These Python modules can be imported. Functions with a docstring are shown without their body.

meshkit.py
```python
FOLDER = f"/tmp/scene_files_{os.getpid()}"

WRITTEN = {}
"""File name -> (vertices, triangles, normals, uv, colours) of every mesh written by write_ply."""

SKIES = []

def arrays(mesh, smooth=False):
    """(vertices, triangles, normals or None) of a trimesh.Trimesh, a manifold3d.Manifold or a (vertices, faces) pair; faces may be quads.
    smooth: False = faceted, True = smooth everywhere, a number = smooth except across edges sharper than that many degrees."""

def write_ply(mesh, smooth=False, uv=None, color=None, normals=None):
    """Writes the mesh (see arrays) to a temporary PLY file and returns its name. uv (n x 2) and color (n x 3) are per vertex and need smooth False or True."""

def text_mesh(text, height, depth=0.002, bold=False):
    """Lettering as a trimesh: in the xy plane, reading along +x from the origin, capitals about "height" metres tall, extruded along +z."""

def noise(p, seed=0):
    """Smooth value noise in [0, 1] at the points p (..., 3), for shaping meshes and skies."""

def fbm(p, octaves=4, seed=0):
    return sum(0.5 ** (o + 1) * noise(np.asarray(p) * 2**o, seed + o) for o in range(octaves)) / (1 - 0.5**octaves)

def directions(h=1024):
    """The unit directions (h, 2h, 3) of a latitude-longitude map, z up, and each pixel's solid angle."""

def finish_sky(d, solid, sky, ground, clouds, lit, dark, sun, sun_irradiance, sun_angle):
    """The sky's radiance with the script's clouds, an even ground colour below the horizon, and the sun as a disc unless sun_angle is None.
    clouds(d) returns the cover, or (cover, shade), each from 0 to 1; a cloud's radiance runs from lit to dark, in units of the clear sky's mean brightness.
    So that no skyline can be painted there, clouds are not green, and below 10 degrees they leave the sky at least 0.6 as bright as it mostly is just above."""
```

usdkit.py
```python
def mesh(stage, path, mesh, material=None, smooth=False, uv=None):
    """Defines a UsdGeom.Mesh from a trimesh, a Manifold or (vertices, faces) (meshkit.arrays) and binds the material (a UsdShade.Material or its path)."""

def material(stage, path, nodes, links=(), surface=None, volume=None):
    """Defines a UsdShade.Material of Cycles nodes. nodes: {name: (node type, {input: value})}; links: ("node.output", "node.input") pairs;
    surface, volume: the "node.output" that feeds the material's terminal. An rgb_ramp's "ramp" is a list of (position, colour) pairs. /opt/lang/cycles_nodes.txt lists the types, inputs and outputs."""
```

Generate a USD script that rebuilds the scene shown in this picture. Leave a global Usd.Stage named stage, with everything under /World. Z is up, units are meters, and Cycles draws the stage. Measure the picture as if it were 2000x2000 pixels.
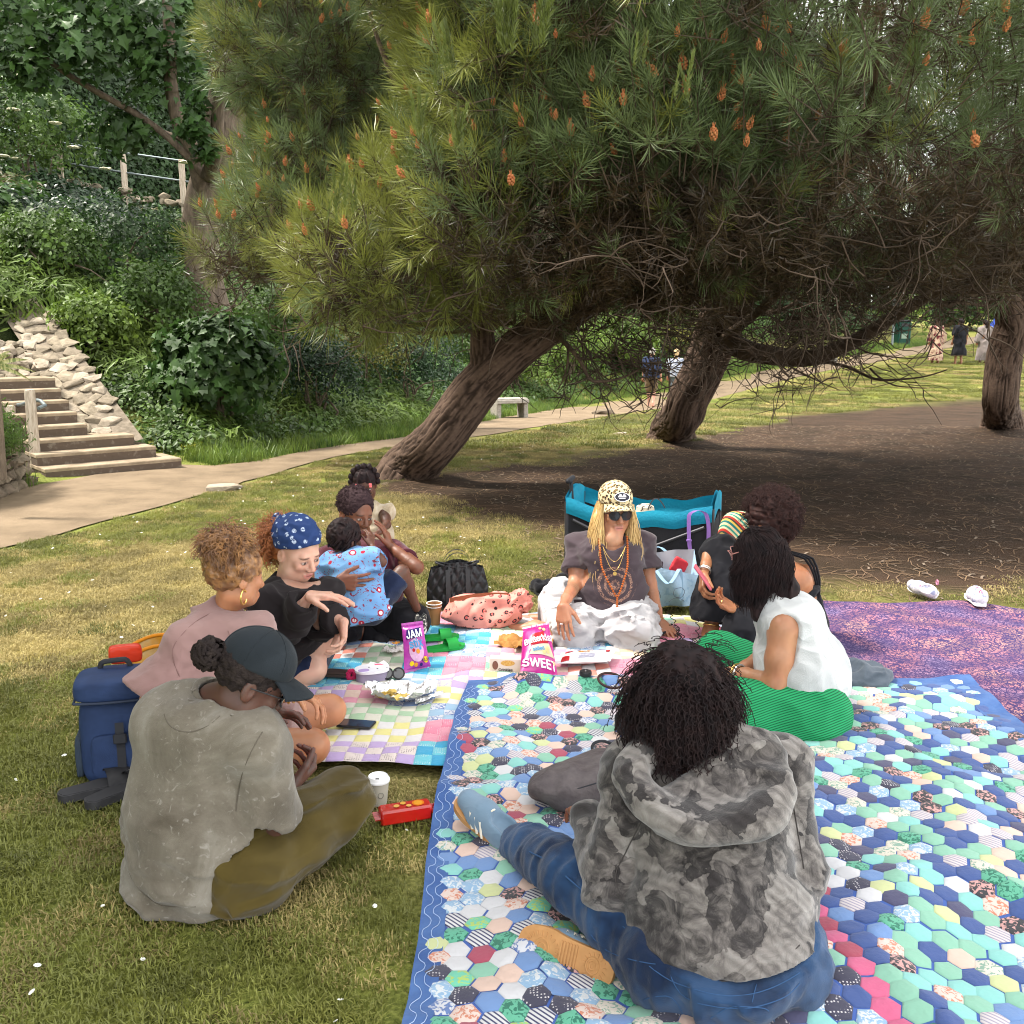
import math, random
import numpy as np, trimesh, usdkit, meshkit
from scipy.interpolate import PchipInterpolator
from scipy.spatial import cKDTree
from pxr import Usd, UsdGeom, UsdLux, UsdShade, Sdf, Gf, Vt

stage = Usd.Stage.CreateInMemory()
UsdGeom.SetStageUpAxis(stage, 'Z'); UsdGeom.SetStageMetersPerUnit(stage, 1.0)
UsdGeom.Xform.Define(stage, '/World'); UsdGeom.Scope.Define(stage, '/World/Looks')
random.seed(5); RNG = np.random.default_rng(5)

# ---------------------------------------------------------------- camera, sky, sun, exposure
FOCAL, PITCH, CAMZ = 1900.0, math.radians(10.44), 1.65      # focal length in pixels of a 2000 px wide picture
cam = UsdGeom.Camera.Define(stage, '/World/camera')
cam.CreateHorizontalApertureAttr(36.0); cam.CreateVerticalApertureAttr(36.0)
cam.CreateFocalLengthAttr(36.0 * FOCAL / 2000); cam.CreateClippingRangeAttr((0.05, 2000.0))
cam.CreateExposureAttr(2.25)
xf = UsdGeom.Xformable(cam); xf.AddTranslateOp().Set((0, 0, CAMZ)); xf.AddRotateXOp().Set(90 - math.degrees(PITCH))

SUN_AZ, SUN_EL = math.radians(-84), math.radians(58)         # azimuth from +y towards +x
sky = usdkit.material(stage, '/World/Looks/sky_look', {
    's': ('sky_texture', {'sky_type': 'single_scattering', 'sun_disc': False, 'sun_elevation': SUN_EL, 'sun_rotation': SUN_AZ, 'aerosol_density': 2.5}),
    'tc': ('texture_coordinate', {}), 'n': ('noise_texture', {'scale': 2.2, 'detail': 5.0}),
    'r': ('rgb_ramp', {'ramp': [(0.2, (0.6,) * 3), (0.75, (1, 1, 1))]}),
    'm': ('mix_color', {'blend_type': 'mix', 'b': (7.6, 7.5, 7.3), 'use_clamp': False}),
    'b': ('background_shader', {'strength': 0.10})},
    [('tc.generated', 'n.vector'), ('n.fac', 'r.fac'), ('r.color', 'm.fac'), ('s.color', 'm.a'), ('m.result', 'b.color')], surface='b.background')
dome = UsdLux.DomeLight.Define(stage, '/World/sky'); dome.CreateIntensityAttr(1.0)
UsdShade.MaterialBindingAPI.Apply(dome.GetPrim()).Bind(sky)
dome.GetPrim().SetCustomDataByKey('kind', 'structure')
sun = UsdLux.DistantLight.Define(stage, '/World/sun'); sun.CreateIntensityAttr(0.55); sun.CreateAngleAttr(9.0)
sun.CreateNormalizeAttr(True); sun.CreateColorAttr((1.0, 0.94, 0.85))
sx = UsdGeom.Xformable(sun); sx.AddRotateZOp().Set(-math.degrees(SUN_AZ)); sx.AddRotateXOp().Set(-(90 - math.degrees(SUN_EL)))

# ---------------------------------------------------------------- rays through the photograph's pixels
_c, _s = math.cos(PITCH), math.sin(PITCH)
def ray(px, py):
    x, y = (px - 1000) / FOCAL, -(py - 1000) / FOCAL
    return np.array([x, _c + y * _s, -_s + y * _c])
def at(px, py, d):                                            # the point at depth y = d
    r = ray(px, py); return np.array([0, 0, CAMZ]) + r * (d / r[1])
def onz(px, py, z=0.0):
    r = ray(px, py); return np.array([0, 0, CAMZ]) + r * ((z - CAMZ) / r[2])
K = 2000 / 1932.0
def A(x, y, d): return at(x * K, y * K, d)                   # same, in pixels of a 1932 px wide picture
def G(x, y, z=0.0): return onz(x * K, y * K, z)
V = lambda *a: np.array(a, float)
def unit(v): v = np.asarray(v, float); return v / (np.linalg.norm(v) + 1e-12)

# ---------------------------------------------------------------- terrain
_base = PchipInterpolator([-5, 8, 12, 18, 27, 36, 50, 80, 130], [0, 0, -.05, -.17, -.38, .42, 1.3, 2.6, 5.0])
def base_z(y): return _base(np.clip(y, -5, 130))
def on_base(px, py):
    r = ray(px, py); t = np.linspace(2, 110, 8000)
    z = CAMZ + r[2] * t - base_z(r[1] * t)
    i = int(np.argmax(z < 0)) if (z < 0).any() else len(t) - 1
    return np.array([r[0] * t[i], r[1] * t[i], base_z(r[1] * t[i])])
FAR = np.array([on_base(*p)[:2] for p in [(-330, 1010), (80, 948), (313, 908), (420, 911), (500, 903), (600, 881), (700, 866), (800, 853), (990, 815), (1100, 797), (1230, 778), (1400, 745), (1560, 712), (1700, 690), (1800, 676), (1860, 660)]])
NEAR = np.array([on_base(*p)[:2] for p in [(-330, 1150), (0, 1071), (135, 1040), (310, 994), (410, 962), (520, 930), (620, 902), (725, 880), (815, 868), (945, 852), (1000, 842), (1250, 803), (1330, 792), (1500, 750), (1700, 710), (1900, 672), (1990, 655)]])
FAR = np.vstack([FAR, FAR[-1] + (FAR[-1] - FAR[-2]) * 0.5 + [2, 14], FAR[-1] + [10, 45]])
def seg_dist(p, line):
    p = np.asarray(p, float).reshape(-1, 2); best = np.full(len(p), 1e9); sign = np.ones(len(p))
    for a, b in zip(line[:-1], line[1:]):
        ab = b - a; t = np.clip(((p - a) @ ab) / (ab @ ab), 0, 1)
        q = p - (a + t[:, None] * ab); d = np.hypot(q[:, 0], q[:, 1])
        s = np.sign(ab[0] * (p[:, 1] - a[1]) - ab[1] * (p[:, 0] - a[0]))
        m = d < best; best[m] = d[m]; sign[m] = s[m]
    return best * sign
_prof = PchipInterpolator([-100, 0, .9, 2.6, 5, 9, 10.6, 12.0, 15, 20, 40], [0, 0, .12, .95, 2.35, 4.45, 4.75, 4.9, 11, 20, 36])
STEP0, STEPN = on_base(200, 922)[:2], unit([-.64, .77])
def terrain(x, y):
    x, y = np.broadcast_arrays(np.asarray(x, float), np.asarray(y, float)); p = np.stack([x.ravel(), y.ravel()], 1)
    s = seg_dist(p, FAR)
    fade = np.interp(p[:, 1], [25, 45], [1, .6])
    z = _prof(np.clip(s, -100, 40)) * fade + base_z(p[:, 1])
    rough = np.clip((s - .6) / 2, 0, 1)
    z += rough * .5 * (meshkit.fbm(np.stack([p[:, 0] * .5, p[:, 1] * .5, 0 * s], 1), 3, 3) - .5)
    q = p - STEP0; along, side = q @ STEPN, q @ np.array([STEPN[1], -STEPN[0]])
    z -= .75 * np.clip(along / .5, 0, 1) * np.clip((1.15 - np.abs(side + .35)) / .4, 0, 1) * np.clip((4.4 - along) / .5, 0, 1)
    z += .02 * (meshkit.fbm(np.stack([p[:, 0] * 1.3, p[:, 1] * 1.3, 0 * s], 1), 2, 9) - .5) * np.clip((p[:, 1] - 6.5) / 2, 0, 1)
    return z.reshape(x.shape)
def tz(x, y): return float(terrain(x, y))
def on_ground(px, py):
    r = ray(px, py); t = np.linspace(1.2, 90, 2500); p = r[None] * t[:, None]
    i = int(np.argmax(CAMZ + p[:, 2] < terrain(p[:, 0], p[:, 1]))); return np.array([p[i, 0], p[i, 1], tz(p[i, 0], p[i, 1])])

# ---------------------------------------------------------------- prims
_count = {}
def numbered(path):
    n = _count.get(path, 0); _count[path] = n + 1
    return path if n == 0 else f'{path}_{n:03d}'
def path_of(name, parent): return numbered((str(parent.GetPath()) if parent else '/World') + '/' + name)
def tag(prim, label=None, cat=None, group=None, kind=None):
    prim = prim.GetPrim() if hasattr(prim, 'GetPrim') else prim
    for k, v in (('label', label), ('category', cat), ('group', group), ('kind', kind)):
        if v: prim.SetCustomDataByKey(k, v)
    return prim
def thing(name, label, cat, group=None, loc=(0, 0, 0), rz=0.0):
    x = UsdGeom.Xform.Define(stage, path_of(name, None))
    x.AddTranslateOp().Set(Gf.Vec3d(*map(float, loc)))
    if rz: x.AddRotateZOp().Set(math.degrees(rz))
    return tag(x, label, cat, group)
def obj(name, mesh, mat, parent=None, smooth=False, color=None, normals=None, **tags):
    p = path_of(name, parent)
    if isinstance(mesh, tuple) and mesh[1].shape[1] == 4: mesh = (mesh[0], np.vstack([mesh[1][:, [0, 1, 2]], mesh[1][:, [0, 2, 3]]]))
    m = usdkit.mesh(stage, p, mesh, mat, smooth=True if color is not None and smooth else smooth)
    if color is not None:
        UsdGeom.PrimvarsAPI(m).CreatePrimvar('col', Sdf.ValueTypeNames.Color3fArray, 'vertex').Set(Vt.Vec3fArray.FromNumpy(np.asarray(color, np.float32)))
    if tags: tag(m, **tags)
    return m.GetPrim()
def curves(name, strands, width, mat, parent, tip=0.4):
    c = UsdGeom.BasisCurves.Define(stage, path_of(name, parent))
    c.CreateTypeAttr('linear'); pts = np.vstack(strands)
    c.CreatePointsAttr(Vt.Vec3fArray.FromNumpy(pts.astype(np.float32)))
    c.CreateCurveVertexCountsAttr([len(s) for s in strands])
    w = np.concatenate([np.linspace(1, tip, len(s)) for s in strands]) * width
    c.CreateWidthsAttr(Vt.FloatArray.FromNumpy(w.astype(np.float32))); c.SetWidthsInterpolation('vertex')
    UsdShade.MaterialBindingAPI.Apply(c.GetPrim()).Bind(mat)
    return c.GetPrim()
def rot_to(d, spin=None):                                    # quaternions (w,x,y,z) turning +z to each d
    d = np.asarray(d, float); d = d / np.linalg.norm(d, axis=1, keepdims=True)
    w = 1 + d[:, 2]; q = np.stack([w, -d[:, 1], d[:, 0], 0 * w], 1)
    q[w < 1e-6] = [0, 1, 0, 0]; q /= np.linalg.norm(q, axis=1, keepdims=True)
    if spin is None: return q
    c, s = np.cos(spin / 2), np.sin(spin / 2); a, b, e, f = q.T
    return np.stack([a * c - f * s, b * c + e * s, e * c - b * s, a * s + f * c], 1)
def scatter(name, protos, idx, pos, quat, scale, parent=None, **tags):
    pi = UsdGeom.PointInstancer.Define(stage, path_of(name, parent)); base = str(pi.GetPath())
    for k, (m, mt, sm) in enumerate(protos):
        pr = usdkit.mesh(stage, f'{base}/source_{k:03d}', m, mt, smooth=sm)
        pi.CreatePrototypesRel().AddTarget(pr.GetPath())
    pi.CreateProtoIndicesAttr(Vt.IntArray.FromNumpy(np.asarray(idx, np.int32)))
    pi.CreatePositionsAttr(Vt.Vec3fArray.FromNumpy(np.asarray(pos, np.float32)))
    pi.CreateOrientationsAttr(Vt.QuathArray([Gf.Quath(*map(float, q)) for q in quat]))
    s = np.asarray(scale, np.float32); s = np.repeat(s[:, None], 3, 1) if s.ndim == 1 else s
    pi.CreateScalesAttr(Vt.Vec3fArray.FromNumpy(s))
    tag(pi, **{'kind': 'stuff', **tags}); return pi.GetPrim()

# ---------------------------------------------------------------- meshes
def cat(*ms): return trimesh.util.concatenate([m for m in ms if m is not None])
def tm(v, f): return trimesh.Trimesh(np.asarray(v, float), np.asarray(f), process=False)
def tube(pts, rad, n=8, cap=True):
    p = np.asarray(pts, float); rad = np.broadcast_to(np.asarray(rad, float), (len(p),)); t = np.gradient(p, axis=0); t /= np.linalg.norm(t, axis=1, keepdims=True) + 1e-12
    a = np.cross(t[0], [0, 0, 1.] if abs(t[0][2]) < .9 else [1., 0, 0]); fr = []
    for k in range(len(p)):
        a = unit(a - t[k] * (a @ t[k])); fr.append(a)
    a = np.array(fr); b = np.cross(t, a); an = np.arange(n) * 2 * np.pi / n
    v = p[:, None] + rad[:, None, None] * (np.cos(an)[None, :, None] * a[:, None] + np.sin(an)[None, :, None] * b[:, None])
    i, j = np.meshgrid(np.arange(len(p) - 1), np.arange(n), indexing='ij')
    q = np.stack([i * n + j, i * n + (j + 1) % n, (i + 1) * n + (j + 1) % n, (i + 1) * n + j], -1).reshape(-1, 4)
    f = np.vstack([q[:, [0, 1, 2]], q[:, [0, 2, 3]]]); v = v.reshape(-1, 3)
    if cap:
        v = np.vstack([v, p[0], p[-1]]); m = len(v); e = (len(p) - 1) * n; k = np.arange(n)
        f = np.vstack([f, np.stack([0 * k + m - 2, (k + 1) % n, k], 1), np.stack([0 * k + m - 1, e + k, e + (k + 1) % n], 1)])
    return tm(v, f)
def spline(pts, n=24):
    p = np.asarray(pts, float); s = np.r_[0, np.cumsum(np.linalg.norm(np.diff(p, axis=0), axis=1))]
    return PchipInterpolator(s, p)(np.linspace(0, s[-1], n))
def box(c, size, bevel=0.0, rz=0.0, rx=0.0):
    h = np.asarray(size, float) / 2
    if bevel:
        import manifold3d as m3
        b = bevel; pts = [[sx_ * (h[0] - b * (k != 0)), sy_ * (h[1] - b * (k != 1)), sz_ * (h[2] - b * (k != 2))] for sx_ in (-1, 1) for sy_ in (-1, 1) for sz_ in (-1, 1) for k in range(3)]
        m = trimesh.convex.convex_hull(np.array(pts))
    else: m = trimesh.creation.box(h * 2)
    if rx: m.apply_transform(trimesh.transformations.rotation_matrix(rx, [1, 0, 0]))
    if rz: m.apply_transform(trimesh.transformations.rotation_matrix(rz, [0, 0, 1]))
    m.apply_translation(c); return m
def lathe(prof, n=24, c=(0, 0, 0)):
    pr = np.asarray(prof, float); an = np.arange(n) * 2 * np.pi / n
    v = np.stack([pr[:, None, 0] * np.cos(an), pr[:, None, 0] * np.sin(an), np.repeat(pr[:, 1:], n, 1)], -1).reshape(-1, 3)
    i, j = np.meshgrid(np.arange(len(pr) - 1), np.arange(n), indexing='ij')
    q = np.stack([i * n + j, i * n + (j + 1) % n, (i + 1) * n + (j + 1) % n, (i + 1) * n + j], -1).reshape(-1, 4)
    return tm(v + np.asarray(c, float), np.vstack([q[:, [0, 1, 2]], q[:, [0, 2, 3]]]))
def grid(P):                                                  # P: (n, m, 3) points as a sheet
    n, m = P.shape[:2]; i, j = np.meshgrid(np.arange(n - 1), np.arange(m - 1), indexing='ij')
    q = np.stack([i * m + j, (i + 1) * m + j, (i + 1) * m + j + 1, i * m + j + 1], -1).reshape(-1, 4)
    return tm(P.reshape(-1, 3), np.vstack([q[:, [0, 1, 2]], q[:, [0, 2, 3]]]))
def moved(m, loc=(0, 0, 0), rz=0.0, rx=0.0, ry=0.0, s=1.0):
    m = m.copy(); m.apply_scale(s)
    for a, ax in ((rx, [1, 0, 0]), (ry, [0, 1, 0]), (rz, [0, 0, 1])):
        if a: m.apply_transform(trimesh.transformations.rotation_matrix(a, ax))
    m.apply_translation(np.asarray(loc, float)); return m
def frame(m, o, x, y, z):
    m = m.copy(); M = np.eye(4); M[:3, 0], M[:3, 1], M[:3, 2], M[:3, 3] = x, y, z, o; m.apply_transform(M); return m
def lump(c, r, seed=0, amp=.25, f=2.0, sub=2):
    m = trimesh.creation.icosphere(sub); v = m.vertices
    v = v * (1 + amp * (meshkit.fbm(v * f + seed * 7.3, 2, seed) - .5) * 2)[:, None]
    return tm(v * np.asarray(r) + np.asarray(c), m.faces)

# ---------------------------------------------------------------- materials
_mats = {}
def mat(name, color=(.5, .5, .5), rough=.8, c2=None, scale=6.0, detail=4.0, lo=.35, hi=.65, bump=0.0, bscale=60.0, bdist=.01, metal=0.0, spec=.2, attr=False, sss=0.0, sheen=0.0, coord='pos', stretch=(1, 1, 1), coat=0.0, rnd=0.0, trans=0.0, fold=0.0, extra=None):
    """One principled surface: colour (or the mesh attribute col) mottled towards c2 by noise, with a noise bump."""
    if name in _mats: return _mats[name]
    N = {'p': ('principled_bsdf', {'base_color': color, 'roughness': rough, 'metallic': metal, 'specular_ior_level': spec, 'subsurface_weight': sss, 'subsurface_scale': .012, 'sheen_weight': sheen, 'coat_weight': coat}), 'g': ('geometry', {}), 'mp': ('mapping', {'scale': stretch})}
    L = [('g.position', 'mp.vector')]
    if coord == 'obj': N['tc'] = ('texture_coordinate', {}); L = [('tc.object', 'mp.vector')]
    out = None
    if attr: N['at'] = ('attribute', {'attribute': 'col'}); out = 'at.color'
    if c2 is not None:
        N['n'] = ('noise_texture', {'scale': scale, 'detail': detail, 'roughness': .6}); N['r'] = ('rgb_ramp', {'ramp': [(lo, (0, 0, 0)), (hi, (1, 1, 1))]})
        if attr:
            N['m'] = ('mix_color', {'blend_type': 'multiply', 'b': c2}); L += [('at.color', 'm.a')]
        else: N['m'] = ('mix_color', {'a': color, 'b': c2})
        L += [('mp.vector', 'n.vector'), ('n.fac', 'r.fac'), ('r.color', 'm.fac')]; out = 'm.result'
    if rnd:
        N['oi'] = ('object_info', {}); N['mr'] = ('map_range', {'clamp': True, 'to_min': 1 - rnd, 'to_max': 1 + rnd}); N['hv'] = ('hsv', {'color': color})
        L += [('oi.random', 'mr.value'), ('mr.result', 'hv.value')] + ([(out, 'hv.color')] if out else []); out = 'hv.color'
    if extra: out = extra(N, L, out) or out
    if out: L.append((out, 'p.base_color'))
    if bump:
        N['bn'] = ('noise_texture', {'scale': bscale, 'detail': 3.0}); N['b'] = ('bump', {'strength': bump, 'distance': bdist}); L += [('mp.vector', 'bn.vector'), ('bn.fac', 'b.height'), ('b.normal', 'p.normal')]
    if fold:
        N['fn'] = ('noise_texture', {'scale': 7.0, 'detail': 2.0, 'roughness': .4, 'distortion': .8}); N['fr'] = ('rgb_ramp', {'ramp': [(.3, (.2,) * 3), (.44, (.55,) * 3), (.5, (.9,) * 3), (.56, (.55,) * 3), (.7, (.2,) * 3)]}); N['fb'] = ('bump', {'strength': fold, 'distance': .012}); L += [('mp.vector', 'fn.vector'), ('fn.fac', 'fr.fac'), ('fr.color', 'fb.height')]
        L = [x for x in L if x != ('b.normal', 'p.normal')] + ([('b.normal', 'fb.normal')] if bump else []) + [('fb.normal', 'p.normal')]
    surf = 'p.BSDF'
    if trans:
        N['tl'] = ('translucent_bsdf', {'color': color}); N['mx'] = ('mix_closure', {'fac': trans}); L += [('p.BSDF', 'mx.closure1'), ('tl.BSDF', 'mx.closure2')]
        if out: L.append((out, 'tl.color'))
        surf = 'mx.closure'
    _mats[name] = usdkit.material(stage, f'/World/Looks/{name}', N, L, surface=surf); return _mats[name]
def tubes(lines, r0, n=4, tip=.35):
    return cat(*[tube(l, np.linspace(1, tip, len(l)) * r0, n, cap=False) for l in lines])
# ================================================================ THE SETTING
def soil_mask(x, y):
    """1 where the ground under the pines is bare soil and needle litter, 0 on the lawn."""
    poly = np.array([G(*p)[:2] for p in [(640, 925), (800, 945), (880, 985), (960, 1065), (1060, 1118), (1250, 1160), (1540, 1150), (1700, 1125), (1932, 1145)]] + [[9, 6.4], [12, 9], [12, 19.2]] + [on_base(x_ * K, y_ * K)[:2] for x_, y_ in [(1932, 748), (1700, 760), (1480, 785), (1330, 815), (1190, 845), (1000, 870), (860, 885), (730, 900)]])
    p = np.stack([np.ravel(x), np.ravel(y)], 1).astype(float)
    inside = np.zeros(len(p), bool)
    for a, b in zip(poly, np.roll(poly, -1, 0)):
        c = (a[1] > p[:, 1]) != (b[1] > p[:, 1]); inside ^= c & (p[:, 0] < (b[0] - a[0]) * (p[:, 1] - a[1]) / (b[1] - a[1] + 1e-12) + a[0])
    d = np.abs(seg_dist(p, np.vstack([poly, poly[:1]]))) * np.where(inside, 1, -1)
    d += 1.3 * (meshkit.fbm(np.stack([p[:, 0] * 1.1, p[:, 1] * 1.1, 0 * d], 1), 4, 21) - .5)
    return np.clip(d / .9 + .45, 0, 1).reshape(np.shape(x))
def dry_sunlit_mask(x, y):
    """1 on straw-coloured dry lawn and on the sunlit patch painted at the left."""
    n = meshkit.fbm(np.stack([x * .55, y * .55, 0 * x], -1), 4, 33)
    d = np.exp(-(((x + 2.7) / 2.2) ** 2 + ((y - 6.2) / 1.4) ** 2)) * 1.1 + np.exp(-(((x + .9) / 1.5) ** 2 + ((y - 8.4) / 1.3) ** 2)) * .4  # left patch: dry grass, strengthened to paint in the sunlight there
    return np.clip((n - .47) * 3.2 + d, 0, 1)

def warped(lo, hi, dense_lo, dense_hi, h, H):
    out = list(np.arange(dense_lo, dense_hi, h)); a = []
    x, st = dense_lo, h
    while x > lo: st = min(st * 1.18, H); x -= st; a.append(x)
    x, st = out[-1], h
    while x < hi: st = min(st * 1.18, H); x += st; out.append(x)
    return np.array(a[::-1] + out)
gx, gy = warped(-60, 70, -7.5, 6.5, .11, 3), warped(-6, 125, .8, 19, .11, 3)
GX, GY = np.meshgrid(gx, gy, indexing='ij'); GZ = terrain(GX, GY)
sm, dm = soil_mask(GX, GY), dry_sunlit_mask(GX, GY)
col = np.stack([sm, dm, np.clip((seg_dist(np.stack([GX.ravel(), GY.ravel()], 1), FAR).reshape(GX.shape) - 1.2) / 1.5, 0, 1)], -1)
ground_mat = usdkit.material(stage, '/World/Looks/ground_look', {
    'g': ('geometry', {}), 'at': ('attribute', {'attribute': 'col'}), 'sp': ('separate_color', {}),
    'n1': ('noise_texture', {'scale': 55.0, 'detail': 5.0}), 'n2': ('noise_texture', {'scale': 1.7, 'detail': 5.0}), 'n3': ('noise_texture', {'scale': 240.0, 'detail': 3.0}),
    'gr': ('rgb_ramp', {'ramp': [(.3, (.07, .085, .018)), (.55, (.16, .18, .04)), (.75, (.25, .26, .07))]}),
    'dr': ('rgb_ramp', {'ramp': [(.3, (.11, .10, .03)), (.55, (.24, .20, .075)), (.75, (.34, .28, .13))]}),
    'so': ('rgb_ramp', {'ramp': [(.25, (.014, .009, .007)), (.5, (.042, .027, .018)), (.75, (.10, .066, .043))]}),
    'bk': ('rgb_ramp', {'ramp': [(.3, (.012, .02, .006)), (.7, (.03, .04, .012))]}),
    'm1': ('mix_color', {}), 'm2': ('mix_color', {}), 'm3': ('mix_color', {}),
    'tone': ('rgb_ramp', {'ramp': [(.3, (.62, .66, .6)), (.5, (1, 1, 1)), (.7, (1.25, 1.18, 1.1))]}), 'mt': ('mix_color', {'blend_type': 'multiply', 'fac': 1.0, 'use_clamp': False}), 'b': ('bump', {'strength': .9, 'distance': .03}), 'p': ('principled_bsdf', {'roughness': .95, 'specular_ior_level': .1})},
    [('g.position', 'n1.vector'), ('g.position', 'n2.vector'), ('g.position', 'n3.vector'), ('at.color', 'sp.color'), ('n1.fac', 'gr.fac'), ('n1.fac', 'dr.fac'), ('n3.fac', 'so.fac'), ('n1.fac', 'bk.fac'),
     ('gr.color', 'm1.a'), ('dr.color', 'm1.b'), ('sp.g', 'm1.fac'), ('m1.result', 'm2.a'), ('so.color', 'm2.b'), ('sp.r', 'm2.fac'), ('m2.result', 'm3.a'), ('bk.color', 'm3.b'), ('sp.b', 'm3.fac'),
     ('n2.fac', 'tone.fac'), ('m3.result', 'mt.a'), ('tone.color', 'mt.b'), ('mt.result', 'p.base_color'), ('n1.fac', 'b.height'), ('b.normal', 'p.normal')], surface='p.BSDF')
obj('ground', grid(np.stack([GX, GY, GZ], -1)), ground_mat, smooth=True, color=col.reshape(-1, 3), kind='structure')

# the path: a gravelled strip between its two edges
def resample(line, n):
    s = np.r_[0, np.cumsum(np.linalg.norm(np.diff(line, axis=0), axis=1))]; return np.stack([np.interp(np.linspace(0, s[-1], n), s, line[:, k]) for k in range(2)], 1)
far_line, near_line = resample(FAR[:16], 160), resample(NEAR, 160)
far_line, near_line = far_line + .05 * (meshkit.noise(np.c_[far_line * 1.6, np.zeros(160)], 4)[:, None] - .5), near_line + .16 * (meshkit.noise(np.c_[near_line * 1.7, np.zeros(160)], 5)[:, None] - .5)
w = np.linspace(0, 1, 14)[None, :, None]; pxy = near_line[:, None] * (1 - w) + far_line[:, None] * w
path_mat = mat('gravel_path', (.205, .152, .098), .95, (.13, .095, .06), 2.2, bump=.5, bscale=130, bdist=.006, lo=.35, hi=.7,
    extra=lambda N, L, o: (N.update({'gn': ('noise_texture', {'scale': 190.0, 'detail': 2.0}), 'gr': ('rgb_ramp', {'ramp': [(.3, (.62,) * 3), (.7, (1.25,) * 3)]}), 'gm': ('mix_color', {'blend_type': 'multiply', 'fac': 1.0})}), L.extend([('mp.vector', 'gn.vector'), ('gn.fac', 'gr.fac'), (o, 'gm.a'), ('gr.color', 'gm.b')]), 'gm.result')[2])
obj('path', grid(np.concatenate([pxy, (terrain(pxy[..., 0], pxy[..., 1]) + .012)[..., None]], -1)), path_mat, smooth=True, kind='structure')

# stones
STONE = [mat(f'pale_stone_{"abc"[k]}', c, .9, d, 9, bump=.6, bscale=28, bdist=.02, lo=.3, hi=.7) for k, (c, d) in enumerate([((.31, .26, .19), (.16, .13, .09)), ((.38, .32, .25), (.2, .165, .12)), ((.25, .205, .15), (.12, .1, .07))])]
DSTONE = [mat(f'wall_stone_{"ab"[k]}', c, .92, d, 8, bump=.6, bscale=30, bdist=.02) for k, (c, d) in enumerate([((.17, .13, .095), (.08, .065, .045)), ((.22, .175, .125), (.1, .08, .055))])]
def stone_mesh(seed, r):
    g = np.random.default_rng(seed); p = g.normal(0, 1, (17, 3)); p /= np.linalg.norm(p, axis=1, keepdims=True); p = np.sign(p) * np.abs(p) ** .75; m = trimesh.convex.convex_hull(p * g.uniform(.8, 1.1, (17, 1))).subdivide().subdivide()
    v = m.vertices; v = v * (.93 + .14 * meshkit.fbm(v * 2.2 + seed, 3, seed))[:, None]; return tm(v * np.asarray(r), m.faces)
EARTH = mat('earth', (.05, .038, .024), .95, (.025, .02, .012), 14, bump=.6)

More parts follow.
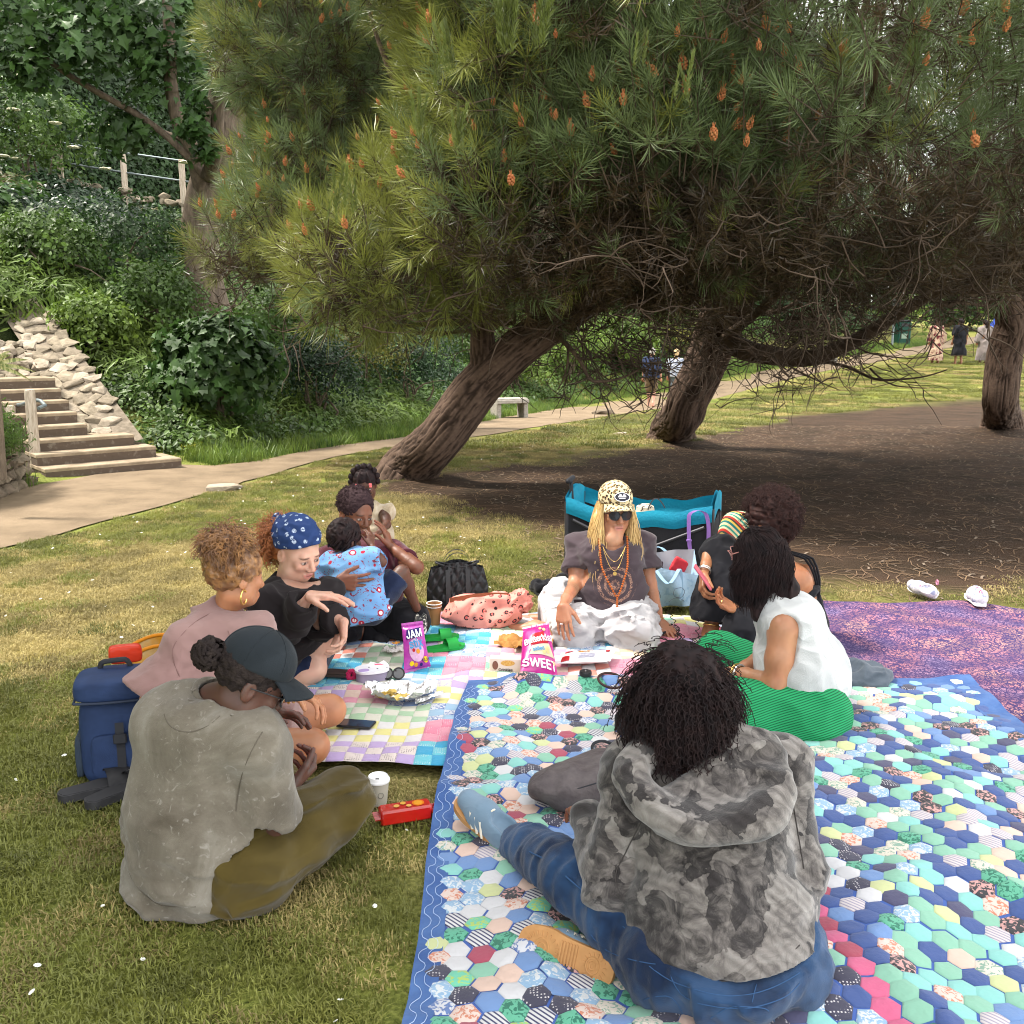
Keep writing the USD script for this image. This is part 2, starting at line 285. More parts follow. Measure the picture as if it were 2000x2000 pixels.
# concrete steps climbing the bank
CONC = mat('worn_concrete', (.33, .26, .18), .92, (.2, .155, .105), 5, bump=.4, bscale=70, bdist=.006)
RISER = mat('shaded_riser', (.095, .07, .052), .93, (.19, .16, .125), 11, lo=.55, hi=.75, bump=.4, bscale=60, bdist=.006)  # shade on the risers painted in: darker than the concrete of the treads
st = thing('stone_steps', 'flight of worn concrete steps climbing from the path into the bank', 'steps', loc=(0, 0, 0))
fL, n2 = on_base(90, 936)[:2], STEPN; ax = np.array([n2[1], -n2[0]])
widths = [1.62, 1.42, 1.26, .80, .78, .78, .78, .8]
for i, wd in enumerate(widths):
    o = fL + n2 * .32 * i + ax * (.0 if i < 3 else -.02); z0 = tz(*(fL + ax * .6)) - .02
    ma = moved(box((wd / 2, .33, -.02), (wd, .66, .22)), s=1)   # x along the step, y into the bank
    top = box((wd / 2, .34, .105), (wd + .012, .68, .05), .008)
    rs = [frame(m, (o[0], o[1], z0 + .138 * i + .01), np.r_[ax, 0], np.r_[n2, 0], (0, 0, 1)) for m in (ma, top)]
    s_ = obj('step', rs[0], RISER, st); obj('tread', rs[1], CONC, s_)

# sloping stone facing on the right of the steps
fw = thing('stone_facing', 'crazy-paved slope of pale rough stones along the right of the steps', 'stone wall')
rr = np.random.default_rng(8); U = fL + ax * .84
base_v = []
for i in range(0, 12):
    for j in range(4):
        u, v = 1.0 + i * .3 + rr.uniform(-.06, .06) + (j % 2) * .14, .02 + j * .155 + rr.uniform(-.04, .04)
        if j >= 1 + 3 * min(1, (i + 1) / 4): continue
        q = U + n2 * u + ax * v; z = tz(*(fL + ax * .6)) + .138 * (u / .32 - 1) + .02 + .28 * v
        m = stone_mesh(i * 9 + j, (.165 * rr.uniform(.7, 1.2), .115 * rr.uniform(.75, 1.2), .052)); m = moved(m, rz=rr.uniform(0, 3))
        obj('stone', frame(m, (q[0], q[1], z), unit([n2[0], n2[1], .5]), unit(np.cross(unit([-n2[0] * .45 + ax[0] * -.25, -n2[1] * .45 + ax[1] * -.25, 1]), unit([n2[0], n2[1], .5]))), unit([-n2[0] * .45, -n2[1] * .45, 1])), STONE[rr.integers(3)], fw, smooth=40)
for i in range(7):
    for j in range(9):
        u, v = 2.75 + i * .19 + rr.uniform(-.05, .05), -.95 + j * .15 + (i % 2) * .07; q = U + n2 * u + ax * v; z = tz(*(fL + ax * .6)) + 1.0 + (u - 2.7) * .42 + rr.uniform(-.02, .02)
        obj('stone', moved(stone_mesh(700 + i * 9 + j, (.12 * rr.uniform(.7, 1.2), .085, .09 * rr.uniform(.8, 1.2))), (q[0], q[1], z), rz=rr.uniform(0, 3), rx=.6), STONE[rr.integers(3)], fw, smooth=40)
back = np.array([[(*(U + n2 * u + ax * v), tz(*(fL + ax * .6)) + .95 + (u - 2.7) * .42) for v in np.linspace(-1.2, .35, 4)] for u in np.linspace(2.6, 3.95, 5)]); obj('back_bed', grid(back), EARTH, fw, smooth=True)
bed = np.array([[(*(U + n2 * u + ax * v), tz(*(fL + ax * .6)) + .138 * (u / .32 - 1) + .005 + .28 * v) for v in (-.05, .25, .56)] for u in np.linspace(.7, 5.2, 12)])
obj('mortar_bed', grid(bed), mat('mortar', (.2, .165, .125), .95, (.11, .09, .065), 12, bump=.5), fw, smooth=True)

# low dry-stone wall at the left edge
lw = thing('dry_stone_wall', 'low dark dry-stone wall under a trailing shrub at the foot of the steps', 'stone wall')
w0, w1 = on_base(74, 945)[:2], on_base(-150, 1035)[:2]; wd_ = unit(w1 - w0); wn = np.array([wd_[1], -wd_[0]]); wn = wn if wn[0] < 0 else -wn
for r_ in range(5):
    for c_ in range(11):
        u = .08 + c_ * .2 + (r_ % 2) * .1 + rr.uniform(-.03, .03); q = w0 + wd_ * u + wn * (.05 + .05 * r_)
        obj('stone', moved(stone_mesh(300 + r_ * 20 + c_, (.125 * rr.uniform(.8, 1.15), .12, .075 * rr.uniform(.85, 1.2))), (q[0], q[1], tz(*w0) + .05 + r_ * .12), rz=math.atan2(wd_[1], wd_[0]) + rr.uniform(-.2, .2)), DSTONE[rr.integers(2)], lw, smooth=40)
mid = w0 + wd_ * 1.1 + wn * .42
obj('earth_core', box((mid[0], mid[1], tz(*w0) + .3), (2.5, .5, .75), rz=math.atan2(wd_[1], wd_[0])), EARTH, lw)

# timber posts
WOOD = mat('weathered_post', (.52, .44, .35), .9, (.28, .22, .16), 7, stretch=(9, 9, 1), bump=.5, bscale=16, bdist=.008, lo=.4, hi=.7)
STEEL = mat('galvanised_rail', (.22, .25, .25), .5, (.14, .17, .18), 10, metal=.6)
def post(parent, base, h, w=.115, rz=0.3):
    sh = np.array([[-w / 2, -w / 2], [w / 2, -w / 2], [w / 2, w / 2], [-w / 2, w / 2]]); an = np.linspace(0, 2 * np.pi, 17)[:-1]
    sq = np.stack([np.cos(an), np.sin(an)], 1); sq = sq / np.maximum(np.abs(sq).max(1, keepdims=True), .82) * w / 2
    rows = [np.c_[sq * (1 + .02 * math.sin(3.1 * z_ + base[0])), np.full(16, z_)] for z_ in (-.3, 0, h * .3, h * .6, h - .02)] + [np.c_[sq * .8, np.full(16, h)], np.c_[sq * .02, np.full(16, h + .004)]]
    v = np.vstack(rows); i, j = np.meshgrid(np.arange(len(rows) - 1), np.arange(16), indexing='ij')
    q = np.stack([i * 16 + j, i * 16 + (j + 1) % 16, (i + 1) * 16 + (j + 1) % 16, (i + 1) * 16 + j], -1).reshape(-1, 4)
    return obj('post', moved(tm(v, np.vstack([q[:, [0, 1, 2]], q[:, [0, 2, 3]]])), base, rz), WOOD, parent, smooth=40)
hr = thing('handrail', 'grey steel handrail on two weathered timber posts beside the steps', 'handrail')
p1, p2 = on_base(72, 925) + [.0, .0, 0], on_base(72, 925)[:2] + n2 * .95 - ax * .02
post(hr, p1, 1.02); post(hr, (p2[0], p2[1], tz(*p1[:2]) + .38), .82)
rp = [np.r_[p2 + n2 * 1.6 + ax * .1, tz(*p1[:2]) + 2.0], np.r_[p2 + n2 * .1 + ax * .1, tz(*p1[:2]) + 1.2], np.r_[p1[:2] + n2 * .12 + ax * .13, p1[2] + .88], np.r_[p1[:2] - n2 * .06 + ax * .14, p1[2] + .82], np.r_[p1[:2] - n2 * .10 + ax * .06, p1[2] + .80]]
obj('rail', tube(spline(rp, 26), .024, 10), STEEL, hr, smooth=50)
fe = thing('bank_fence', 'fence of pale timber posts and two steel rails along the top of the bank', 'fence')
fpts = [at(-20, 322, 23.6), at(120, 358, 23.2), at(245, 379, 23.0), at(359, 396, 22.8), at(470, 412, 22.6)]
for p in fpts[1:4]: post(fe, (p[0], p[1], p[2] - .05), .98, .13)
for hgt in (.9, .47): obj('rail', tube(spline([p + [0, .0, hgt] for p in fpts], 30), .022, 8), STEEL, fe, smooth=50)
rw = thing('retaining_stones', 'row of pale tumbled stones beneath the fence on the bank', 'stone wall')
for i in range(34):
    u = rr.uniform(0, 1); p = fpts[1] * (1 - u) + fpts[4] * u
    obj('stone', moved(stone_mesh(500 + i, (.17 * rr.uniform(.6, 1.2), .15, .09)), p + [0, rr.uniform(-.15, .35), rr.uniform(-.14, .12)], rz=rr.uniform(0, 3)), STONE[rr.integers(3)], rw, smooth=40)

# stones by the path
for px, py, r, lb in [(430, 960, (.26, .16, .075), 'flat pale edging stone where the lawn meets the path, left of the group'), (1180, 810, (.30, .2, .12), 'dark rounded rock at the path edge under the hanging twigs'), (1215, 849, (.17, .1, .035), 'small flat pale stone lying in the grass between the two trunks')]:
    q = on_ground(px, py); o = obj('rock', moved(stone_mesh(int(px), r), (q[0], q[1], q[2] + r[2] * .3)), STONE[1] if 'pale' in lb else DSTONE[0], smooth=40); tag(o, lb, 'stone')

# ---------------------------------------------------------------- foliage pieces
def leaf_card(kind, n, spread, size, seed, droop=.3):
    """A sprig: n separate leaves on random stalks; every leaf a folded blade."""
    r = np.random.default_rng(seed); v, f = [], []
    for k in range(n):
        c = r.normal(0, 1, 3); c = c / np.linalg.norm(c) * spread * r.uniform(.25, 1) ** .6; c[2] *= .75
        nrm = unit(c * .5 + [0, 0, spread * 1.1] + r.normal(0, .35 * spread, 3)); d = unit(np.cross(nrm, r.normal(0, 1, 3))); d = unit(d + [0, 0, -droop]); sd = np.cross(nrm, d); L = size * r.uniform(.6, 1.25)
        if kind == 'oval': out = [(0, 0), (.33, .30), (.62, .27), (1, 0)]
        elif kind == 'palm': out = [(0, 0), (-.05, .38), (.28, .30), (.38, .56), (.58, .26), (1, 0)]
        else: out = [(0, 0), (.3, .10), (.7, .08), (1, 0)]
        b = len(v); mid = [c + d * (x * L) - nrm * (L * .16 * x * x) for x, _ in out]
        v += mid; left = [m + sd * (y * L) + nrm * (abs(y) * L * .22) for m, (_, y) in zip(mid, out)]; right = [m - sd * (y * L) + nrm * (abs(y) * L * .22) for m, (_, y) in zip(mid, out)]
        m_ = len(out); v += left[1:-1] + right[1:-1]
        for s_ in (0, 1):
            o = b + m_ + s_ * (m_ - 2); E = [b] + [o + i for i in range(m_ - 2)] + [b + m_ - 1]
            for i in range(m_ - 1):
                for t in ((b + i, b + i + 1, E[i]), (b + i + 1, E[i + 1], E[i])):
                    if len(set(t)) == 3: f.append(t if s_ else t[::-1])
    return tm(v, f)
def leaf_mat(name, c, c2, rough=.5, tr=.3): return mat(name, c, rough, c2, 1.1, detail=3, rnd=.42, trans=tr, spec=.35, lo=.3, hi=.7,
    extra=lambda N, L, o: (N.update({'ri': ('map_range', {'clamp': True, 'to_min': .62, 'to_max': 1.4}), 'h2': ('hsv', {})}), L.extend([('g.random_per_island', 'ri.value'), ('ri.result', 'h2.value'), (o, 'h2.color')]), 'h2.color')[2])
LM = {'ivy': leaf_mat('ivy_leaf', (.055, .115, .028), (.028, .066, .018)), 'nettle': leaf_mat('nettle_leaf', (.135, .225, .042), (.07, .14, .028)), 'syc': leaf_mat('sycamore_leaf', (.085, .17, .038), (.048, .11, .026)),
      'lime': leaf_mat('bright_leaf', (.22, .31, .05), (.13, .23, .036)), 'yellow': leaf_mat('yellow_leaf', (.22, .2, .028), (.1, .13, .02)), 'dark': leaf_mat('dark_leaf', (.028, .068, .022), (.016, .04, .014), .35), 'blue': leaf_mat('tree_leaf_far', (.07, .13, .04), (.04, .085, .025)),
      'dry': leaf_mat('dry_stem', (.2, .17, .07), (.11, .11, .04)), 'white': mat('elder_flower', (.75, .72, .55), .8)}
def mass(name, kind, mt, pts, nrm, size, n=26, spread=.28, leaf=.07, seed=0, parent=None, **tags):
    protos = [(leaf_card(kind, n, spread, leaf, seed * 10 + k), mt, False) for k in range(3)]
    r = np.random.default_rng(seed + 77); N = len(pts)
    q = rot_to(np.asarray(nrm) + r.normal(0, .25, (N, 3)), r.uniform(0, 6.28, N))
    return scatter(name, protos, r.integers(0, 3, N), pts, q, size * r.uniform(.7, 1.3, N), parent, **tags)
BARK = mat('sycamore_bark', (.17, .13, .095), .95, (.085, .065, .048), 5, stretch=(3, 3, .8), bump=.6, bscale=14, bdist=.03)
def blob_points(c, r, n, seed, low=-.35, fill=.25):
    g = np.random.default_rng(seed); d = g.normal(0, 1, (n, 3)); d /= np.linalg.norm(d, axis=1, keepdims=True); d[:, 2] = np.where(d[:, 2] < low, -d[:, 2], d[:, 2])
    rad = 1 - fill * g.uniform(0, 1, n) ** 1.5; rad *= 1 + .55 * (meshkit.fbm(d * 1.8 + np.asarray(c) + seed, 3, seed) - .5)
    return np.asarray(c) + d * rad[:, None] * np.asarray(r), d
def shrub(name, label, kind, mt, c, r, n, seed, leaf=.075, sprig=22, spread=.24, stems=7, cat_='shrub', group=None):
    t = thing(name, label, cat_, group); c = np.asarray(c, float)
    P, D = blob_points(c, r, n, seed); P2, D2 = blob_points(c, np.asarray(r) * .6, n // 3, seed + 1)
    mass('foliage', kind, mt, np.vstack([P, P2]), np.vstack([D, D2]) + [0, 0, .35], 1.0, sprig, spread, leaf, seed, t)
    g = np.random.default_rng(seed); zb = tz(c[0], c[1])
    obj('stem', cat(*[tube(spline([(c[0] + g.uniform(-.1, .1), c[1] + g.uniform(-.1, .1), zb - .1), c * [1, 1, .6] + [0, 0, zb * .4] + g.normal(0, .25, 3) * r, c + g.normal(0, .45, 3) * r], 6), [.03, .027, .022, .018, .012, .006], 5) for _ in range(stems)]), BARK, t, smooth=True)
    return t

# ground cover over the bank
g = np.random.default_rng(11); cand = np.stack([g.uniform(-32, 9, 42000), g.uniform(7, 42, 42000)], 1)
s = seg_dist(cand, FAR); px = 1000 + FOCAL * cand[:, 0] / np.maximum(cand[:, 1], 1)
keep = (s > .75) & (px > -160) & (px < 1900) & (g.uniform(0, 1, len(s)) < np.clip(1.5 - cand[:, 1] / 40, .3, 1)) & ~((np.abs(s - 11.3) < 1.0) & (px < 500) & (cand[:, 1] > 19))
q = cand - STEP0; keep &= ~((q @ STEPN > -1.2) & (q @ STEPN < 4.3) & (np.abs(q @ ax + .0) < 1.0)); cand, s = cand[keep], s[keep]
z = terrain(cand[:, 0], cand[:, 1]); nz = meshkit.fbm(np.stack([cand[:, 0] * .45, cand[:, 1] * .45, 0 * z], 1), 3, 55)
e = .3; nr = np.stack([-(terrain(cand[:, 0] + e, cand[:, 1]) - z) / e, -(terrain(cand[:, 0], cand[:, 1] + e) - z) / e, 1 + 0 * z], 1)
kinds = np.where(s > 12.0, 0, np.where(nz > .57, 3, np.where(nz > .45, 1, np.where(nz > .33, 2, 4)))); kinds = np.where((s < 2.0) & (nz < .62), 1, kinds); kinds = np.where((s > 8.2) & (s < 11) & (px[keep] < 500) & (nz > .42), 5, kinds)
for k, (nm, kd, mt, sz, nl, lf, sp_, cap_, lb) in enumerate([('ivy', 'oval', LM['ivy'], 1.35, 30, .11, .36, 9000, 'dark ivy covering the steep slope behind the fence'), ('nettles', 'oval', LM['nettle'], .9, 24, .10, .24, 9000, 'mid-green nettles and low weeds along the bank'), ('sycamore_seedlings', 'palm', LM['syc'], 1.0, 15, .17, .3, 5000, 'broad-leaved seedlings among the nettles on the bank'), ('meadow_weeds', 'blade', LM['lime'], 1.0, 26, .16, .2, 4000, 'light green long-bladed weeds on the bank'), ('brambles', 'oval', LM['dark'], 1.0, 24, .11, .3, 5000, 'dark glossy brambles on the bank'), ('dry_grass', 'blade', LM['dry'], .9, 24, .2, .2, 3000, 'straw-coloured tall grass below the fence')]):
    i = np.nonzero(kinds == k)[0][:cap_]; lift = (.10 + .22 * g.uniform(0, 1, len(i))) * np.clip(s[i] / 3, .35, 1.6)
    if k == 0:                                                # a second, deeper layer on the cliff
        pass
    o = mass(nm, kd, mt, np.stack([cand[i, 0], cand[i, 1], z[i] + lift], 1), nr[i] + [0, -.15, .2], sz, int(nl * 1.9), sp_ * 1.35, lf, 100 + k); tag(o, lb, 'ground cover')
# ================================================================ SHRUBS AND BROADLEAVED TREES
def shrub_at(name, label, kind, mt, px, py, w, h, seed, d=None, n=110, cat_='shrub', group=None, **kw):
    b = on_ground(px, py) if d is None else at(px, py, d); s = FOCAL / b[1]; r = (w / 2 / s, w / 2.3 / s, h / 1.75 / s)
    return shrub(name, label, kind, mt, b + [0, r[1] * .25, h * .46 / s], r, n, seed, cat_=cat_, group=group, **kw)
shrub_at('sycamore_bush', 'broad-leaved low sycamore bush in front of the leaning bare trunk', 'palm', LM['syc'], 425, 838, 235, 205, 1, n=150, leaf=.15, sprig=15, spread=.24)
shrub_at('dark_bush', 'dark small-leaved bush right of the broad-leaved sycamore bush', 'oval', LM['dark'], 615, 815, 190, 160, 2, n=170, leaf=.06)
shrub_at('dark_bush', 'dark small-leaved bush left of the thick leaning pine trunk', 'oval', LM['dark'], 800, 800, 190, 165, 3, n=170, leaf=.06)
shrub_at('yellow_bush', 'bush with yellowing leaves between the two dark bushes', 'oval', LM['yellow'], 705, 762, 170, 145, 4, n=120, leaf=.06)
for i, (x, y, w_, h_, k, m, lb) in enumerate([(560, 715, 210, 150, 'oval', 'nettle', 'mid-green bush on the bank above the dark bushes'), (300, 690, 200, 170, 'oval', 'nettle', 'leafy green bush on the bank left of the leaning bare trunk'), (255, 590, 260, 180, 'oval', 'ivy', 'dark green bush in the middle of the bank'),
        (90, 560, 200, 140, 'oval', 'nettle', 'green bush at the left edge below the fence'), (1010, 770, 130, 110, 'oval', 'lime', 'bright green bush behind the grey bench'), (1120, 752, 150, 120, 'oval', 'lime', 'bright green bush by the path right of the bench'), (1215, 735, 130, 110, 'palm', 'lime', 'bright broad-leaved bush behind the walking couple'),
        (930, 735, 170, 150, 'oval', 'nettle', 'green bush seen in the fork of the leaning pine'), (1330, 715, 150, 90, 'oval', 'yellow', 'yellow-green bush beyond the path right of the walking couple'), (1450, 700, 170, 90, 'oval', 'nettle', 'green bush beyond the path under the pine branches'), (350, 560, 170, 130, 'oval', 'nettle', 'bush left of the sycamore trunk below the fence'), (180, 700, 140, 110, 'oval', 'lime', 'light green low bush above the stone facing')]):
    shrub_at('bank_bush', lb, k, LM[m], x, y, w_, h_, 20 + i, n=120, leaf=.12 if k == 'palm' else .085, group='bushes on the bank')
el = shrub_at('elder_bush', 'elder bush with flat cream flower heads at the left edge by the fence', 'oval', LM['nettle'], 55, 395, 250, 215, 41, d=22.0, n=150, leaf=.1)
g = np.random.default_rng(3); c = at(60, 290, 21.2)
for i in range(14): obj('flower_head', moved(lump((0, 0, 0), (.12, .12, .025), i, .5, 5), c + g.normal(0, 1, 3) * [.95, .25, .75]), LM['white'], el)
for lb, px_, py_, sd, n_, L_, mt in [('tall clump of long green grass blades on the bank above the stone facing', 110, 668, 60, 60, .75, 'lime'), ('tuft of iris-like dark blades at the left of the bank', 35, 412, 61, 24, .8, 'nettle')]:
    b = on_ground(px_, py_); g = np.random.default_rng(sd); t = thing('grass_clump', lb, 'plant'); bl = []
    for i in range(n_):
        d = g.normal(0, 1, 2) * .55; L = L_ * g.uniform(.6, 1.2); p = np.array([[*(b[:2] + d * .12 + d * L * u * u * .75), b[2] + L * (1.35 * u - .75 * u * u * np.hypot(*d))] for u in np.linspace(0, 1, 7)]); sd_ = np.r_[unit([-d[1], d[0]]), 0] * .012
        bl.append(grid(np.stack([p - sd_[None] * (1 - np.linspace(0, 1, 7) ** 2)[:, None], p + sd_[None] * (1 - np.linspace(0, 1, 7) ** 2)[:, None]], 1)))
    obj('blades', cat(*bl), LM[mt], t, kind='stuff')
b = at(-14, 715, 8.6); t = thing('spiky_plant', 'variegated sword-leaved plant poking in at the left edge above the handrail', 'plant')
VAR = mat('sword_leaf', (.12, .16, .05), .5, (.42, .4, .2), 60, stretch=(1, 1, .2), detail=1)
for i, (dx, dz, L) in enumerate([(.9, .45, .34), (1, .12, .36), (.8, .75, .3), (1, -.12, .32), (.6, .9, .28), (-.5, 1, .4), (-.9, .6, .45)]):
    d = unit([dx, g.uniform(-.3, .3), dz]); p = np.array([b + d * L * u + [0, 0, -.10 * u * u] for u in np.linspace(0, 1, 8)]); sd_ = unit(np.cross(d, [0, 1, .2])) * .019; ww = (np.sin(np.linspace(.5, np.pi, 8)))[:, None]
    obj('leaf', grid(np.stack([p - sd_ * ww, p + [0, .006, 0], p + sd_ * ww], 1)), VAR, t, smooth=True)
obj('stem', tube([b - [0.02, 0, 1.0], b - [0, 0, .4], b], [.05, .045, .04], 8), BARK, t)
# trailing shrub on the wall at the left edge
c = np.r_[w0 + wd_ * 1.25 + wn * .45, tz(*w0) + .62]; P, D = blob_points(c, (.55, 1.0, .46), 240, 71, low=-.8)
t = thing('trailing_shrub', 'dense needle-leaved trailing shrub spilling over the low dry-stone wall', 'shrub')
mass('foliage', 'blade', LM['nettle'], P, D + [0, -.3, -.3], 1.0, 46, .16, .075, 71, t); obj('stem', cat(*[tube(spline([c + [0, u, -.5], c + [-.05, u * 1.1, -.2], c + [.1, u * 1.2, .1]], 5), .012, 5) for u in (-.8, -.3, .2, .6)]), BARK, t)
b = on_ground(378, 880); t = thing('yellow_flowers', 'small patch of yellow-leaved plants at the path edge right of the steps', 'plant')
P, D = blob_points(b + [0, 0, .04], (.22, .12, .06), 30, 72); mass('leaves', 'oval', mat('yellow_petal', (.5, .45, .04), .6, (.3, .32, .03), 20), P, D, 1, 9, .05, .04, 72, t)

# the sycamore rising from the bank
t = thing('sycamore_tree', 'old sycamore with a leaning flaking trunk forking above the fence', 'tree')
tb = on_ground(425, 672); d0 = tb[1]
def SY(x, y, dd=0): return at(x, y, d0 + dd)
def bark_tube(pts, rad, n=18, m=40, amp=.10, seed=0, f=(5, 5, 2.2)):
    p = spline(pts, m); r = np.interp(np.linspace(0, 1, m), np.linspace(0, 1, len(rad)), rad); me = tube(p, r, n)
    v = me.vertices.copy(); ctr = np.vstack([np.repeat(p, n, 0), p[0], p[-1]]); off = v - ctr
    k = 1 + amp * 2 * (meshkit.fbm(v * np.asarray(f) + seed, 3, seed) - .5); return tm(ctr + off * k[:, None], me.faces)
obj('trunk', bark_tube([tb - [0, 0, .4], SY(420, 640), SY(402, 560), SY(392, 470, .3), SY(398, 400, .4), SY(420, 340, .5), SY(436, 260, .6), SY(446, 170, .8), SY(440, 40, 1), SY(455, -120, 1)], [.42, .36, .31, .33, .37, .40, .33, .27, .2, .12], 22, 60, .16, 3), BARK, t, smooth=True)
for pts, rad in [([SY(396, 380, .3), SY(378, 300, -.1), SY(348, 240, -.3), SY(334, 160, -.4), SY(330, 60, -.4), SY(322, -60, -.3)], [.15, .13, .12, .11, .09, .06]), ([SY(405, 345), SY(422, 290, -.4), SY(426, 210, -.6), SY(432, 120, -.6)], [.13, .12, .10, .06]), ([SY(398, 345), SY(330, 270, -.3), SY(270, 225, -.5), SY(190, 180, -.8), (SY(90, 115, -1)), SY(0, 20, -1.2)], [.07, .06, .055, .05, .045, .03]), ([SY(400, 300), SY(310, 255, .5), SY(225, 235, .6)], [.06, .04, .015]), ([SY(440, 230, .6), SY(480, 190, .4), SY(520, 120, .3)], [.2, .14, .08])]:
    obj('limb', bark_tube(pts, rad, 12, 26, .10, 5), BARK, t, smooth=True)
P, D = [], []
for (x, y, dd, r, n) in [(200, 40, -1, (1.6, .8, .7), 60), (300, 130, -.6, (.8, .6, .6), 34), (120, 100, -1.4, (.9, .6, .5), 24), (60, 150, -1.4, (.6, .4, .4), 16), (230, 255, -.5, (.55, .4, .35), 22), (385, 250, -.9, (.28, .25, .25), 10), (420, 190, -.9, (.4, .3, .3), 10), (370, 40, .2, (1.0, .6, .9), 40), (20, 20, -1.6, (1, .6, .6), 24), (200, -120, -1, (3, 2, 1), 90), (400, 300, -.7, (.16, .16, .18), 6), (150, 20, 0, (1.4, .6, .5), 24)]:
    a, b_ = blob_points(SY(x, y, dd), r, n, int(x + y), low=-1, fill=.8); P.append(a); D.append(b_ * [.6, .6, .3] + [0, -.45, .7])
mass('crown', 'palm', LM['syc'], np.vstack(P), np.vstack(D), 1.0, 14, .26, .15, 81, t)

t = thing('shade_tree', 'broadleaved tree standing left of the viewpoint, outside the picture, shading the near lawn', 'tree')
c = V(-4.0, 2.5, 6.3); P, D = blob_points(c, (3.3, 2.9, 1.5), 520, 95, low=-1, fill=.8); mass('crown', 'oval', LM['syc'], P, D * [.5, .5, .3] + [0, 0, .7], 1.0, 24, .5, .17, 95, t)
obj('trunk', bark_tube([(-5.2, .2, -.3), (-5.1, .4, 1.5), (-4.8, 1.0, 3.4), (-4.2, 2.0, 5.6)], [.3, .24, .2, .1], 16, 24, .1), BARK, t, smooth=True)
# background trees and hedges far beyond the pines
def far_tree(label, px, top, d, w, mt, seed, base=None, n=150, leaf=.3):
    x = at(px, 650, d)[0]; zb = tz(x, d); zt = at(px, top, d)[2]; h = zt - zb; t = thing('park_tree', label, 'tree', None); g = np.random.default_rng(seed)
    P, D = blob_points((x, d, zb + h * .55), (w, w, h * .5), n, seed, low=-.9, fill=.5); mass('crown', 'oval', LM[mt], P, D + [0, 0, .3], 1.0, 24, w * .3, leaf, seed, t)
    obj('trunk', bark_tube([(x, d, zb - .2), (x + .1, d, zb + h * .25), (x, d, zb + h * .6)], [w * .09, w * .07, w * .03], 10, 12, .1), BARK, t, smooth=True)
for i, (lb, px_, top, d, w_, m) in enumerate([('bright green tree seen under the branches behind the litter bin', 1640, 480, 52, 4.2, 'blue'), ('pale tree far behind the three strolling women', 1830, 470, 62, 4.6, 'blue'), ('green tree right of the far end of the path', 1990, 480, 60, 5, 'nettle'), ('dark tree behind the middle pine trunk', 1430, 480, 44, 3.6, 'nettle'), ('bright tree seen between the leaning trunk and the middle trunk', 1200, 520, 44, 4.2, 'lime'), ('sunlit tree far behind the right pine trunk', 2110, 500, 56, 4.5, 'blue'), ('tall tree over the far end of the path', 1740, 380, 85, 7, 'blue'), ('tall broadleaved tree behind the crown of the leaning pine', 1050, -300, 38, 6, 'syc'), ('tall tree behind the pine on the bank', 720, -350, 36, 6, 'ivy'), ('tall broadleaved tree behind the middle pine crown', 1400, -300, 44, 7, 'syc'), ('tall dark tree behind the hedge near the litter bin', 1600, -380, 48, 8, 'syc'), ('tall tree behind the crown of the right pine', 1850, -200, 66, 10, 'syc')]): far_tree(lb, px_, top, d, w_, LM and m, 200 + i)
shrub_at('hedge', 'dark ivy-covered hedge behind the litter bin', 'oval', LM['ivy'], 1560, 672, 300, 95, 90, d=42, n=150, leaf=.14, spread=.5, cat_='hedge')
shrub_at('hedge', 'bright green hedge behind the woman in the floral dress', 'oval', LM['lime'], 1750, 640, 150, 60, 91, d=55, n=100, leaf=.2, spread=.6, cat_='hedge')
shrub_at('hedge', 'pale green hedge between the right trunk and the end of the path', 'oval', LM['blue'], 1880, 632, 120, 40, 92, d=60, n=80, leaf=.2, spread=.6, cat_='hedge')

# ================================================================ THE PINES
def needle_tuft(n, L, shoot, seed, wid=.0045, th0=22, th1=78, droop=.0, curl=.12, one=False):
    g = np.random.default_rng(seed); v, f = [], []
    for k in range(n):
        u = g.uniform(0, 1) ** .8; a = g.uniform(0, 6.283); th = math.radians(th1 + (th0 - th1) * u ** 1.5 + g.normal(0, 7)); r = V(math.cos(a), math.sin(a), 0)
        d = r * math.sin(th) + V(0, 0, math.cos(th)); l = L * g.uniform(.65, 1.1); b = V(0, 0, shoot * u); sd = unit(np.cross(d, g.normal(0, 1, 3))) * wid / 2; bend = V(0, 0, curl - droop) * l + g.normal(0, .05, 3) * l
        m_ = b + d * l * .55 + bend * .3; tip = b + d * l + bend; i = len(v)
        if one: v += [b - sd, b + sd, tip]; f.append((i, i + 1, i + 2))
        else: v += [b - sd, m_ + sd * .9, m_ - sd * .9, tip]; f += [(i, i + 1, i + 2), (i + 2, i + 1, i + 3)]
    return tm(v, f)
def needle_mat(name, c, c2): return mat(name, c, .42, c2, .8, detail=2, rnd=.35, trans=.18, spec=.45, lo=.35, hi=.65, extra=lambda N, L, o: (N.update({'ri': ('map_range', {'clamp': True, 'to_min': .55, 'to_max': 1.5}), 'h2': ('hsv', {})}), L.extend([('g.random_per_island', 'ri.value'), ('ri.result', 'h2.value'), (o, 'h2.color')]), 'h2.color')[2])
NM = [mat('pine_needle', (.1, .1, .1), .42, (.6, .65, .6), .9, detail=2, trans=.28, spec=.45, attr=True, extra=lambda N, L, o: (N.update({'ri': ('map_range', {'clamp': True, 'to_min': .55, 'to_max': 1.5}), 'h2': ('hsv', {})}), L.extend([('g.random_per_island', 'ri.value'), ('ri.result', 'h2.value'), (o, 'h2.color')]), 'h2.color')[2]), needle_mat('needle_lime', (.21, .26, .055), (.15, .2, .04))]
NC = np.array([(.25, .335, .135), (.38, .41, .09), (.13, .085, .047)])
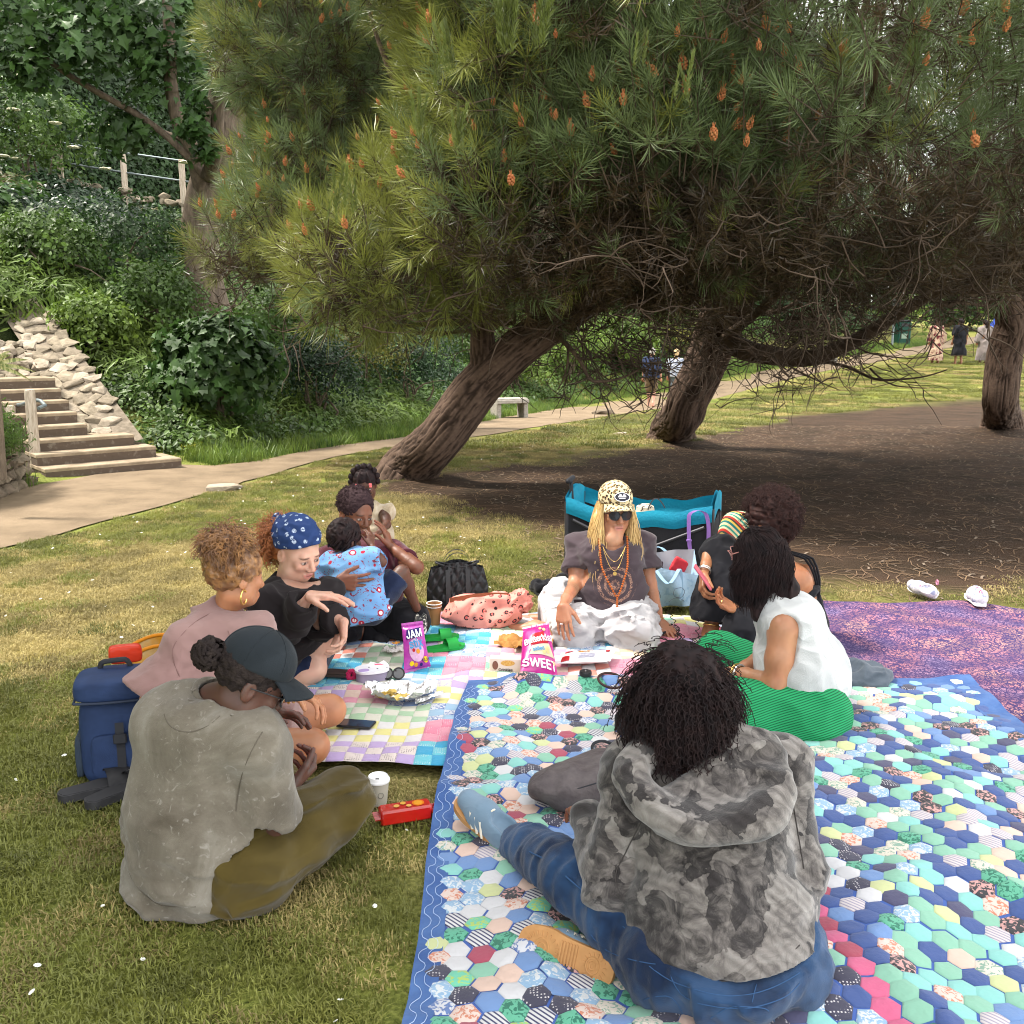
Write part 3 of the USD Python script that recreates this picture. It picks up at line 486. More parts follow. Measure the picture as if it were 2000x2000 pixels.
TUFT = [needle_tuft(60, .19, .24, k, .0062) for k in range(4)] + [needle_tuft(30, .17, .3, 20 + k, .0095, droop=.35, curl=0, th1=110, one=True) for k in range(4)]
CANDLE = [(needle_tuft(120, .055, .26, 30, .005, 15, 35), NM[1], False), (needle_tuft(90, .1, .14, 31, .005, 15, 50), NM[1], False)]
def bake(ids, pos, quat, sc):
    """Every tuft set in its place, as one mesh of separate needles."""
    V_, F_, n = [], [], 0; w_, x, y, z = quat.T
    R = np.stack([np.stack([1 - 2 * (y * y + z * z), 2 * (x * y - z * w_), 2 * (x * z + y * w_)], 1), np.stack([2 * (x * y + z * w_), 1 - 2 * (x * x + z * z), 2 * (y * z - x * w_)], 1), np.stack([2 * (x * z - y * w_), 2 * (y * z + x * w_), 1 - 2 * (x * x + y * y)], 1)], 1)
    for k in range(len(TUFT)):
        i = np.nonzero(ids == k)[0]
        if len(i):
            v, f = TUFT[k].vertices, TUFT[k].faces
            V_.append((np.einsum('nij,vj->nvi', R[i], v) * sc[i, None, None] + pos[i, None]).reshape(-1, 3)); F_.append((f[None] + (n + np.arange(len(i)) * len(v))[:, None, None]).reshape(-1, 3)); n += len(i) * len(v)
    return tm(np.vstack(V_), np.vstack(F_))
PBARK = usdkit.material(stage, '/World/Looks/pine_bark', {'g': ('geometry', {}), 'at': ('attribute', {'attribute': 'col'}), 'sp': ('separate_color', {}), 'n': ('noise_texture', {'scale': 30.0, 'detail': 5.0}), 'r': ('rgb_ramp', {'ramp': [(0, (.010, .007, .005)), (.35, (.040, .026, .019)), (.7, (.105, .07, .052)), (1, (.18, .135, .105))]}),
    'a': ('math', {'math_type': 'multiply_add', 'value2': .45}), 'b': ('bump', {'strength': .6, 'distance': .012}), 'p': ('principled_bsdf', {'roughness': .93, 'specular_ior_level': .15})},
    [('g.position', 'n.vector'), ('at.color', 'sp.color'), ('n.fac', 'a.value1'), ('sp.r', 'a.value3'), ('a.value', 'r.fac'), ('r.color', 'p.base_color'), ('n.fac', 'b.height'), ('b.normal', 'p.normal')], surface='p.BSDF')
TWIG = mat('dead_twig', (.085, .06, .043), .9, (.04, .028, .02), 3); LIMB = mat('pine_limb', (.12, .085, .06), .92, (.055, .038, .028), 6, bump=.5, bscale=25, bdist=.02)
def pine_trunk(pts, rad, parent, seed, n=96, m=150, name='trunk'):
    """A trunk whose bark is split into long plates by deep furrows, both in the mesh and in its colour."""
    p = spline(pts, m); r = np.interp(np.linspace(0, 1, m), np.linspace(0, 1, len(rad)), rad); me = tube(p, r, n, cap=False); v = me.vertices.reshape(m, n, 3); L = np.r_[0, np.cumsum(np.linalg.norm(np.diff(p, axis=0), axis=1))]
    an = np.arange(n) / n * 2 * np.pi; q = np.stack([np.cos(an)[None] * 5.2 + 0 * L[:, None], np.sin(an)[None] * 5.2 + 0 * L[:, None], L[:, None] * 1.7 + 0 * an[None]], -1)
    w_ = q + .55 * np.stack([meshkit.noise(q * 1.6, seed + k) - .5 for k in range(3)], -1); ridge = np.minimum(np.abs(meshkit.noise(w_ * [1.7, 1.7, 1.0], seed + 5) - .5), np.abs(meshkit.noise(w_ * [1.9, 1.9, 1.2] + 4, seed + 6) - .5) + .02)
    plate = np.clip(ridge / .10, 0, 1) ** .7; plate = plate * (.82 + .36 * (meshkit.fbm(q * 5, 3, seed + 8) - .3)); big = meshkit.fbm(q * .45, 2, seed + 9) - .5
    k = 1 + (plate - .7) * .10 + big * .20; v = p[:, None] + (v - p[:, None]) * k[..., None]
    return obj(name, tm(v.reshape(-1, 3), me.faces), PBARK, parent, smooth=True, color=np.repeat(np.clip(plate.reshape(-1, 1) * .62 - .12, 0, 1), 3, 1))
def hull(ells, n, seed, inner=0.0, skin=.3, cam_side=None):
    """Points just inside the union of ellipsoids [(centre, radii)], with outward directions."""
    g = np.random.default_rng(seed); ar = np.array([np.prod(r) ** (2 / 3) for _, r in ells]); out, nr = [], []
    while sum(map(len, out)) < n:
        k = g.choice(len(ells), 4000, p=ar / ar.sum()); C = np.array([c for c, _ in ells])[k]; R = np.array([r for _, r in ells])[k]; d = g.normal(0, 1, (4000, 3)); d /= np.linalg.norm(d, axis=1, keepdims=True)
        rad = (1 - inner - skin * g.uniform(0, 1, 4000)) * (1 + .5 * (meshkit.fbm(d * 2.6 + C, 3, 5) - .5)); p = C + d * R * rad[:, None]; keep = np.ones(4000, bool)
        for j, (c, r) in enumerate(ells): keep &= (k == j) | (np.linalg.norm((p - c) / r, axis=1) > .86 - inner)
        if cam_side is not None: keep &= cam_side(p, d)
        keep &= p[:, 2] > 1.3; out.append(p[keep]); nr.append((d / R)[keep])
    p, d = np.vstack(out)[:n], np.vstack(nr)[:n]; return p, d / np.linalg.norm(d, axis=1, keepdims=True)
CONE_M = mat('pollen_cone', (.36, .11, .045), .6, (.48, .21, .085), 40, rnd=0)
def cone_mesh():
    out = []
    for k in range(26):
        u = k / 25; a = k * 2.4; r = .02 * math.sin(.5 + 2.2 * u) ; out.append(moved(trimesh.creation.icosphere(0), (r * math.cos(a), r * math.sin(a), .07 * u), s=.0105))
    for k in range(5): a = k * 1.3; out.append(tube([(0, 0, .06), (.006 * math.cos(a), .006 * math.sin(a), .085), (.01 * math.cos(a), .01 * math.sin(a), .10)], [.004, .003, .0015], 4))
    return cat(*out)
CONE = cone_mesh()
def twig_lines(starts, dirs, g, L=1.0, droop=.35, fork=3, n=9):
    out = []
    for s_, d in zip(starts, dirs):
        l = L * g.uniform(.5, 1.3); d = unit(d); p = [np.array(s_)]; pts = []
        for k in range(n): d = unit(d + g.normal(0, .22, 3) + V(0, 0, -droop * .12 if k < n * .5 else droop * .25)); p.append(p[-1] + d * l / n)
        out.append(np.array(p))
        for _ in range(fork):
            i = g.integers(2, n - 1); e = unit(p[i + 1] - p[i] + g.normal(0, .6, 3)); q = [p[i]]
            for k in range(5): e = unit(e + g.normal(0, .25, 3)); q.append(q[-1] + e * l * .09)
            out.append(np.array(q))
    return out
def sticks(a, b, ra, rb):
    d = b - a; x = np.cross(d, np.where(np.abs(d[:, 2:]) > .8 * np.linalg.norm(d, axis=1, keepdims=True), [[1., 0, 0]], [[0, 0, 1.]])); x /= np.linalg.norm(x, axis=1, keepdims=True) + 1e-12; y = np.cross(d, x); y /= np.linalg.norm(y, axis=1, keepdims=True) + 1e-12
    an = np.arange(3) * 2.0944; o = np.cos(an)[None, :, None] * x[:, None] + np.sin(an)[None, :, None] * y[:, None]; v = np.concatenate([a[:, None] + o * ra, b[:, None] + o * rb], 1).reshape(-1, 3)
    f = np.array([q for k in range(3) for q in ((k, (k + 1) % 3, 3 + (k + 1) % 3), (k, 3 + (k + 1) % 3, 3 + k))]); return tm(v, (f[None] + (np.arange(len(a)) * 6)[:, None, None]).reshape(-1, 3))
def pine(label, ells, hub, n_green, n_in, n_brown, seed, olive, cone_px, hubs=None, twig_n=60, under=None, limb_n=26, candle=12, vis=None):
    t = thing('pine_tree', label, 'tree', 'pines over the lawn'); g = np.random.default_rng(seed)
    P, D = hull(ells, n_green, seed, 0, .22); up = D[:, 2] > -.25
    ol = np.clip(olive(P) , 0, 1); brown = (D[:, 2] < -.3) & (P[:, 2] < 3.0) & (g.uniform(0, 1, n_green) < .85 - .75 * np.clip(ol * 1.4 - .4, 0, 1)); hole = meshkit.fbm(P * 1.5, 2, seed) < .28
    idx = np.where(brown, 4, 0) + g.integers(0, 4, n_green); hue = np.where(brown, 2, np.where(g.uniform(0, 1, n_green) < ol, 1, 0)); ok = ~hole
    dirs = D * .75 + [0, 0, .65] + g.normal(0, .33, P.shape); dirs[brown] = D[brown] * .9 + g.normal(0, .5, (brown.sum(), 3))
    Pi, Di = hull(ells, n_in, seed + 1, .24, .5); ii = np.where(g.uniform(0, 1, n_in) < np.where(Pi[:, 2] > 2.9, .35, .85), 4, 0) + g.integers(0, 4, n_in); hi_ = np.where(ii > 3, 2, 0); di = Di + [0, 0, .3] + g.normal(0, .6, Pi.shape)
    Pb, Db = hull(ells, n_brown, seed + 2, .02, .4, lambda p, d: d[:, 2] < -.25); gb = g.uniform(0, 1, n_brown) < (olive(Pb) - .35) * 1.3; bi = np.where(gb, 0, 4) + g.integers(0, 4, n_brown); db = Db * .6 + [0, -.15, 0] + g.normal(0, .55, Pb.shape)
    pos = np.vstack([P[ok], Pi, Pb]); ids = np.r_[idx[ok], ii, bi]; dd = np.vstack([dirs[ok], di, db]); sc = g.uniform(.8, 1.3, len(pos))
    q = rot_to(dd, g.uniform(0, 6.28, len(pos))); hues = np.r_[hue[ok], hi_, np.where(gb, 1, 2)]; cm = bake(ids, pos, q, sc); order = np.argsort(ids, kind='stable'); nv_ = np.array([len(TUFT[k].vertices) for k in ids[order]])
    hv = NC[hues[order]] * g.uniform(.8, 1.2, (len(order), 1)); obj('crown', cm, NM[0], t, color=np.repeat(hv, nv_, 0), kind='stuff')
    un = dd / np.linalg.norm(dd, axis=1, keepdims=True); obj('shoots', sticks(pos - un * .2, pos + un * (.2 * sc)[:, None], .007, .004), TWIG, t, smooth=True, kind='stuff')
    f = np.nonzero(ok & (D[:, 1] < .35) & (D[:, 2] > -.1) & (dirs[:, 2] > .2))[0]
    nv = [i for i in f if 0 < 1000 + FOCAL * P[i, 0] / P[i, 1] < 2000 and 0 < 1000 - FOCAL * math.tan(PITCH + math.atan2(P[i, 2] - CAMZ, P[i, 1])) < 760]; pick = g.permutation(nv)[:cone_px]
    for i in pick:
        a = unit(dirs[i]); tip = P[i] + a * .235 * 1.0; R = trimesh.geometry.align_vectors([0, 0, 1], unit(a * .6 + [0, 0, .6])); m = CONE.copy(); m.apply_scale(g.uniform(.65, 1.3)); m.apply_transform(R); m.apply_translation(tip); obj('cone', m, CONE_M, t)
    cd = g.permutation(nv)[:candle] if len(nv) else []
    if len(cd): scatter('new_shoots', CANDLE, g.integers(0, 2, len(cd) * 3), np.repeat(P[cd] + [0, 0, .16], 3, 0) + g.normal(0, .03, (len(cd) * 3, 3)), rot_to(np.repeat([[0, -.1, 1.]], len(cd) * 3, 0) + g.normal(0, .16, (len(cd) * 3, 3))), g.uniform(.7, 1.2, len(cd) * 3), t)
    hubs = hubs or [hub]; tips, TD = hull(ells, limb_n, seed + 5, .05, .2)
    for tip in tips:
        h = hubs[int(np.argmin([np.linalg.norm(np.asarray(h_) - tip) for h_ in hubs]))]; h = np.asarray(h, float); mid_ = (h + tip) / 2 + [0, 0, -.25] + g.normal(0, .18, 3); L = np.linalg.norm(tip - h)
        p = spline([h, h * .65 + tip * .35 + g.normal(0, .12, 3) + [0, 0, -.12], mid_ * .5 + tip * .5 + g.normal(0, .1, 3), tip], 14); obj('limb', tube(p, np.linspace(.035 + .014 * L, .008, 14), 7), LIMB, t, smooth=True)
        k = [p[g.integers(3, 13)] for _ in range(5)]
        if 'tw' not in t.GetCustomData(): pass
    if under is not None:
        ps = under(g, twig_n); dn = np.array([unit(x - np.asarray(hub)) * [1, 1, .3] for x in ps]) + g.normal(0, .5, (len(ps), 3)) + [0, 0, -.25]
        obj('dead_twigs', tubes(twig_lines(ps, dn, g, .95), .0075), TWIG, t, smooth=True, kind='stuff')
    return t
def E(x, y, d, r): return (at(x, y, d), np.asarray(r, float))
def boxes_under(lst):
    def f(g, n):
        out = []
        for _ in range(n):
            x0, x1, y0, y1, d0_, d1_ = lst[g.integers(len(lst))]; out.append(at(g.uniform(x0, x1), g.uniform(y0, y1), g.uniform(d0_, d1_)))
        return np.array(out)
    return f
# the leaning pine
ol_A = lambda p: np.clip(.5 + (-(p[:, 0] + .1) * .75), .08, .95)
ellA = [E(1010, 430, 9.9, (1.45, 1.9, .95)), E(735, 520, 9.6, (.78, .9, .55)), E(830, 400, 9.8, (.7, .8, .55)), E(1010, 190, 9.6, (.95, 1.6, 1.0)), E(890, 300, 9.6, (.6, .8, .6)), E(1250, 330, 9.6, (1.3, 2, 1.3)), E(1150, 20, 9.6, (1.6, 2, 1.1)), E(1000, -120, 10, (1.8, 2, 1.0))]
tA = pine('thick-trunked pine leaning steeply to the right behind the group', ellA, at(1075, 640, 10.7), 2600, 1500, 620, 301, ol_A, 120, hubs=[at(1075, 640, 10.7), at(945, 620, 10.8), at(1180, 560, 10.6), at(945, 480, 10.6)], under=boxes_under([(620, 1000, 560, 640, 9.2, 11), (1000, 1300, 600, 700, 9.5, 12), (1050, 1250, 640, 720, 10, 11.5)]), twig_n=120, candle=26, limb_n=34)
d_ = 10.75; b0 = on_base(800, 930)
pine_trunk([b0 + [-.12, 0, -.25], b0 + [0, 0, .05], at(868, 845, 10.8), at(935, 755, 10.75), at(1000, 690, 10.7), at(1075, 635, 10.7), at(1190, 560, 10.6), at(1290, 480, 10.5)], [.44, .29, .245, .25, .22, .20, .15, .09], tA, 7)
pine_trunk([at(955, 745, 10.72), at(949, 715, 10.72), at(943, 660, 10.75), at(946, 600, 10.8), at(950, 480, 10.7)], [.2, .14, .115, .1, .06], tA, 8, 48, 60, 'limb')
for pts, r in [([at(945, 625, 10.75), at(860, 632, 10.5), at(770, 636, 10.2), at(700, 615, 10), at(672, 560, 9.9), at(665, 500, 9.9), at(680, 460, 9.9)], .035), ([at(945, 640, 10.7), at(840, 650, 10.3), at(720, 630, 10), at(640, 560, 9.8)], .022), ([at(1100, 620, 10.6), at(1180, 600, 10), at(1240, 520, 9.4), at(1190, 440, 9)], .05), ([at(1080, 650, 10.6), at(1130, 700, 10.2), at(1160, 745, 10.2), at(1250, 720, 10)], .03), ([at(1090, 650, 10.6), at(1110, 690, 10.4), at(1090, 760, 10.5)], .02)]:
    obj('limb', tube(spline(pts, 22), np.linspace(r, r * .3, 22), 8), LIMB, tA, smooth=True)
g = np.random.default_rng(91); cp, cdv, cs_ = [], [], []
for x, y, d, n, L in [(985, 105, 8.2, 8, 1.5), (1045, 95, 8.2, 5, 1.3), (890, 150, 8.5, 3, 1.35), (842, 175, 8.6, 2, .9), (815, 268, 8.7, 3, 1.2), (880, 290, 8.5, 4, 1.0), (664, 412, 9.1, 3, 1.1), (700, 425, 9.1, 2, .8), (640, 440, 9.1, 2, .7), (1330, 200, 7.8, 3, .9), (1240, 130, 8.0, 3, .9)]:
    for k in range(n): cp.append(at(x + g.normal(0, 5 + 1.5 * n), y + g.normal(0, 4), d - .85)); cdv.append([g.normal(0, .16), -.08, 1]); cs_.append(L * g.uniform(.75, 1.1))
scatter('upright_shoots', [(needle_tuft(170, .05, .30, 33, .006, 15, 38), NM[1], False)], np.zeros(len(cp), int), np.array(cp), rot_to(np.array(cdv)), np.array(cs_), tA)
# the middle pine, whose crown reaches far over the lawn towards the camera
ol_B = lambda p: np.clip(.12 + .25 * (meshkit.noise(p * .9, 4) - .5), 0, 1)
ellB = [E(1480, 330, 10.6, (2.1, 3.6, 1.35)), E(1850, 300, 10.6, (2.1, 3.8, 1.45)), E(1560, 60, 9.6, (2.6, 3.2, 1.3)), E(1930, 40, 9.6, (1.8, 3.2, 1.3)), E(2090, 120, 11, (1.6, 3, 1.5)), E(1640, -30, 11.5, (1.4, 2.6, 1.3)), E(1750, -150, 9.5, (2.6, 3.2, 1.3)), E(1300, -160, 9.8, (2.2, 3, 1.2)), E(1330, 420, 10.2, (1.1, 2.6, .9)), E(1700, 425, 11.5, (1.6, 4.2, .66)), E(1980, 405, 11.5, (1.8, 4.2, .62))]
tB = pine('large dark pine with a stout trunk leaning right in the middle of the bare ground', ellB, at(1450, 600, 14.3), 4200, 3000, 1200, 302, ol_B, 190, hubs=[at(1450, 600, 14.3), at(1600, 640, 13), at(1520, 500, 12), at(1800, 560, 12.5)], under=boxes_under([(1300, 1600, 520, 660, 9, 13.5), (1550, 1990, 480, 575, 9, 14), (1380, 1600, 640, 700, 12.5, 14.5), (1250, 1900, 420, 560, 7.8, 10), (1500, 1720, 600, 690, 11, 14)]), twig_n=330, candle=16, limb_n=46)
b1 = on_base(1312, 858)
pine_trunk([b1 + [-.1, 0, -.25], b1 + [0, 0, .05], at(1340, 790, 15), at(1368, 730, 14.9), at(1392, 670, 14.8), at(1415, 610, 14.5), at(1470, 520, 13.5), at(1540, 400, 12.5)], [.44, .34, .305, .31, .33, .28, .21, .12], tB, 11)
for pts, r in [([at(1395, 650, 14.7), at(1480, 690, 14), at(1570, 700, 13.4), at(1660, 670, 12.8), at(1760, 610, 12), at(1880, 540, 11.2)], .17), ([at(1570, 700, 13.4), at(1650, 715, 13), at(1720, 742, 12.6), at(1790, 738, 12.2), at(1850, 722, 11.9)], .028), ([at(1500, 690, 13.8), at(1600, 745, 13), at(1640, 762, 12.6)], .018), ([at(1410, 660, 14.6), at(1480, 610, 12), at(1530, 560, 10.2), at(1580, 480, 8.8), at(1600, 440, 8.2)], .075), ([at(1420, 640, 14.4), at(1400, 590, 12), at(1470, 560, 10), at(1560, 500, 8.6)], .05), ([at(1700, 720, 12.8), at(1760, 755, 12.4), at(1810, 758, 12.2)], .015), ([at(1560, 700, 13.2), at(1640, 660, 12), at(1700, 690, 11.5), at(1780, 700, 11.2), at(1840, 690, 11)], .02)]:
    obj('limb', tube(spline(pts, 24), np.linspace(r, r * .25, 24), 10), LIMB, tB, smooth=True)
# the right pine
ellC = [E(2060, 330, 15.5, (3.4, 4, 1.7)), E(1750, 425, 16, (2.2, 3.6, .7)), E(2300, 200, 14, (4, 4, 2))]
tC = pine('dark pine at the right edge whose trunk forks low', ellC, at(1960, 600, 16.8), 700, 900, 500, 303, ol_B, 4, hubs=[at(1930, 560, 16.6), at(1995, 560, 16.8)], under=boxes_under([(1650, 2000, 510, 590, 13, 18), (1600, 1960, 540, 605, 12, 16)]), twig_n=110, candle=0, limb_n=26)
b2 = on_base(1955, 836)
pine_trunk([b2 + [0, 0, -.25], b2 + [0, 0, .05], at(1955, 760, 17.1), at(1962, 700, 17.1), at(1975, 640, 17), at(1952, 575, 16.8), at(1925, 520, 16.5), at(1880, 430, 16)], [.42, .33, .29, .28, .29, .2, .16, .1], tC, 13)
pine_trunk([at(1968, 660, 17), at(1985, 620, 17), at(2005, 580, 17), at(2050, 480, 17)], [.24, .2, .17, .1], tC, 14, 48, 60, 'limb')
for pts, r in [([at(1935, 570, 16.6), at(1860, 560, 15.5), at(1760, 600, 14.5), at(1700, 600, 14)], .07), ([at(1940, 600, 16.8), at(1850, 590, 15.5), at(1780, 640, 14.6)], .035)]:
    obj('limb', tube(spline(pts, 18), np.linspace(r, r * .25, 18), 8), LIMB, tC, smooth=True)
# the pine rising from the bank on the left, its trunk hidden by bushes
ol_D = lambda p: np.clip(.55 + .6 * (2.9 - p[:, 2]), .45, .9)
ellD = [E(575, 430, 13.2, (.85, 1.2, .70)), E(455, 478, 13.0, (.42, .6, .42)), E(640, 380, 13.6, (1.2, 1.4, 1.1)), E(505, 85, 13.6, (.62, 1.0, .8)), E(640, 120, 13.6, (1.05, 1.4, 1.15)), E(830, 130, 13.8, (1.1, 1.4, 1.2)), E(640, -80, 13.6, (1.4, 1.6, .9)), E(760, 420, 14.2, (.9, 1.2, .9))]
tD = pine('pine on the bank whose crown hangs in front of the old sycamore trunk', ellD, at(690, 430, 14.8), 2000, 1100, 330, 304, ol_D, 110, hubs=[at(690, 430, 14.8), at(640, 330, 14.5), at(680, 150, 14.6)], under=boxes_under([(450, 800, 480, 580, 12.6, 14.5)]), twig_n=50, candle=10, limb_n=26)
b3 = at(893, 800, 19.0); pine_trunk([(b3[0], 19.0, tz(b3[0], 19.0) - .3), (b3[0], 19.0, tz(b3[0], 19.0) + .1), at(932, 745, 18.9), at(945, 660, 18.4), at(905, 560, 17.2), at(790, 440, 15.6), at(700, 300, 14.7), at(685, 120, 14.7)], [.24, .2, .19, .18, .17, .15, .12, .07], tD, 15, 56, 90)
# ================================================================ FIGURES: smooth implicit bodies, clothes as shells over them
def rc(a, b, ra, rb, k=.02): return ('rc', np.asarray(a, float), np.asarray(b, float), ra, rb, k)
def fc(a, b, ra, rb, n, s, k=.03): return ('fc', np.asarray(a, float), np.asarray(b, float), ra, rb, k, unit(n), s)
def el(c, R, r, k=.02): return ('el', np.asarray(c, float), np.asarray(R, float), np.asarray(r, float), k)
def minus(p): return ('-',) + p
def chain(pts, rad, k=.02): return [rc(a, b, ra, rb, k) for a, b, ra, rb in zip(pts[:-1], pts[1:], rad[:-1], rad[1:])]
def grow(prims, e): 
    out = []
    for p in prims:
        if p[0] in ('rc', 'fc'): out.append(p[:3] + (p[3] + e, p[4] + e) + p[5:])
        elif p[0] == 'el': out.append(p[:3] + (p[3] + e,) + p[4:])
        else: out.append(p)
    return out
def _ext(p):
    q = p[1:] if p[0] == '-' else p
    if q[0] in ('rc', 'fc'): r = max(q[3], q[4]) * (max(1, q[7]) if q[0] == 'fc' else 1); return np.minimum(q[1], q[2]) - r, np.maximum(q[1], q[2]) + r
    r = np.abs(q[2]).T @ q[3]; return q[1] - r, q[1] + r
def _eval(q, X):
    if q[0] in ('rc', 'fc'):
        a, b, ra, rb = q[1:5]; ba = b - a; pa = X - a; t = np.clip((pa @ ba) / (ba @ ba + 1e-12), 0, 1); w = pa - t[..., None] * ba
        if q[0] == 'fc': w = w - (w @ q[6])[..., None] * q[6] * (1 - 1 / q[7])
        return np.linalg.norm(w, axis=-1) - (ra + (rb - ra) * t)
    p = (X - q[1]) @ q[2].T; k0 = np.linalg.norm(p / q[3], axis=-1); k1 = np.linalg.norm(p / q[3] ** 2, axis=-1); return k0 * (k0 - 1) / np.maximum(k1, 1e-9)
class Field:
    def __init__(s, prims, h, pad=.03):
        ex = [_ext(p) for p in prims if p[0] != '-']; s.h = h; s.lo = np.min([e[0] for e in ex], 0) - pad; hi = np.max([e[1] for e in ex], 0) + pad
        s.n = np.ceil((hi - s.lo) / h).astype(int) + 1; s.D = np.full(s.n, 1.0, np.float32); s.add(prims)
    def block(s, lo, hi):
        i0 = np.clip(np.floor((lo - s.lo) / s.h).astype(int), 0, s.n); i1 = np.clip(np.ceil((hi - s.lo) / s.h).astype(int) + 1, 0, s.n); sl = tuple(slice(a, b) for a, b in zip(i0, i1))
        ax_ = [s.lo[k] + s.h * np.arange(i0[k], i1[k]) for k in range(3)]; return sl, np.stack(np.meshgrid(*ax_, indexing='ij'), -1)
    def add(s, prims):
        for p in prims:
            sub = p[0] == '-'; q = p[1:] if sub else p; k = q[4] if q[0] == 'el' else q[5]; lo, hi = _ext(q); m = k + 4 * s.h; sl, X = s.block(lo - m, hi + m)
            if not X.size: continue
            d = _eval(q, X); a = s.D[sl]
            if sub: h_ = np.clip(.5 - .5 * (a + d) / k, 0, 1); s.D[sl] = a + (-d - a) * h_ + k * h_ * (1 - h_)
            else: h_ = np.clip(.5 + .5 * (a - d) / k, 0, 1); s.D[sl] = a + (d - a) * h_ - k * h_ * (1 - h_)
        return s
    def band(s, w=.05): return np.nonzero(np.abs(s.D) < w)
    def pts(s, ix): return s.lo + s.h * np.stack(ix, -1)
    def wrinkle(s, amp, freq, seed=0, ridged=True, where=None, axes=None):
        """Folds: ridged noise of frequency FREQ per axis (a 3 x 3 AXES turns it along the cloth)."""
        ix = s.band(amp * 2 + 3 * s.h); X = s.pts(ix); Q = (X if axes is None else X @ np.asarray(axes).T) * np.asarray(freq, float)
        Q = Q + .5 * np.stack([meshkit.noise(Q * .8, seed + 40 + k) - .5 for k in range(3)], -1)
        n = meshkit.noise(Q, seed) * .65 + meshkit.noise(Q * 2.1, seed + 1) * .35; n = np.clip(1 - np.abs(2 * n - 1) * 2.4, -.4, 1) - .25 if ridged else n - .5
        a = amp * n * (1 if where is None else where(X)); s.D[ix] -= a.astype(np.float32); return s
    def cut(s, p, n, r=None):
        """Takes off what lies beyond the plane through P with outward normal N, within radius R of P."""
        n = unit(n); p = np.asarray(p, float); lo, hi = (s.lo, s.lo + s.n * s.h) if r is None else (p - r, p + r); sl, X = s.block(lo, hi); d = (X - p) @ n
        if r is not None: d = np.where(np.linalg.norm(X - p, axis=-1) < r, d, -1)
        s.D[sl] = np.maximum(s.D[sl], d); return s
    def mesh(s):
        D, n = s.D, s.n; I = D < 0; C = [(i, j, k) for i in (0, 1) for j in (0, 1) for k in (0, 1)]; sh = tuple(n - 1); view = lambda A_, c: A_[c[0]:n[0] - 1 + c[0], c[1]:n[1] - 1 + c[1], c[2]:n[2] - 1 + c[2]]
        cnt = sum(view(I, c).astype(np.int8) for c in C); act = np.nonzero((cnt > 0) & (cnt < 8)); m = len(act[0]); P = np.zeros((m, 3)); N = np.zeros(m); vals = {c: view(D, c)[act] for c in C}
        for a in C:
            for k in range(3):
                if a[k] == 0:
                    b = tuple(1 if j == k else a[j] for j in range(3)); da, db = vals[a], vals[b]; x = (da < 0) != (db < 0); t = np.where(x, da / np.where(x, da - db, 1), 0); q = np.array(a, float)[None] + 0 * P; q[:, k] = t; P[x] += q[x]; N[x] += 1
        V_ = s.lo + s.h * (np.stack(act, -1) + P / N[:, None]); idx = np.full(sh, -1, np.int64); idx[act] = np.arange(m); F = []
        for k in range(3):
            u, w = (k + 1) % 3, (k + 2) % 3; e = [slice(None)] * 3; f = [slice(None)] * 3; e[k] = slice(0, n[k] - 1); f[k] = slice(1, n[k]); x = I[tuple(e)] != I[tuple(f)]; g = np.array(np.nonzero(x)); ok = (g[u] > 0) & (g[w] > 0) & (g[u] < n[u] - 1) & (g[w] < n[w] - 1); g = g[:, ok]; ins = I[tuple(e)][tuple(g)]
            def cell(du, dw): c = g.copy(); c[u] -= du; c[w] -= dw; return idx[tuple(c)]
            q = np.stack([cell(1, 1), cell(0, 1), cell(0, 0), cell(1, 0)], 1); q[~ins] = q[~ins][:, ::-1]; F.append(q)
        q = np.vstack(F); q = q[(q >= 0).all(1)]; return tm(V_, np.vstack([q[:, [0, 1, 2]], q[:, [0, 2, 3]]]))
def relax(m, n=2, lam=.5):
    import scipy.sparse as sp
    e = m.edges_unique; N = len(m.vertices); W = sp.coo_matrix((np.ones(len(e) * 2), (np.r_[e[:, 0], e[:, 1]], np.r_[e[:, 1], e[:, 0]])), (N, N)).tocsr(); dg = np.maximum(np.asarray(W.sum(1)).ravel(), 1)[:, None]; v = m.vertices.copy()
    for k in range(n): v = v + (lam if k % 2 == 0 else -lam * 1.03) * ((W @ v) / dg - v)
    return tm(v, m.faces)

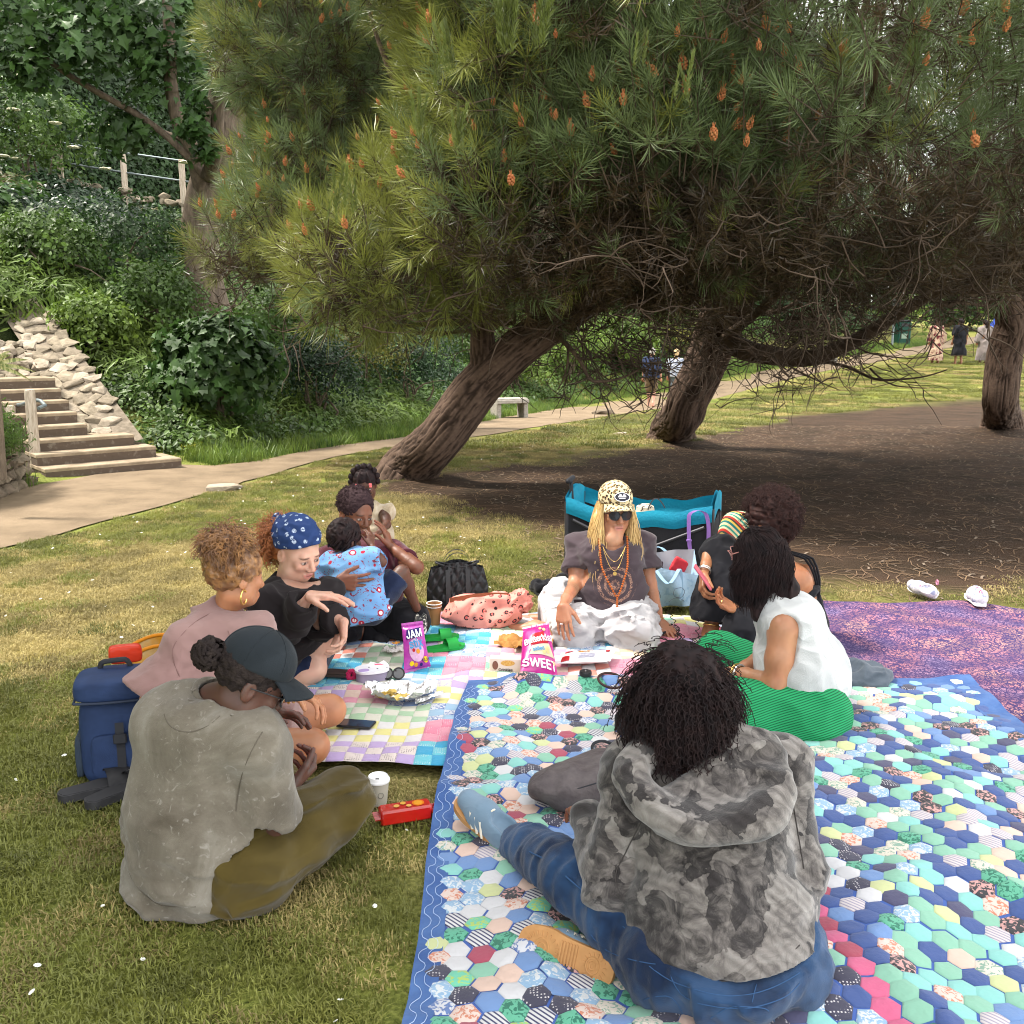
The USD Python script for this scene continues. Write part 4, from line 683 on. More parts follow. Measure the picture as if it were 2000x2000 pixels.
def basis(f, u):
    f = unit(f); s_ = unit(np.cross(f, u)); return f, s_, np.cross(s_, f)       # forward, right, up
def head_prims(c, f, u, s=1.0, ears=True, jaw=1.0):
    f, r, u = basis(f, u); Rm = np.stack([r, f, u]); c = np.asarray(c, float); p = lambda x, y, z: c + (r * x + f * y + u * z) * s
    out = [el(p(0, -.012, .045), Rm, V(.073, .094, .082) * s, .03 * s), rc(p(0, .022, .0), p(0, .050, -.072), .062 * s, .036 * s * jaw, .035 * s), rc(p(-.03, .012, -.055), p(.03, .012, -.055), .042 * s, .042 * s, .03 * s), rc(p(-.028, .072, .022), p(.028, .072, .022), .0165 * s, .0165 * s, .012 * s),
           rc(p(0, .088, .008), p(0, .105, -.026), .0085 * s, .0115 * s, .012 * s), rc(p(-.011, .096, -.032), p(.011, .096, -.032), .0085 * s, .0085 * s, .008 * s), el(p(-.032, .066, -.018), Rm, V(.026, .02, .022) * s, .02 * s), el(p(.032, .066, -.018), Rm, V(.026, .02, .022) * s, .02 * s), minus(el(p(-.031, .098, .002), Rm, V(.019, .016, .011) * s, .010 * s)), minus(el(p(.031, .098, .002), Rm, V(.019, .016, .011) * s, .010 * s)), el(p(-.031, .077, .002), Rm, V(.0135, .0125, .0125) * s, .004 * s), el(p(.031, .077, .002), Rm, V(.0135, .0125, .0125) * s, .004 * s),
           rc(p(-.018, .080, -.059), p(.018, .080, -.059), .0075 * s, .0075 * s, .008 * s), rc(p(-.014, .079, -.069), p(.014, .079, -.069), .0085 * s, .0085 * s, .008 * s)]
    if ears:
        for sg in (-1, 1): out += [el(p(sg * .075, -.012, -.004), Rm, V(.009, .019, .031) * s, .008 * s), minus(el(p(sg * .085, -.006, .002), Rm, V(.007, .010, .016) * s, .006 * s))]
    return out
def hand_prims(w, d, n, side, curl=.5, s=1.0, spread=.12, thumb=.6, curls=None):
    """A hand at wrist W along D, palm facing N; SIDE = +1 if the thumb leaves towards cross(d, n), else -1."""
    d, n = unit(d), unit(np.asarray(n, float) - unit(d) * (np.asarray(n, float) @ unit(d))); r = np.cross(d, n) * side; out = []; w = np.asarray(w, float); L = [.036, .042, .040, .032]; kn = [(.034, .088), (.012, .092), (-.010, .088), (-.030, .080)]
    for i, (x, y) in enumerate(kn): out.append(rc(w + (r * x * .55 + d * .015) * s, w + (r * x + d * y) * s, .0155 * s, .0125 * s, .012 * s))
    for i, (x, y) in enumerate(kn):
        p = w + (r * x + d * y) * s; fd = unit(d + r * x * spread / .03); c_ = (curl if curls is None else curls[i]); a = 0; rad = .0092 * s * (1, 1.02, .98, .85)[i]; ln = L[i]
        for j, f_ in enumerate((1, .72, .58)): a += c_ * (.75, .9, .6)[j]; e = p + (fd * math.cos(a) + n * math.sin(a)) * ln * f_ * s; out.append(rc(p, e, rad, rad * .9, .004 * s)); p, rad = e, rad * .9
    p = w + (r * .024 + d * .02 + n * .006) * s; t1 = unit(r * (1 - .5 * thumb) + d * .75 + n * .45 * thumb); e = p + t1 * .045 * s; out.append(rc(p, e, .0155 * s, .0115 * s, .012 * s)); t2 = unit(t1 + d * .35 + n * .35 * thumb - r * .35 * thumb); e2 = e + t2 * .032 * s; out.append(rc(e, e2, .0110 * s, .0098 * s, .004)); out.append(rc(e2, e2 + unit(t2 + n * .15) * .024 * s, .0098 * s, .0078 * s, .004))
    return out
def foot_prims(an, heel, toe, up, s=1.0, toes=True):
    an, heel, toe = (np.asarray(x, float) for x in (an, heel, toe)); d = unit(toe - heel); up = unit(np.asarray(up, float) - d * (np.asarray(up, float) @ d)); r = np.cross(d, up); out = [rc(an, heel + up * .008, .034 * s, .032 * s, .03 * s), rc(an, toe - d * .06 + up * .012, .036 * s, .022 * s, .03 * s)]
    for x in (-.024, .0, .024): out.append(rc(heel + d * .04, toe - d * .045 + r * x * s, .026 * s, .017 * s, .02 * s))
    if toes:
        for i, x in enumerate((-.034, -.017, 0, .015, .029)): q = toe - d * (.04 + .006 * i) + r * x * s * .95; out.append(rc(q, q + d * (.040 - .005 * i) - up * .004, .0105 * s if i else .014 * s, .009 * s if i else .012 * s, .005))
    return out
SKIN = mat('skin', (.5, .4, .3), .48, (.82, .74, .70), 7, attr=True, spec=.38, sss=.12, bump=.12, bscale=260, bdist=.003)
def drawn(parent, name, m, lines, r, mt, off=.0, kind=None):
    """Seams: each line of picture points (1932 px wide) laid on the nearest surface of mesh M seen from the camera's side."""
    v = np.asarray(m.vertices) - [0, 0, CAMZ]; dz = v[:, 1] * _c - v[:, 2] * _s; px = np.stack([1000 + FOCAL * v[:, 0] / dz, 1000 - FOCAL * (v[:, 1] * _s + v[:, 2] * _c) / dz], 1) / K; tr = cKDTree(px); out = []
    for ln in lines:
        p = spline([(a, b, 0) for a, b in ln], max(6, int(np.linalg.norm(np.diff(np.array(ln, float), axis=0), axis=1).sum() / 7)))[:, :2]; q = []
        for a in p:
            i = tr.query_ball_point(a, 9)
            if i: e_ = dz[i]; d0_ = e_[e_ < e_.min() + .05].mean() - .001; q.append(A(a[0], a[1], 1.0) * 0 + np.array([0, 0, CAMZ]) + ray(a[0] * K, a[1] * K) * (d0_ - off))
        if len(q) > 3: q = np.array(q); q[1:-1] = (q[:-2] + q[1:-1] * 2 + q[2:]) / 4; out.append(q)
    return obj(name, tubes(out, r, 5, 1.0), mt, parent, smooth=True, kind=kind)
class Person:
    def __init__(s, label, skin, group=None, lip=None):
        s.t = thing('person', label, 'person', group or 'people sitting round the picnic blankets'); s.skin = np.array(skin, float); s.coarse, s.fine, s.paint, s.h = [], [], [], .010
    def body(s, *ps): s.coarse += [q for p in ps for q in (p if isinstance(p, list) else [p])]; return s
    def torso(s, pel, chest, shL, shR, hipL, hipR, front, belly=.1, w=1.0, neck=None):
        sd = unit(np.asarray(shR) - shL); s.front = unit(front); m_ = (np.asarray(pel) + chest) / 2
        s.core = [fc(hipL, hipR, .098 * w, .098 * w, front, .95, .05), fc(pel, m_ + s.front * .012, .125 * w, belly * 1.15, sd, 1.25, .06), fc(m_, chest, belly * 1.1, .108 * w, sd, 1.28, .06), rc(shL, shR, .056 * w, .056 * w, .05)]
        s.coarse += s.core
        if neck is not None: s.coarse.append(rc(np.asarray(chest) * .4 + (np.asarray(shL) + shR) * .3, neck, .062 * w, .05, .04))
        return s
    def head(s, c, f, u, size=1.0, neck=None, lips=(.30, .10, .09), brow=(.03, .02, .015), eyes=True, jaw=1.0, face=True):
        f, r, u = basis(f, u); s.H = (np.asarray(c, float), f, r, u, size); pr = head_prims(c, f, u, size, jaw=jaw); nb = np.asarray(neck if neck is not None else np.asarray(c) - u * .16 * size - f * .03 * size); pr = [rc(nb, np.asarray(c) - u * .05 * size - f * .022 * size, .052 * size, .05 * size, .03)] + pr
        s.fine.append((pr, .0042 * max(size, .75)))
        C = np.asarray(c, float); p = lambda x, y, z: C + (r * x + f * y + u * z) * size
        if face:
            s.paint += [(p(0, .086, -.061), np.stack([r, f, u]), V(.024, .02, .0062) * size, lips, .7), (p(0, .085, -.070), np.stack([r, f, u]), V(.020, .02, .006) * size, lips, .7), (p(0, .09, -.0645), np.stack([r, f, u]), V(.022, .03, .0016) * size, (.06, .02, .02), .8)]
            for sg in (-1, 1):
                s.paint += [(p(sg * .033, .09, .0225), np.stack([unit(r + u * -.12 * sg), f, unit(u + r * .12 * sg)]), V(.020, .03, .0042) * size, brow, .85)]
                if eyes: s.paint += [(p(sg * .031, .088, .002), np.stack([r, f, u]), V(.0145, .02, .0075) * size, (.03, .02, .016), .8), (p(sg * .031, .09, .0015), np.stack([r, f, u]), V(.0115, .02, .0042) * size, (.46, .42, .39), .85), (p(sg * .031, .094, .0018), np.stack([r, f, u]), V(.0060, .02, .0052) * size, (.025, .015, .012), 1)]
        return s
    def arm(s, sh, elb, wr, hd, n, side, curl=.5, r=1.0, hs=1.0, **kw):
        sh, elb, wr = (np.asarray(x, float) for x in (sh, elb, wr)); s.coarse += chain([sh, sh * .45 + elb * .55, elb], [.052 * r, .046 * r, .037 * r], .03) + [rc(elb, elb * .68 + wr * .32, .037 * r, .038 * r, .02)]; fd = unit(wr - elb)
        s.fine.append(([rc(elb * .75 + wr * .25, elb * .3 + wr * .7, .0385 * r, .028 * r, .02), rc(elb * .3 + wr * .7, wr + unit(hd) * .012, .028 * r, .0235 * r, .02)] + hand_prims(wr, hd, n, side, curl, hs, **kw), .0042 * max(.8, hs))); return s
    def leg(s, hip, kn, an, r=1.0, foot=None, up=(0, 0, 1), toes=True, k=.03):
        hip, kn, an = (np.asarray(x, float) for x in (hip, kn, an)); cf = kn * .68 + an * .32; s.coarse += [rc(hip, hip * .5 + kn * .5, .092 * r, .076 * r, .05), rc(hip * .5 + kn * .5, kn, .076 * r, .056 * r, k), rc(kn, cf, .054 * r, .055 * r, k), rc(cf, an, .055 * r, .035 * r, k)]
        if foot is not None: s.fine.append(([rc(an * .8 + cf * .2, an, .040 * r, .036 * r, .02)] + foot_prims(an, foot[0], foot[1], up, r if r < .8 else 1.0, toes), .005))
        return s
    def build(s):
        ms = []
        if s.coarse: ms.append(Field(s.coarse, s.h).mesh())
        for pr, h in s.fine: ms.append(relax(Field(pr, h).mesh(), 2, .4))
        m = cat(*ms); X = m.vertices; col = np.tile(s.skin, (len(X), 1))
        for c, R, r, k, w_ in s.paint: d = np.linalg.norm(((X - c) @ np.asarray(R).T) / r, axis=1); a = np.clip((1.25 - d) / .4, 0, 1)[:, None] * w_; col = col * (1 - a) + np.array(k) * a
        col = col * (.86 + .26 * meshkit.fbm(X * 9, 3, 7))[:, None] * (1 + (meshkit.noise(X * 16, 9)[:, None] - .5) * [.06, -.10, -.10]); obj('body', m, SKIN, s.t, smooth=True, color=col); return s
    def cloth(s, name, prims, mt, h=.008, folds=(), cuts=(), holes=(), label=None, paint=None, sm=1, color=None):
        F = Field(prims, h, .04)
        for fo in folds: F.wrinkle(*fo[:2], **(fo[2] if len(fo) > 2 else {}))
        for c in cuts: F.cut(*c)
        if holes: F.add([minus(x) for x in holes])
        m = relax(F.mesh(), 2 * sm, .5); c = None
        if color is not None: c = color(m.vertices)
        o = obj(name, m, mt, s.t, smooth=True, color=c, label=label); return m
    def part(s, name, m, mt, smooth=True, **kw): return obj(name, m, mt, s.t, smooth=smooth, **kw)
    def hp(s, x, y, z): c, f, r, u, k = s.H; return c + (r * x + f * y + u * z) * k
    def hair_cap(s, name, mt, thick=.014, front=.055, low=-.06, amp=.012, freq=40, h=.006, color=None, extra=(), back=.0):
        """Hair lying on the skull: a shell over the cranium, open at the face."""
        c, f, r, u, k = s.H; Rm = np.stack([r, f, u]); F = Field([el(s.hp(0, -.016, .047), Rm, (V(.073, .094, .083) + thick) * k, .02)] + list(extra), h); 
        F.wrinkle(amp, (freq, freq, freq), 3)
        F.add([minus(el(s.hp(0, .115, -.035), Rm, V(.078, .078, front + .045) * k, .012)), minus(el(s.hp(.08, .04, -.05), Rm, V(.03, .05, .05) * k, .012)), minus(el(s.hp(-.08, .04, -.05), Rm, V(.03, .05, .05) * k, .012))]); F.cut(s.hp(0, 0, low), -u * .9 - f * back)
        m = relax(F.mesh(), 1); return obj(name, m, mt, s.t, smooth=True, color=None if color is None else color(m.vertices))
def fuzz(p, n, L, seed, face=.5, low=-.3, amp=.003, turns=2):
    g = np.random.default_rng(seed); c, f, r, u, k = p.H; d = g.normal(0, 1, (n, 3)); d /= np.linalg.norm(d, axis=1, keepdims=True); d = d[(d @ f < face) & (d @ u > low)]; e = np.stack([d @ r, d @ f, d @ u], 1) * V(.080, .101, .090) * k; return curl_strands(p.hp(0, -.016, .047) + e @ np.stack([r, f, u]), d, g, L, amp, turns, 8, .1, .6)
def curl_strands(roots, dirs, g, L, amp, turns, n=22, droop=.5, wild=.2):
    out = []
    for p, d in zip(roots, dirs):
        l = L * g.uniform(.6, 1.15); a0 = g.uniform(0, 6.28); d = unit(d); q = np.array(p); t = np.linspace(0, 1, n); x = unit(np.cross(d, g.normal(0, 1, 3))); y = np.cross(d, x); path = []; dd = d
        for k in range(n): dd = unit(dd + V(0, 0, -droop * 2.2 / n) + g.normal(0, wild / n ** .5 * .5, 3)); q = q + dd * l / n; path.append(q)
        path = np.array(path); th = a0 + t * turns * 6.283; path = path + amp * np.minimum(1, t * 4)[:, None] * (np.cos(th)[:, None] * x + np.sin(th)[:, None] * y); out.append(np.vstack([[p], path]))
    return out
HAIRB = mat('black_hair', (.008, .006, .007), .62, (.018, .010, .010), 30, spec=.10); 
def ring(c, n, R, r, k=24, m=8): x = unit(np.cross(n, [.31, .2, .9])); y = np.cross(unit(n), x); a = np.linspace(0, 2 * np.pi, k + 1); return tube(np.asarray(c) + R * (np.cos(a)[:, None] * x + np.sin(a)[:, None] * y), r, m, cap=False)
GOLD = mat('gold', (.75, .5, .16), .28, metal=1.0); SILVER = mat('silver', (.75, .74, .72), .25, metal=1.0)
# ================================================================ THE BLANKETS
def srgb(*c): c = np.array(c, float) / 255; return np.where(c < .04045, c / 12.92, ((c + .055) / 1.055) ** 2.4)
def patch_mat():
    N = {'a': ('attribute', {'attribute': 'col'}), 'b': ('attribute', {'attribute': 'accent'}), 'c': ('attribute', {'attribute': 'print'}), 'sp': ('separate_color', {}), 'g': ('geometry', {}),
         'v': ('voronoi_texture', {'scale': 115.0, 'randomness': .25}), 'vm': ('map_range', {'clamp': True, 'from_min': .30, 'from_max': .24}), 'n': ('noise_texture', {'scale': 62.0, 'detail': 1.5, 'distortion': 1.4}), 'nm': ('map_range', {'clamp': True, 'from_min': .52, 'from_max': .56}),
         'w': ('wave_texture', {'scale': 38.0, 'distortion': 1.0, 'bands_direction': 'diagonal'}), 'wm': ('map_range', {'clamp': True, 'from_min': .6, 'from_max': .7}), 'm1': ('math', {'math_type': 'multiply'}), 'm2': ('math', {'math_type': 'multiply_add'}), 'm3': ('math', {'math_type': 'multiply_add'}),
         'x': ('mix_color', {}), 'cl': ('noise_texture', {'scale': 700.0, 'detail': 1.0}), 'cr': ('noise_texture', {'scale': 26.0, 'detail': 3.0}), 'ad': ('math', {'math_type': 'multiply_add', 'value2': .12}), 'bp': ('bump', {'strength': .55, 'distance': .012}), 'p': ('principled_bsdf', {'roughness': .85, 'specular_ior_level': .15, 'sheen_weight': .15})}
    L = [('g.position', 'v.vector'), ('g.position', 'n.vector'), ('g.position', 'w.vector'), ('g.position', 'cl.vector'), ('g.position', 'cr.vector'), ('v.distance', 'vm.value'), ('n.fac', 'nm.value'), ('w.fac', 'wm.value'), ('c.color', 'sp.color'), ('sp.r', 'm1.value1'), ('vm.result', 'm1.value2'), ('sp.g', 'm2.value1'), ('nm.result', 'm2.value2'), ('m1.value', 'm2.value3'), ('sp.b', 'm3.value1'), ('wm.result', 'm3.value2'), ('m2.value', 'm3.value3'), ('a.color', 'x.a'), ('b.color', 'x.b'), ('m3.value', 'x.fac'), ('x.result', 'p.base_color'), ('cl.fac', 'ad.value1'), ('cr.fac', 'ad.value3'), ('ad.value', 'bp.height'), ('bp.normal', 'p.normal')]
    return usdkit.material(stage, '/World/Looks/patch_cotton', N, L, surface='p.BSDF')
PATCH = patch_mat()
def patch_obj(name, verts, faces, col, acc, pat, parent, **tags):
    m = usdkit.mesh(stage, path_of(name, parent), tm(verts, faces), PATCH, smooth=True); pv = UsdGeom.PrimvarsAPI(m)
    for nm, val in (('col', col), ('accent', acc), ('print', pat)): pv.CreatePrimvar(nm, Sdf.ValueTypeNames.Color3fArray, 'vertex').Set(Vt.Vec3fArray.FromNumpy(np.asarray(val, np.float32)))
    if tags: tag(m, **tags)
FAB = {'blue': ((44, 84, 160), None, 0), 'aqua': ((150, 228, 220), None, 0), 'mint': ((150, 214, 186), None, 0), 'peach': ((250, 216, 198), None, 0), 'lemon': ((226, 234, 170), None, 0), 'navy': ((66, 66, 112), None, 0), 'dots': ((44, 42, 76), (235, 230, 235), 1), 'black_floral': ((34, 34, 44), (235, 180, 175), 2), 'berry': ((188, 66, 98), None, 0), 'sky_floral': ((158, 200, 236), (240, 246, 250), 2),
       'fern': ((96, 196, 160), (40, 130, 105), 2), 'peri': ((116, 158, 218), None, 0), 'brick': ((238, 228, 228), (180, 172, 195), 3), 'cream_floral': ((246, 236, 220), (150, 190, 170), 2), 'lime_swirl': ((120, 226, 190), (200, 232, 120), 2), 'navy_stripe': ((240, 240, 240), (60, 60, 110), 3), 'pink': ((236, 100, 150), None, 0), 'pale': ((236, 236, 240), None, 0), 'blush_floral': ((250, 226, 214), (232, 150, 120), 2),
       'turq': ((20, 178, 226), None, 0), 'aqua_dots': ((110, 216, 234), (225, 246, 250), 1), 'pink_dots': ((248, 140, 170), (252, 210, 222), 1), 'wine': ((186, 62, 92), None, 0), 'green': ((18, 128, 96), None, 0), 'cream': ((244, 240, 222), None, 0), 'sage': ((186, 222, 180), None, 0), 'lilac': ((206, 178, 232), None, 0), 'coral': ((250, 150, 128), None, 0), 'white': ((248, 244, 244), None, 0), 'rose': ((250, 164, 186), None, 0), 'powder': ((168, 206, 236), None, 0), 'butter': ((250, 240, 150), None, 0), 'violet': ((126, 92, 176), None, 0), 'blue_floral': ((236, 238, 246), (110, 140, 200), 2), 'ivory_print': ((248, 232, 214), (206, 206, 224), 2), 'speckle': ((250, 234, 226), (90, 80, 100), 1), 'apricot': ((252, 222, 184), None, 0)}
def fab(n):
    c, a, p = FAB[n]; return (srgb(*c) * .92 + .06) * .52, (srgb(*(a or c)) * .94 + .03) * .52, (1.0 * (p == 1), 1.0 * (p == 2), 1.0 * (p == 3))
def wr(x, y, s, f, amp): q = np.stack([x * f, y * f, 0 * x + s], -1); q = q + .7 * np.stack([meshkit.noise(q * .7, s + 3), meshkit.noise(q * .7, s + 4), 0 * x], -1); n = meshkit.noise(q, s) * .6 + meshkit.noise(q * 2.3, s + 1) * .4; return amp * np.clip(1 - np.abs(2 * n - 1) * 1.15, 0, 1) ** 1.6
def HC(x, y): return .012 + wr(x, y, 5, 2.6, .040) + wr(x, y, 45, 6.5, .010) + .006 * meshkit.noise(np.stack([x * 9, y * 9, 0 * x], -1), 8)
def HT(x, y): return .012 + wr(x, y, 15, 1.8, .022)
def HH(x, y):
    lap = np.clip((y - 3.3) / .15, 0, 1); r = .050 * np.exp(-(((y - 4.20 - .03 * np.sin(x * 5)) / .045) ** 2)) * np.clip((x + .05) / .1, 0, 1) * np.clip((.75 - x) / .15, 0, 1)
    return np.maximum(.016 + wr(x, y, 25, 2.0, .062) + wr(x, y, 35, 6.0, .012), .016 + lap * .044) + .007 * meshkit.noise(np.stack([x * 11, y * 11, 0 * x], -1), 28) + r
lx = lambda y: np.interp(y, [1.2, 2.1, 2.35, 2.6, 2.75, 3.1, 3.5, 3.9, 4.30], [-.27, G(771, 1925)[0], G(790, 1800)[0], G(801, 1700)[0], G(806, 1640)[0], G(822, 1540)[0], G(843, 1450)[0], G(860, 1360)[0], G(884, 1312)[0]])
def quilt(q, name, cells, H, near, seam=.0028, puff=.003):
    """cells: (outline corners n x 2, fabric). The 300 nearest patches are parts of their own, the rest one part."""
    order = np.argsort([np.linalg.norm(c.mean(0) - near) for c, _ in cells]); V_, F_, C1, C2, C3, n = [], [], [], [], [], 0
    for r_, i in enumerate(order):
        c, fb = cells[i]; k = len(c); ctr = c.mean(0); out = np.empty((2 * k, 2)); out[::2] = c; out[1::2] = (c + np.roll(c, -1, 0)) / 2; inn = ctr + (out - ctr) * .90; mid_ = ctr + (c - ctr) * .5
        xy = np.vstack([ctr[None], mid_, inn, out]); z = H(xy[:, 0], xy[:, 1]) + np.r_[[puff], [puff * .9] * k, [puff * .3] * 2 * k, [-seam] * 2 * k]; v = np.c_[xy, z]; f = []
        for j in range(k):
            f += [(0, 1 + j, 1 + (j + 1) % k)]; a, b, e = 1 + k + 2 * j, 1 + k + 2 * j + 1, 1 + k + (2 * j + 2) % (2 * k); f += [(1 + j, a, b), (1 + j, b, 1 + (j + 1) % k), (1 + (j + 1) % k, b, e)]
        for j in range(2 * k): a, b = 1 + k + j, 1 + k + (j + 1) % (2 * k); f += [(a, a + 2 * k, b), (b, a + 2 * k, b + 2 * k)]
        c1, c2, c3 = fab(fb); m = len(v)
        if r_ < 300: patch_obj('patch', v, f, np.tile(c1, (m, 1)), np.tile(c2, (m, 1)), np.tile(c3, (m, 1)), q)
        else: V_.append(v); F_.append(np.array(f) + n); C1.append(np.tile(c1, (m, 1))); C2.append(np.tile(c2, (m, 1))); C3.append(np.tile(c3, (m, 1))); n += m
    if V_: patch_obj('far_patches', np.vstack(V_), np.vstack(F_), np.vstack(C1), np.vstack(C2), np.vstack(C3), q, kind='stuff')
# hexagon quilt
HQ = thing('hexagon_quilt', 'patchwork quilt of pastel, blue and floral hexagons with a blue border, spread in front', 'quilt')
g = np.random.default_rng(31); a_ = .0390; th = math.radians(7); Rm = np.array([[math.cos(th), -math.sin(th)], [math.sin(th), math.cos(th)]]); cells = []
hexc = np.array([[math.cos(k * np.pi / 3), math.sin(k * np.pi / 3)] for k in range(6)]) * a_
left_pool = ['navy_stripe', 'fern', 'sky_floral', 'cream_floral', 'black_floral', 'dots', 'blue_floral', 'peri', 'mint', 'peach', 'sky_floral', 'dots', 'fern', 'lime_swirl', 'navy_stripe', 'blush_floral', 'berry', 'lemon', 'aqua', 'black_floral', 'pale', 'peri', 'peach', 'mint', 'sky_floral', 'brick']
XR = lambda y: 2.12 + .02 * np.sin(y * 3)
for i in range(-50, 70):
    for j in range(-60, 80):
        c = Rm @ V(i * 1.5 * a_, (j + .5 * (i % 2)) * a_ * math.sqrt(3)) + [.8, 2.8]; x, y = c
        if not (1.35 < y < 4.27 and lx(y) + .045 < x < XR(y) - .06): continue
        k = g.integers(len(left_pool)); f_ = left_pool[k]
        if x > .62: f_ = ('aqua', 'blue', 'mint', 'black_floral', 'aqua', 'blue', 'mint', 'peach', 'brick', 'sky_floral', 'aqua', 'lemon', 'dots', 'cream_floral', 'mint', 'blush_floral', 'navy', 'sky_floral', 'aqua', 'mint', 'pale', 'fern', 'peri', 'brick')[g.integers(24)]; f_ = 'blue' if (j + 2 * i) % 7 == 0 and g.uniform() < .75 else f_
        if abs(x - (.88 + .03 * math.sin(y * 4)) ) < .03 and y < 3.4: f_ = ('pink', 'wine')[g.integers(2)]
        w_ = .006 * (g.uniform(-1, 1, 2)); cells.append((c + hexc @ Rm.T + w_, f_))
hs = a_ * .985
quilt(HQ, 'patch', cells, HH, V(.5, 2.0))
def strip(e0, e1, nu, nv, H, lift=0.0): w_ = np.linspace(0, 1, nv)[None, :, None]; s_ = e0[:, None] * (1 - w_) + e1[:, None] * w_; return grid(np.concatenate([s_, (H(s_[..., 0], s_[..., 1]) + lift)[..., None]], -1))
BORDER = mat('blue_border', srgb(66, 106, 176) * .48, .85, srgb(92, 132, 196) * .48, 9, bump=.4, bscale=40, sheen=.1); THREAD = mat('white_thread', (.42, .52, .70), .8); BACK = mat('quilt_backing', srgb(70, 96, 160) * .8, .9)
ys = np.linspace(1.2, 4.30, 90); el_, er_ = np.stack([lx(ys), ys], 1), np.stack([XR(ys), ys], 1); xs = np.linspace(0, 1, 80)
top0 = np.stack([lx(4.30) + (XR(4.30) - lx(4.30)) * xs, 4.30 + .02 * np.sin(xs * 9)], 1)
for e0, e1 in ((el_, el_ + [.070, 0]), (er_ - [.115, 0], er_), (top0 - [0, .10], top0)): obj('border', strip(e0, e1, 0, 7, HH, .0015), BORDER, HQ, smooth=True)
hem = [np.c_[el_ , HH(el_[:, 0], el_[:, 1])], np.c_[top0, HH(top0[:, 0], top0[:, 1])], np.c_[er_, HH(er_[:, 0], er_[:, 1])]]
for h_ in hem: obj('hem', grid(np.stack([h_ + [0, 0, .0015], h_ * [1, 1, .5] , h_ * [1, 1, 0] + [0, 0, .001]], 1)), BORDER, HQ, smooth=True)
st = []
for off in (.02, .045):
    s_ = np.linspace(1.3, 4.22, 240); x = lx(s_) + off + (.011) * np.sign(np.sin(s_ * 60)) * np.abs(np.sin(s_ * 60)) ** .5; st.append(np.c_[x, s_, HH(x, s_) + .0035])
obj('stitching', tubes(st, .0007, 3, 1.0), THREAD, HQ, kind='stuff')
lin = np.stack(np.meshgrid(np.linspace(0, 1, 90), np.linspace(1.2, 4.28, 120), indexing='ij'), -1); bx_ = lx(lin[..., 1]) + .02 + (XR(lin[..., 1]) - lx(lin[..., 1]) - .04) * lin[..., 0]
obj('lining', grid(np.stack([bx_, lin[..., 1], HH(bx_, lin[..., 1]) - .0035], -1)), BACK, HQ, smooth=True)
# chequered quilt
CQ = thing('chequered_quilt', 'pastel patchwork quilt of small chequered squares lying in the middle of the group', 'quilt'); cells = []; s_ = .0675
pairs = [('turq', 'aqua_dots'), ('wine', 'pink_dots'), ('green', 'cream'), ('sage', 'cream'), ('lilac', 'ivory_print'), ('coral', 'white'), ('rose', 'pink_dots'), ('powder', 'blue_floral'), ('butter', 'white'), ('apricot', 'ivory_print'), ('peri', 'blue_floral'), ('violet', 'speckle'), ('mint', 'cream_floral'), ('rose', 'peach'), ('white', 'powder'), ('lilac', 'speckle')]
fixed = {(3, 0): 0, (4, 0): 1, (4, 1): 9, (3, 1): 6, (3, 2): 7, (4, 2): 11, (4, 3): 0, (1, 4): 2, (1, 5): 3, (2, 5): 0, (3, 4): 4, (5, 3): 14, (5, 4): 12, (6, 5): 5}
g = np.random.default_rng(9); blk = {}; th2 = math.radians(-2.0); R2 = np.array([[math.cos(th2), -math.sin(th2)], [math.sin(th2), math.cos(th2)]]); BX0, BY0, NXQ, NYQ = -.98, 3.46, 38, 30
def warp(p): return p + .012 * np.stack([meshkit.noise(np.c_[p * 7, 0 * p[:, :1]], 2) - .5, meshkit.noise(np.c_[p * 7, 0 * p[:, :1]], 6) - .5], 1)
for i in range(NXQ):
    for j in range(NYQ):
        b = (i // 3, j // 3); b = blk.setdefault(b, fixed.get(b, int(g.choice([3, 4, 6, 7, 8, 9, 10, 12, 13, 14, 15, 5, 0, 1])))); f_ = pairs[b][(i + j) % 2]; sq = np.array([(i, j), (i + 1, j), (i + 1, j + 1), (i, j + 1)], float) * s_
        sq = warp(sq @ R2.T + [BX0, BY0]); c = sq.mean(0)
        if lx(c[1]) + .12 < c[0] and c[1] < 4.2: continue         # under the hexagon quilt
        cells.append((sq, f_))
quilt(CQ, 'patch', cells, HC, V(-.3, 3.7), puff=.0025)
e = np.array([(0, 0), (1, 0), (1, 1), (0, 1)], float) * [NXQ * s_, NYQ * s_] @ R2.T + [BX0, BY0]; u = np.stack(np.meshgrid(np.linspace(0, 1, 90), np.linspace(0, 1, 76), indexing='ij'), -1); pq = e[0] + u[..., :1] * (e[1] - e[0]) + u[..., 1:] * (e[3] - e[0])
obj('lining', grid(np.concatenate([pq, (HC(pq[..., 0], pq[..., 1]) - .0032)[..., None]], -1)), mat('cream_lining', (.6, .55, .52), .9), CQ, smooth=True)
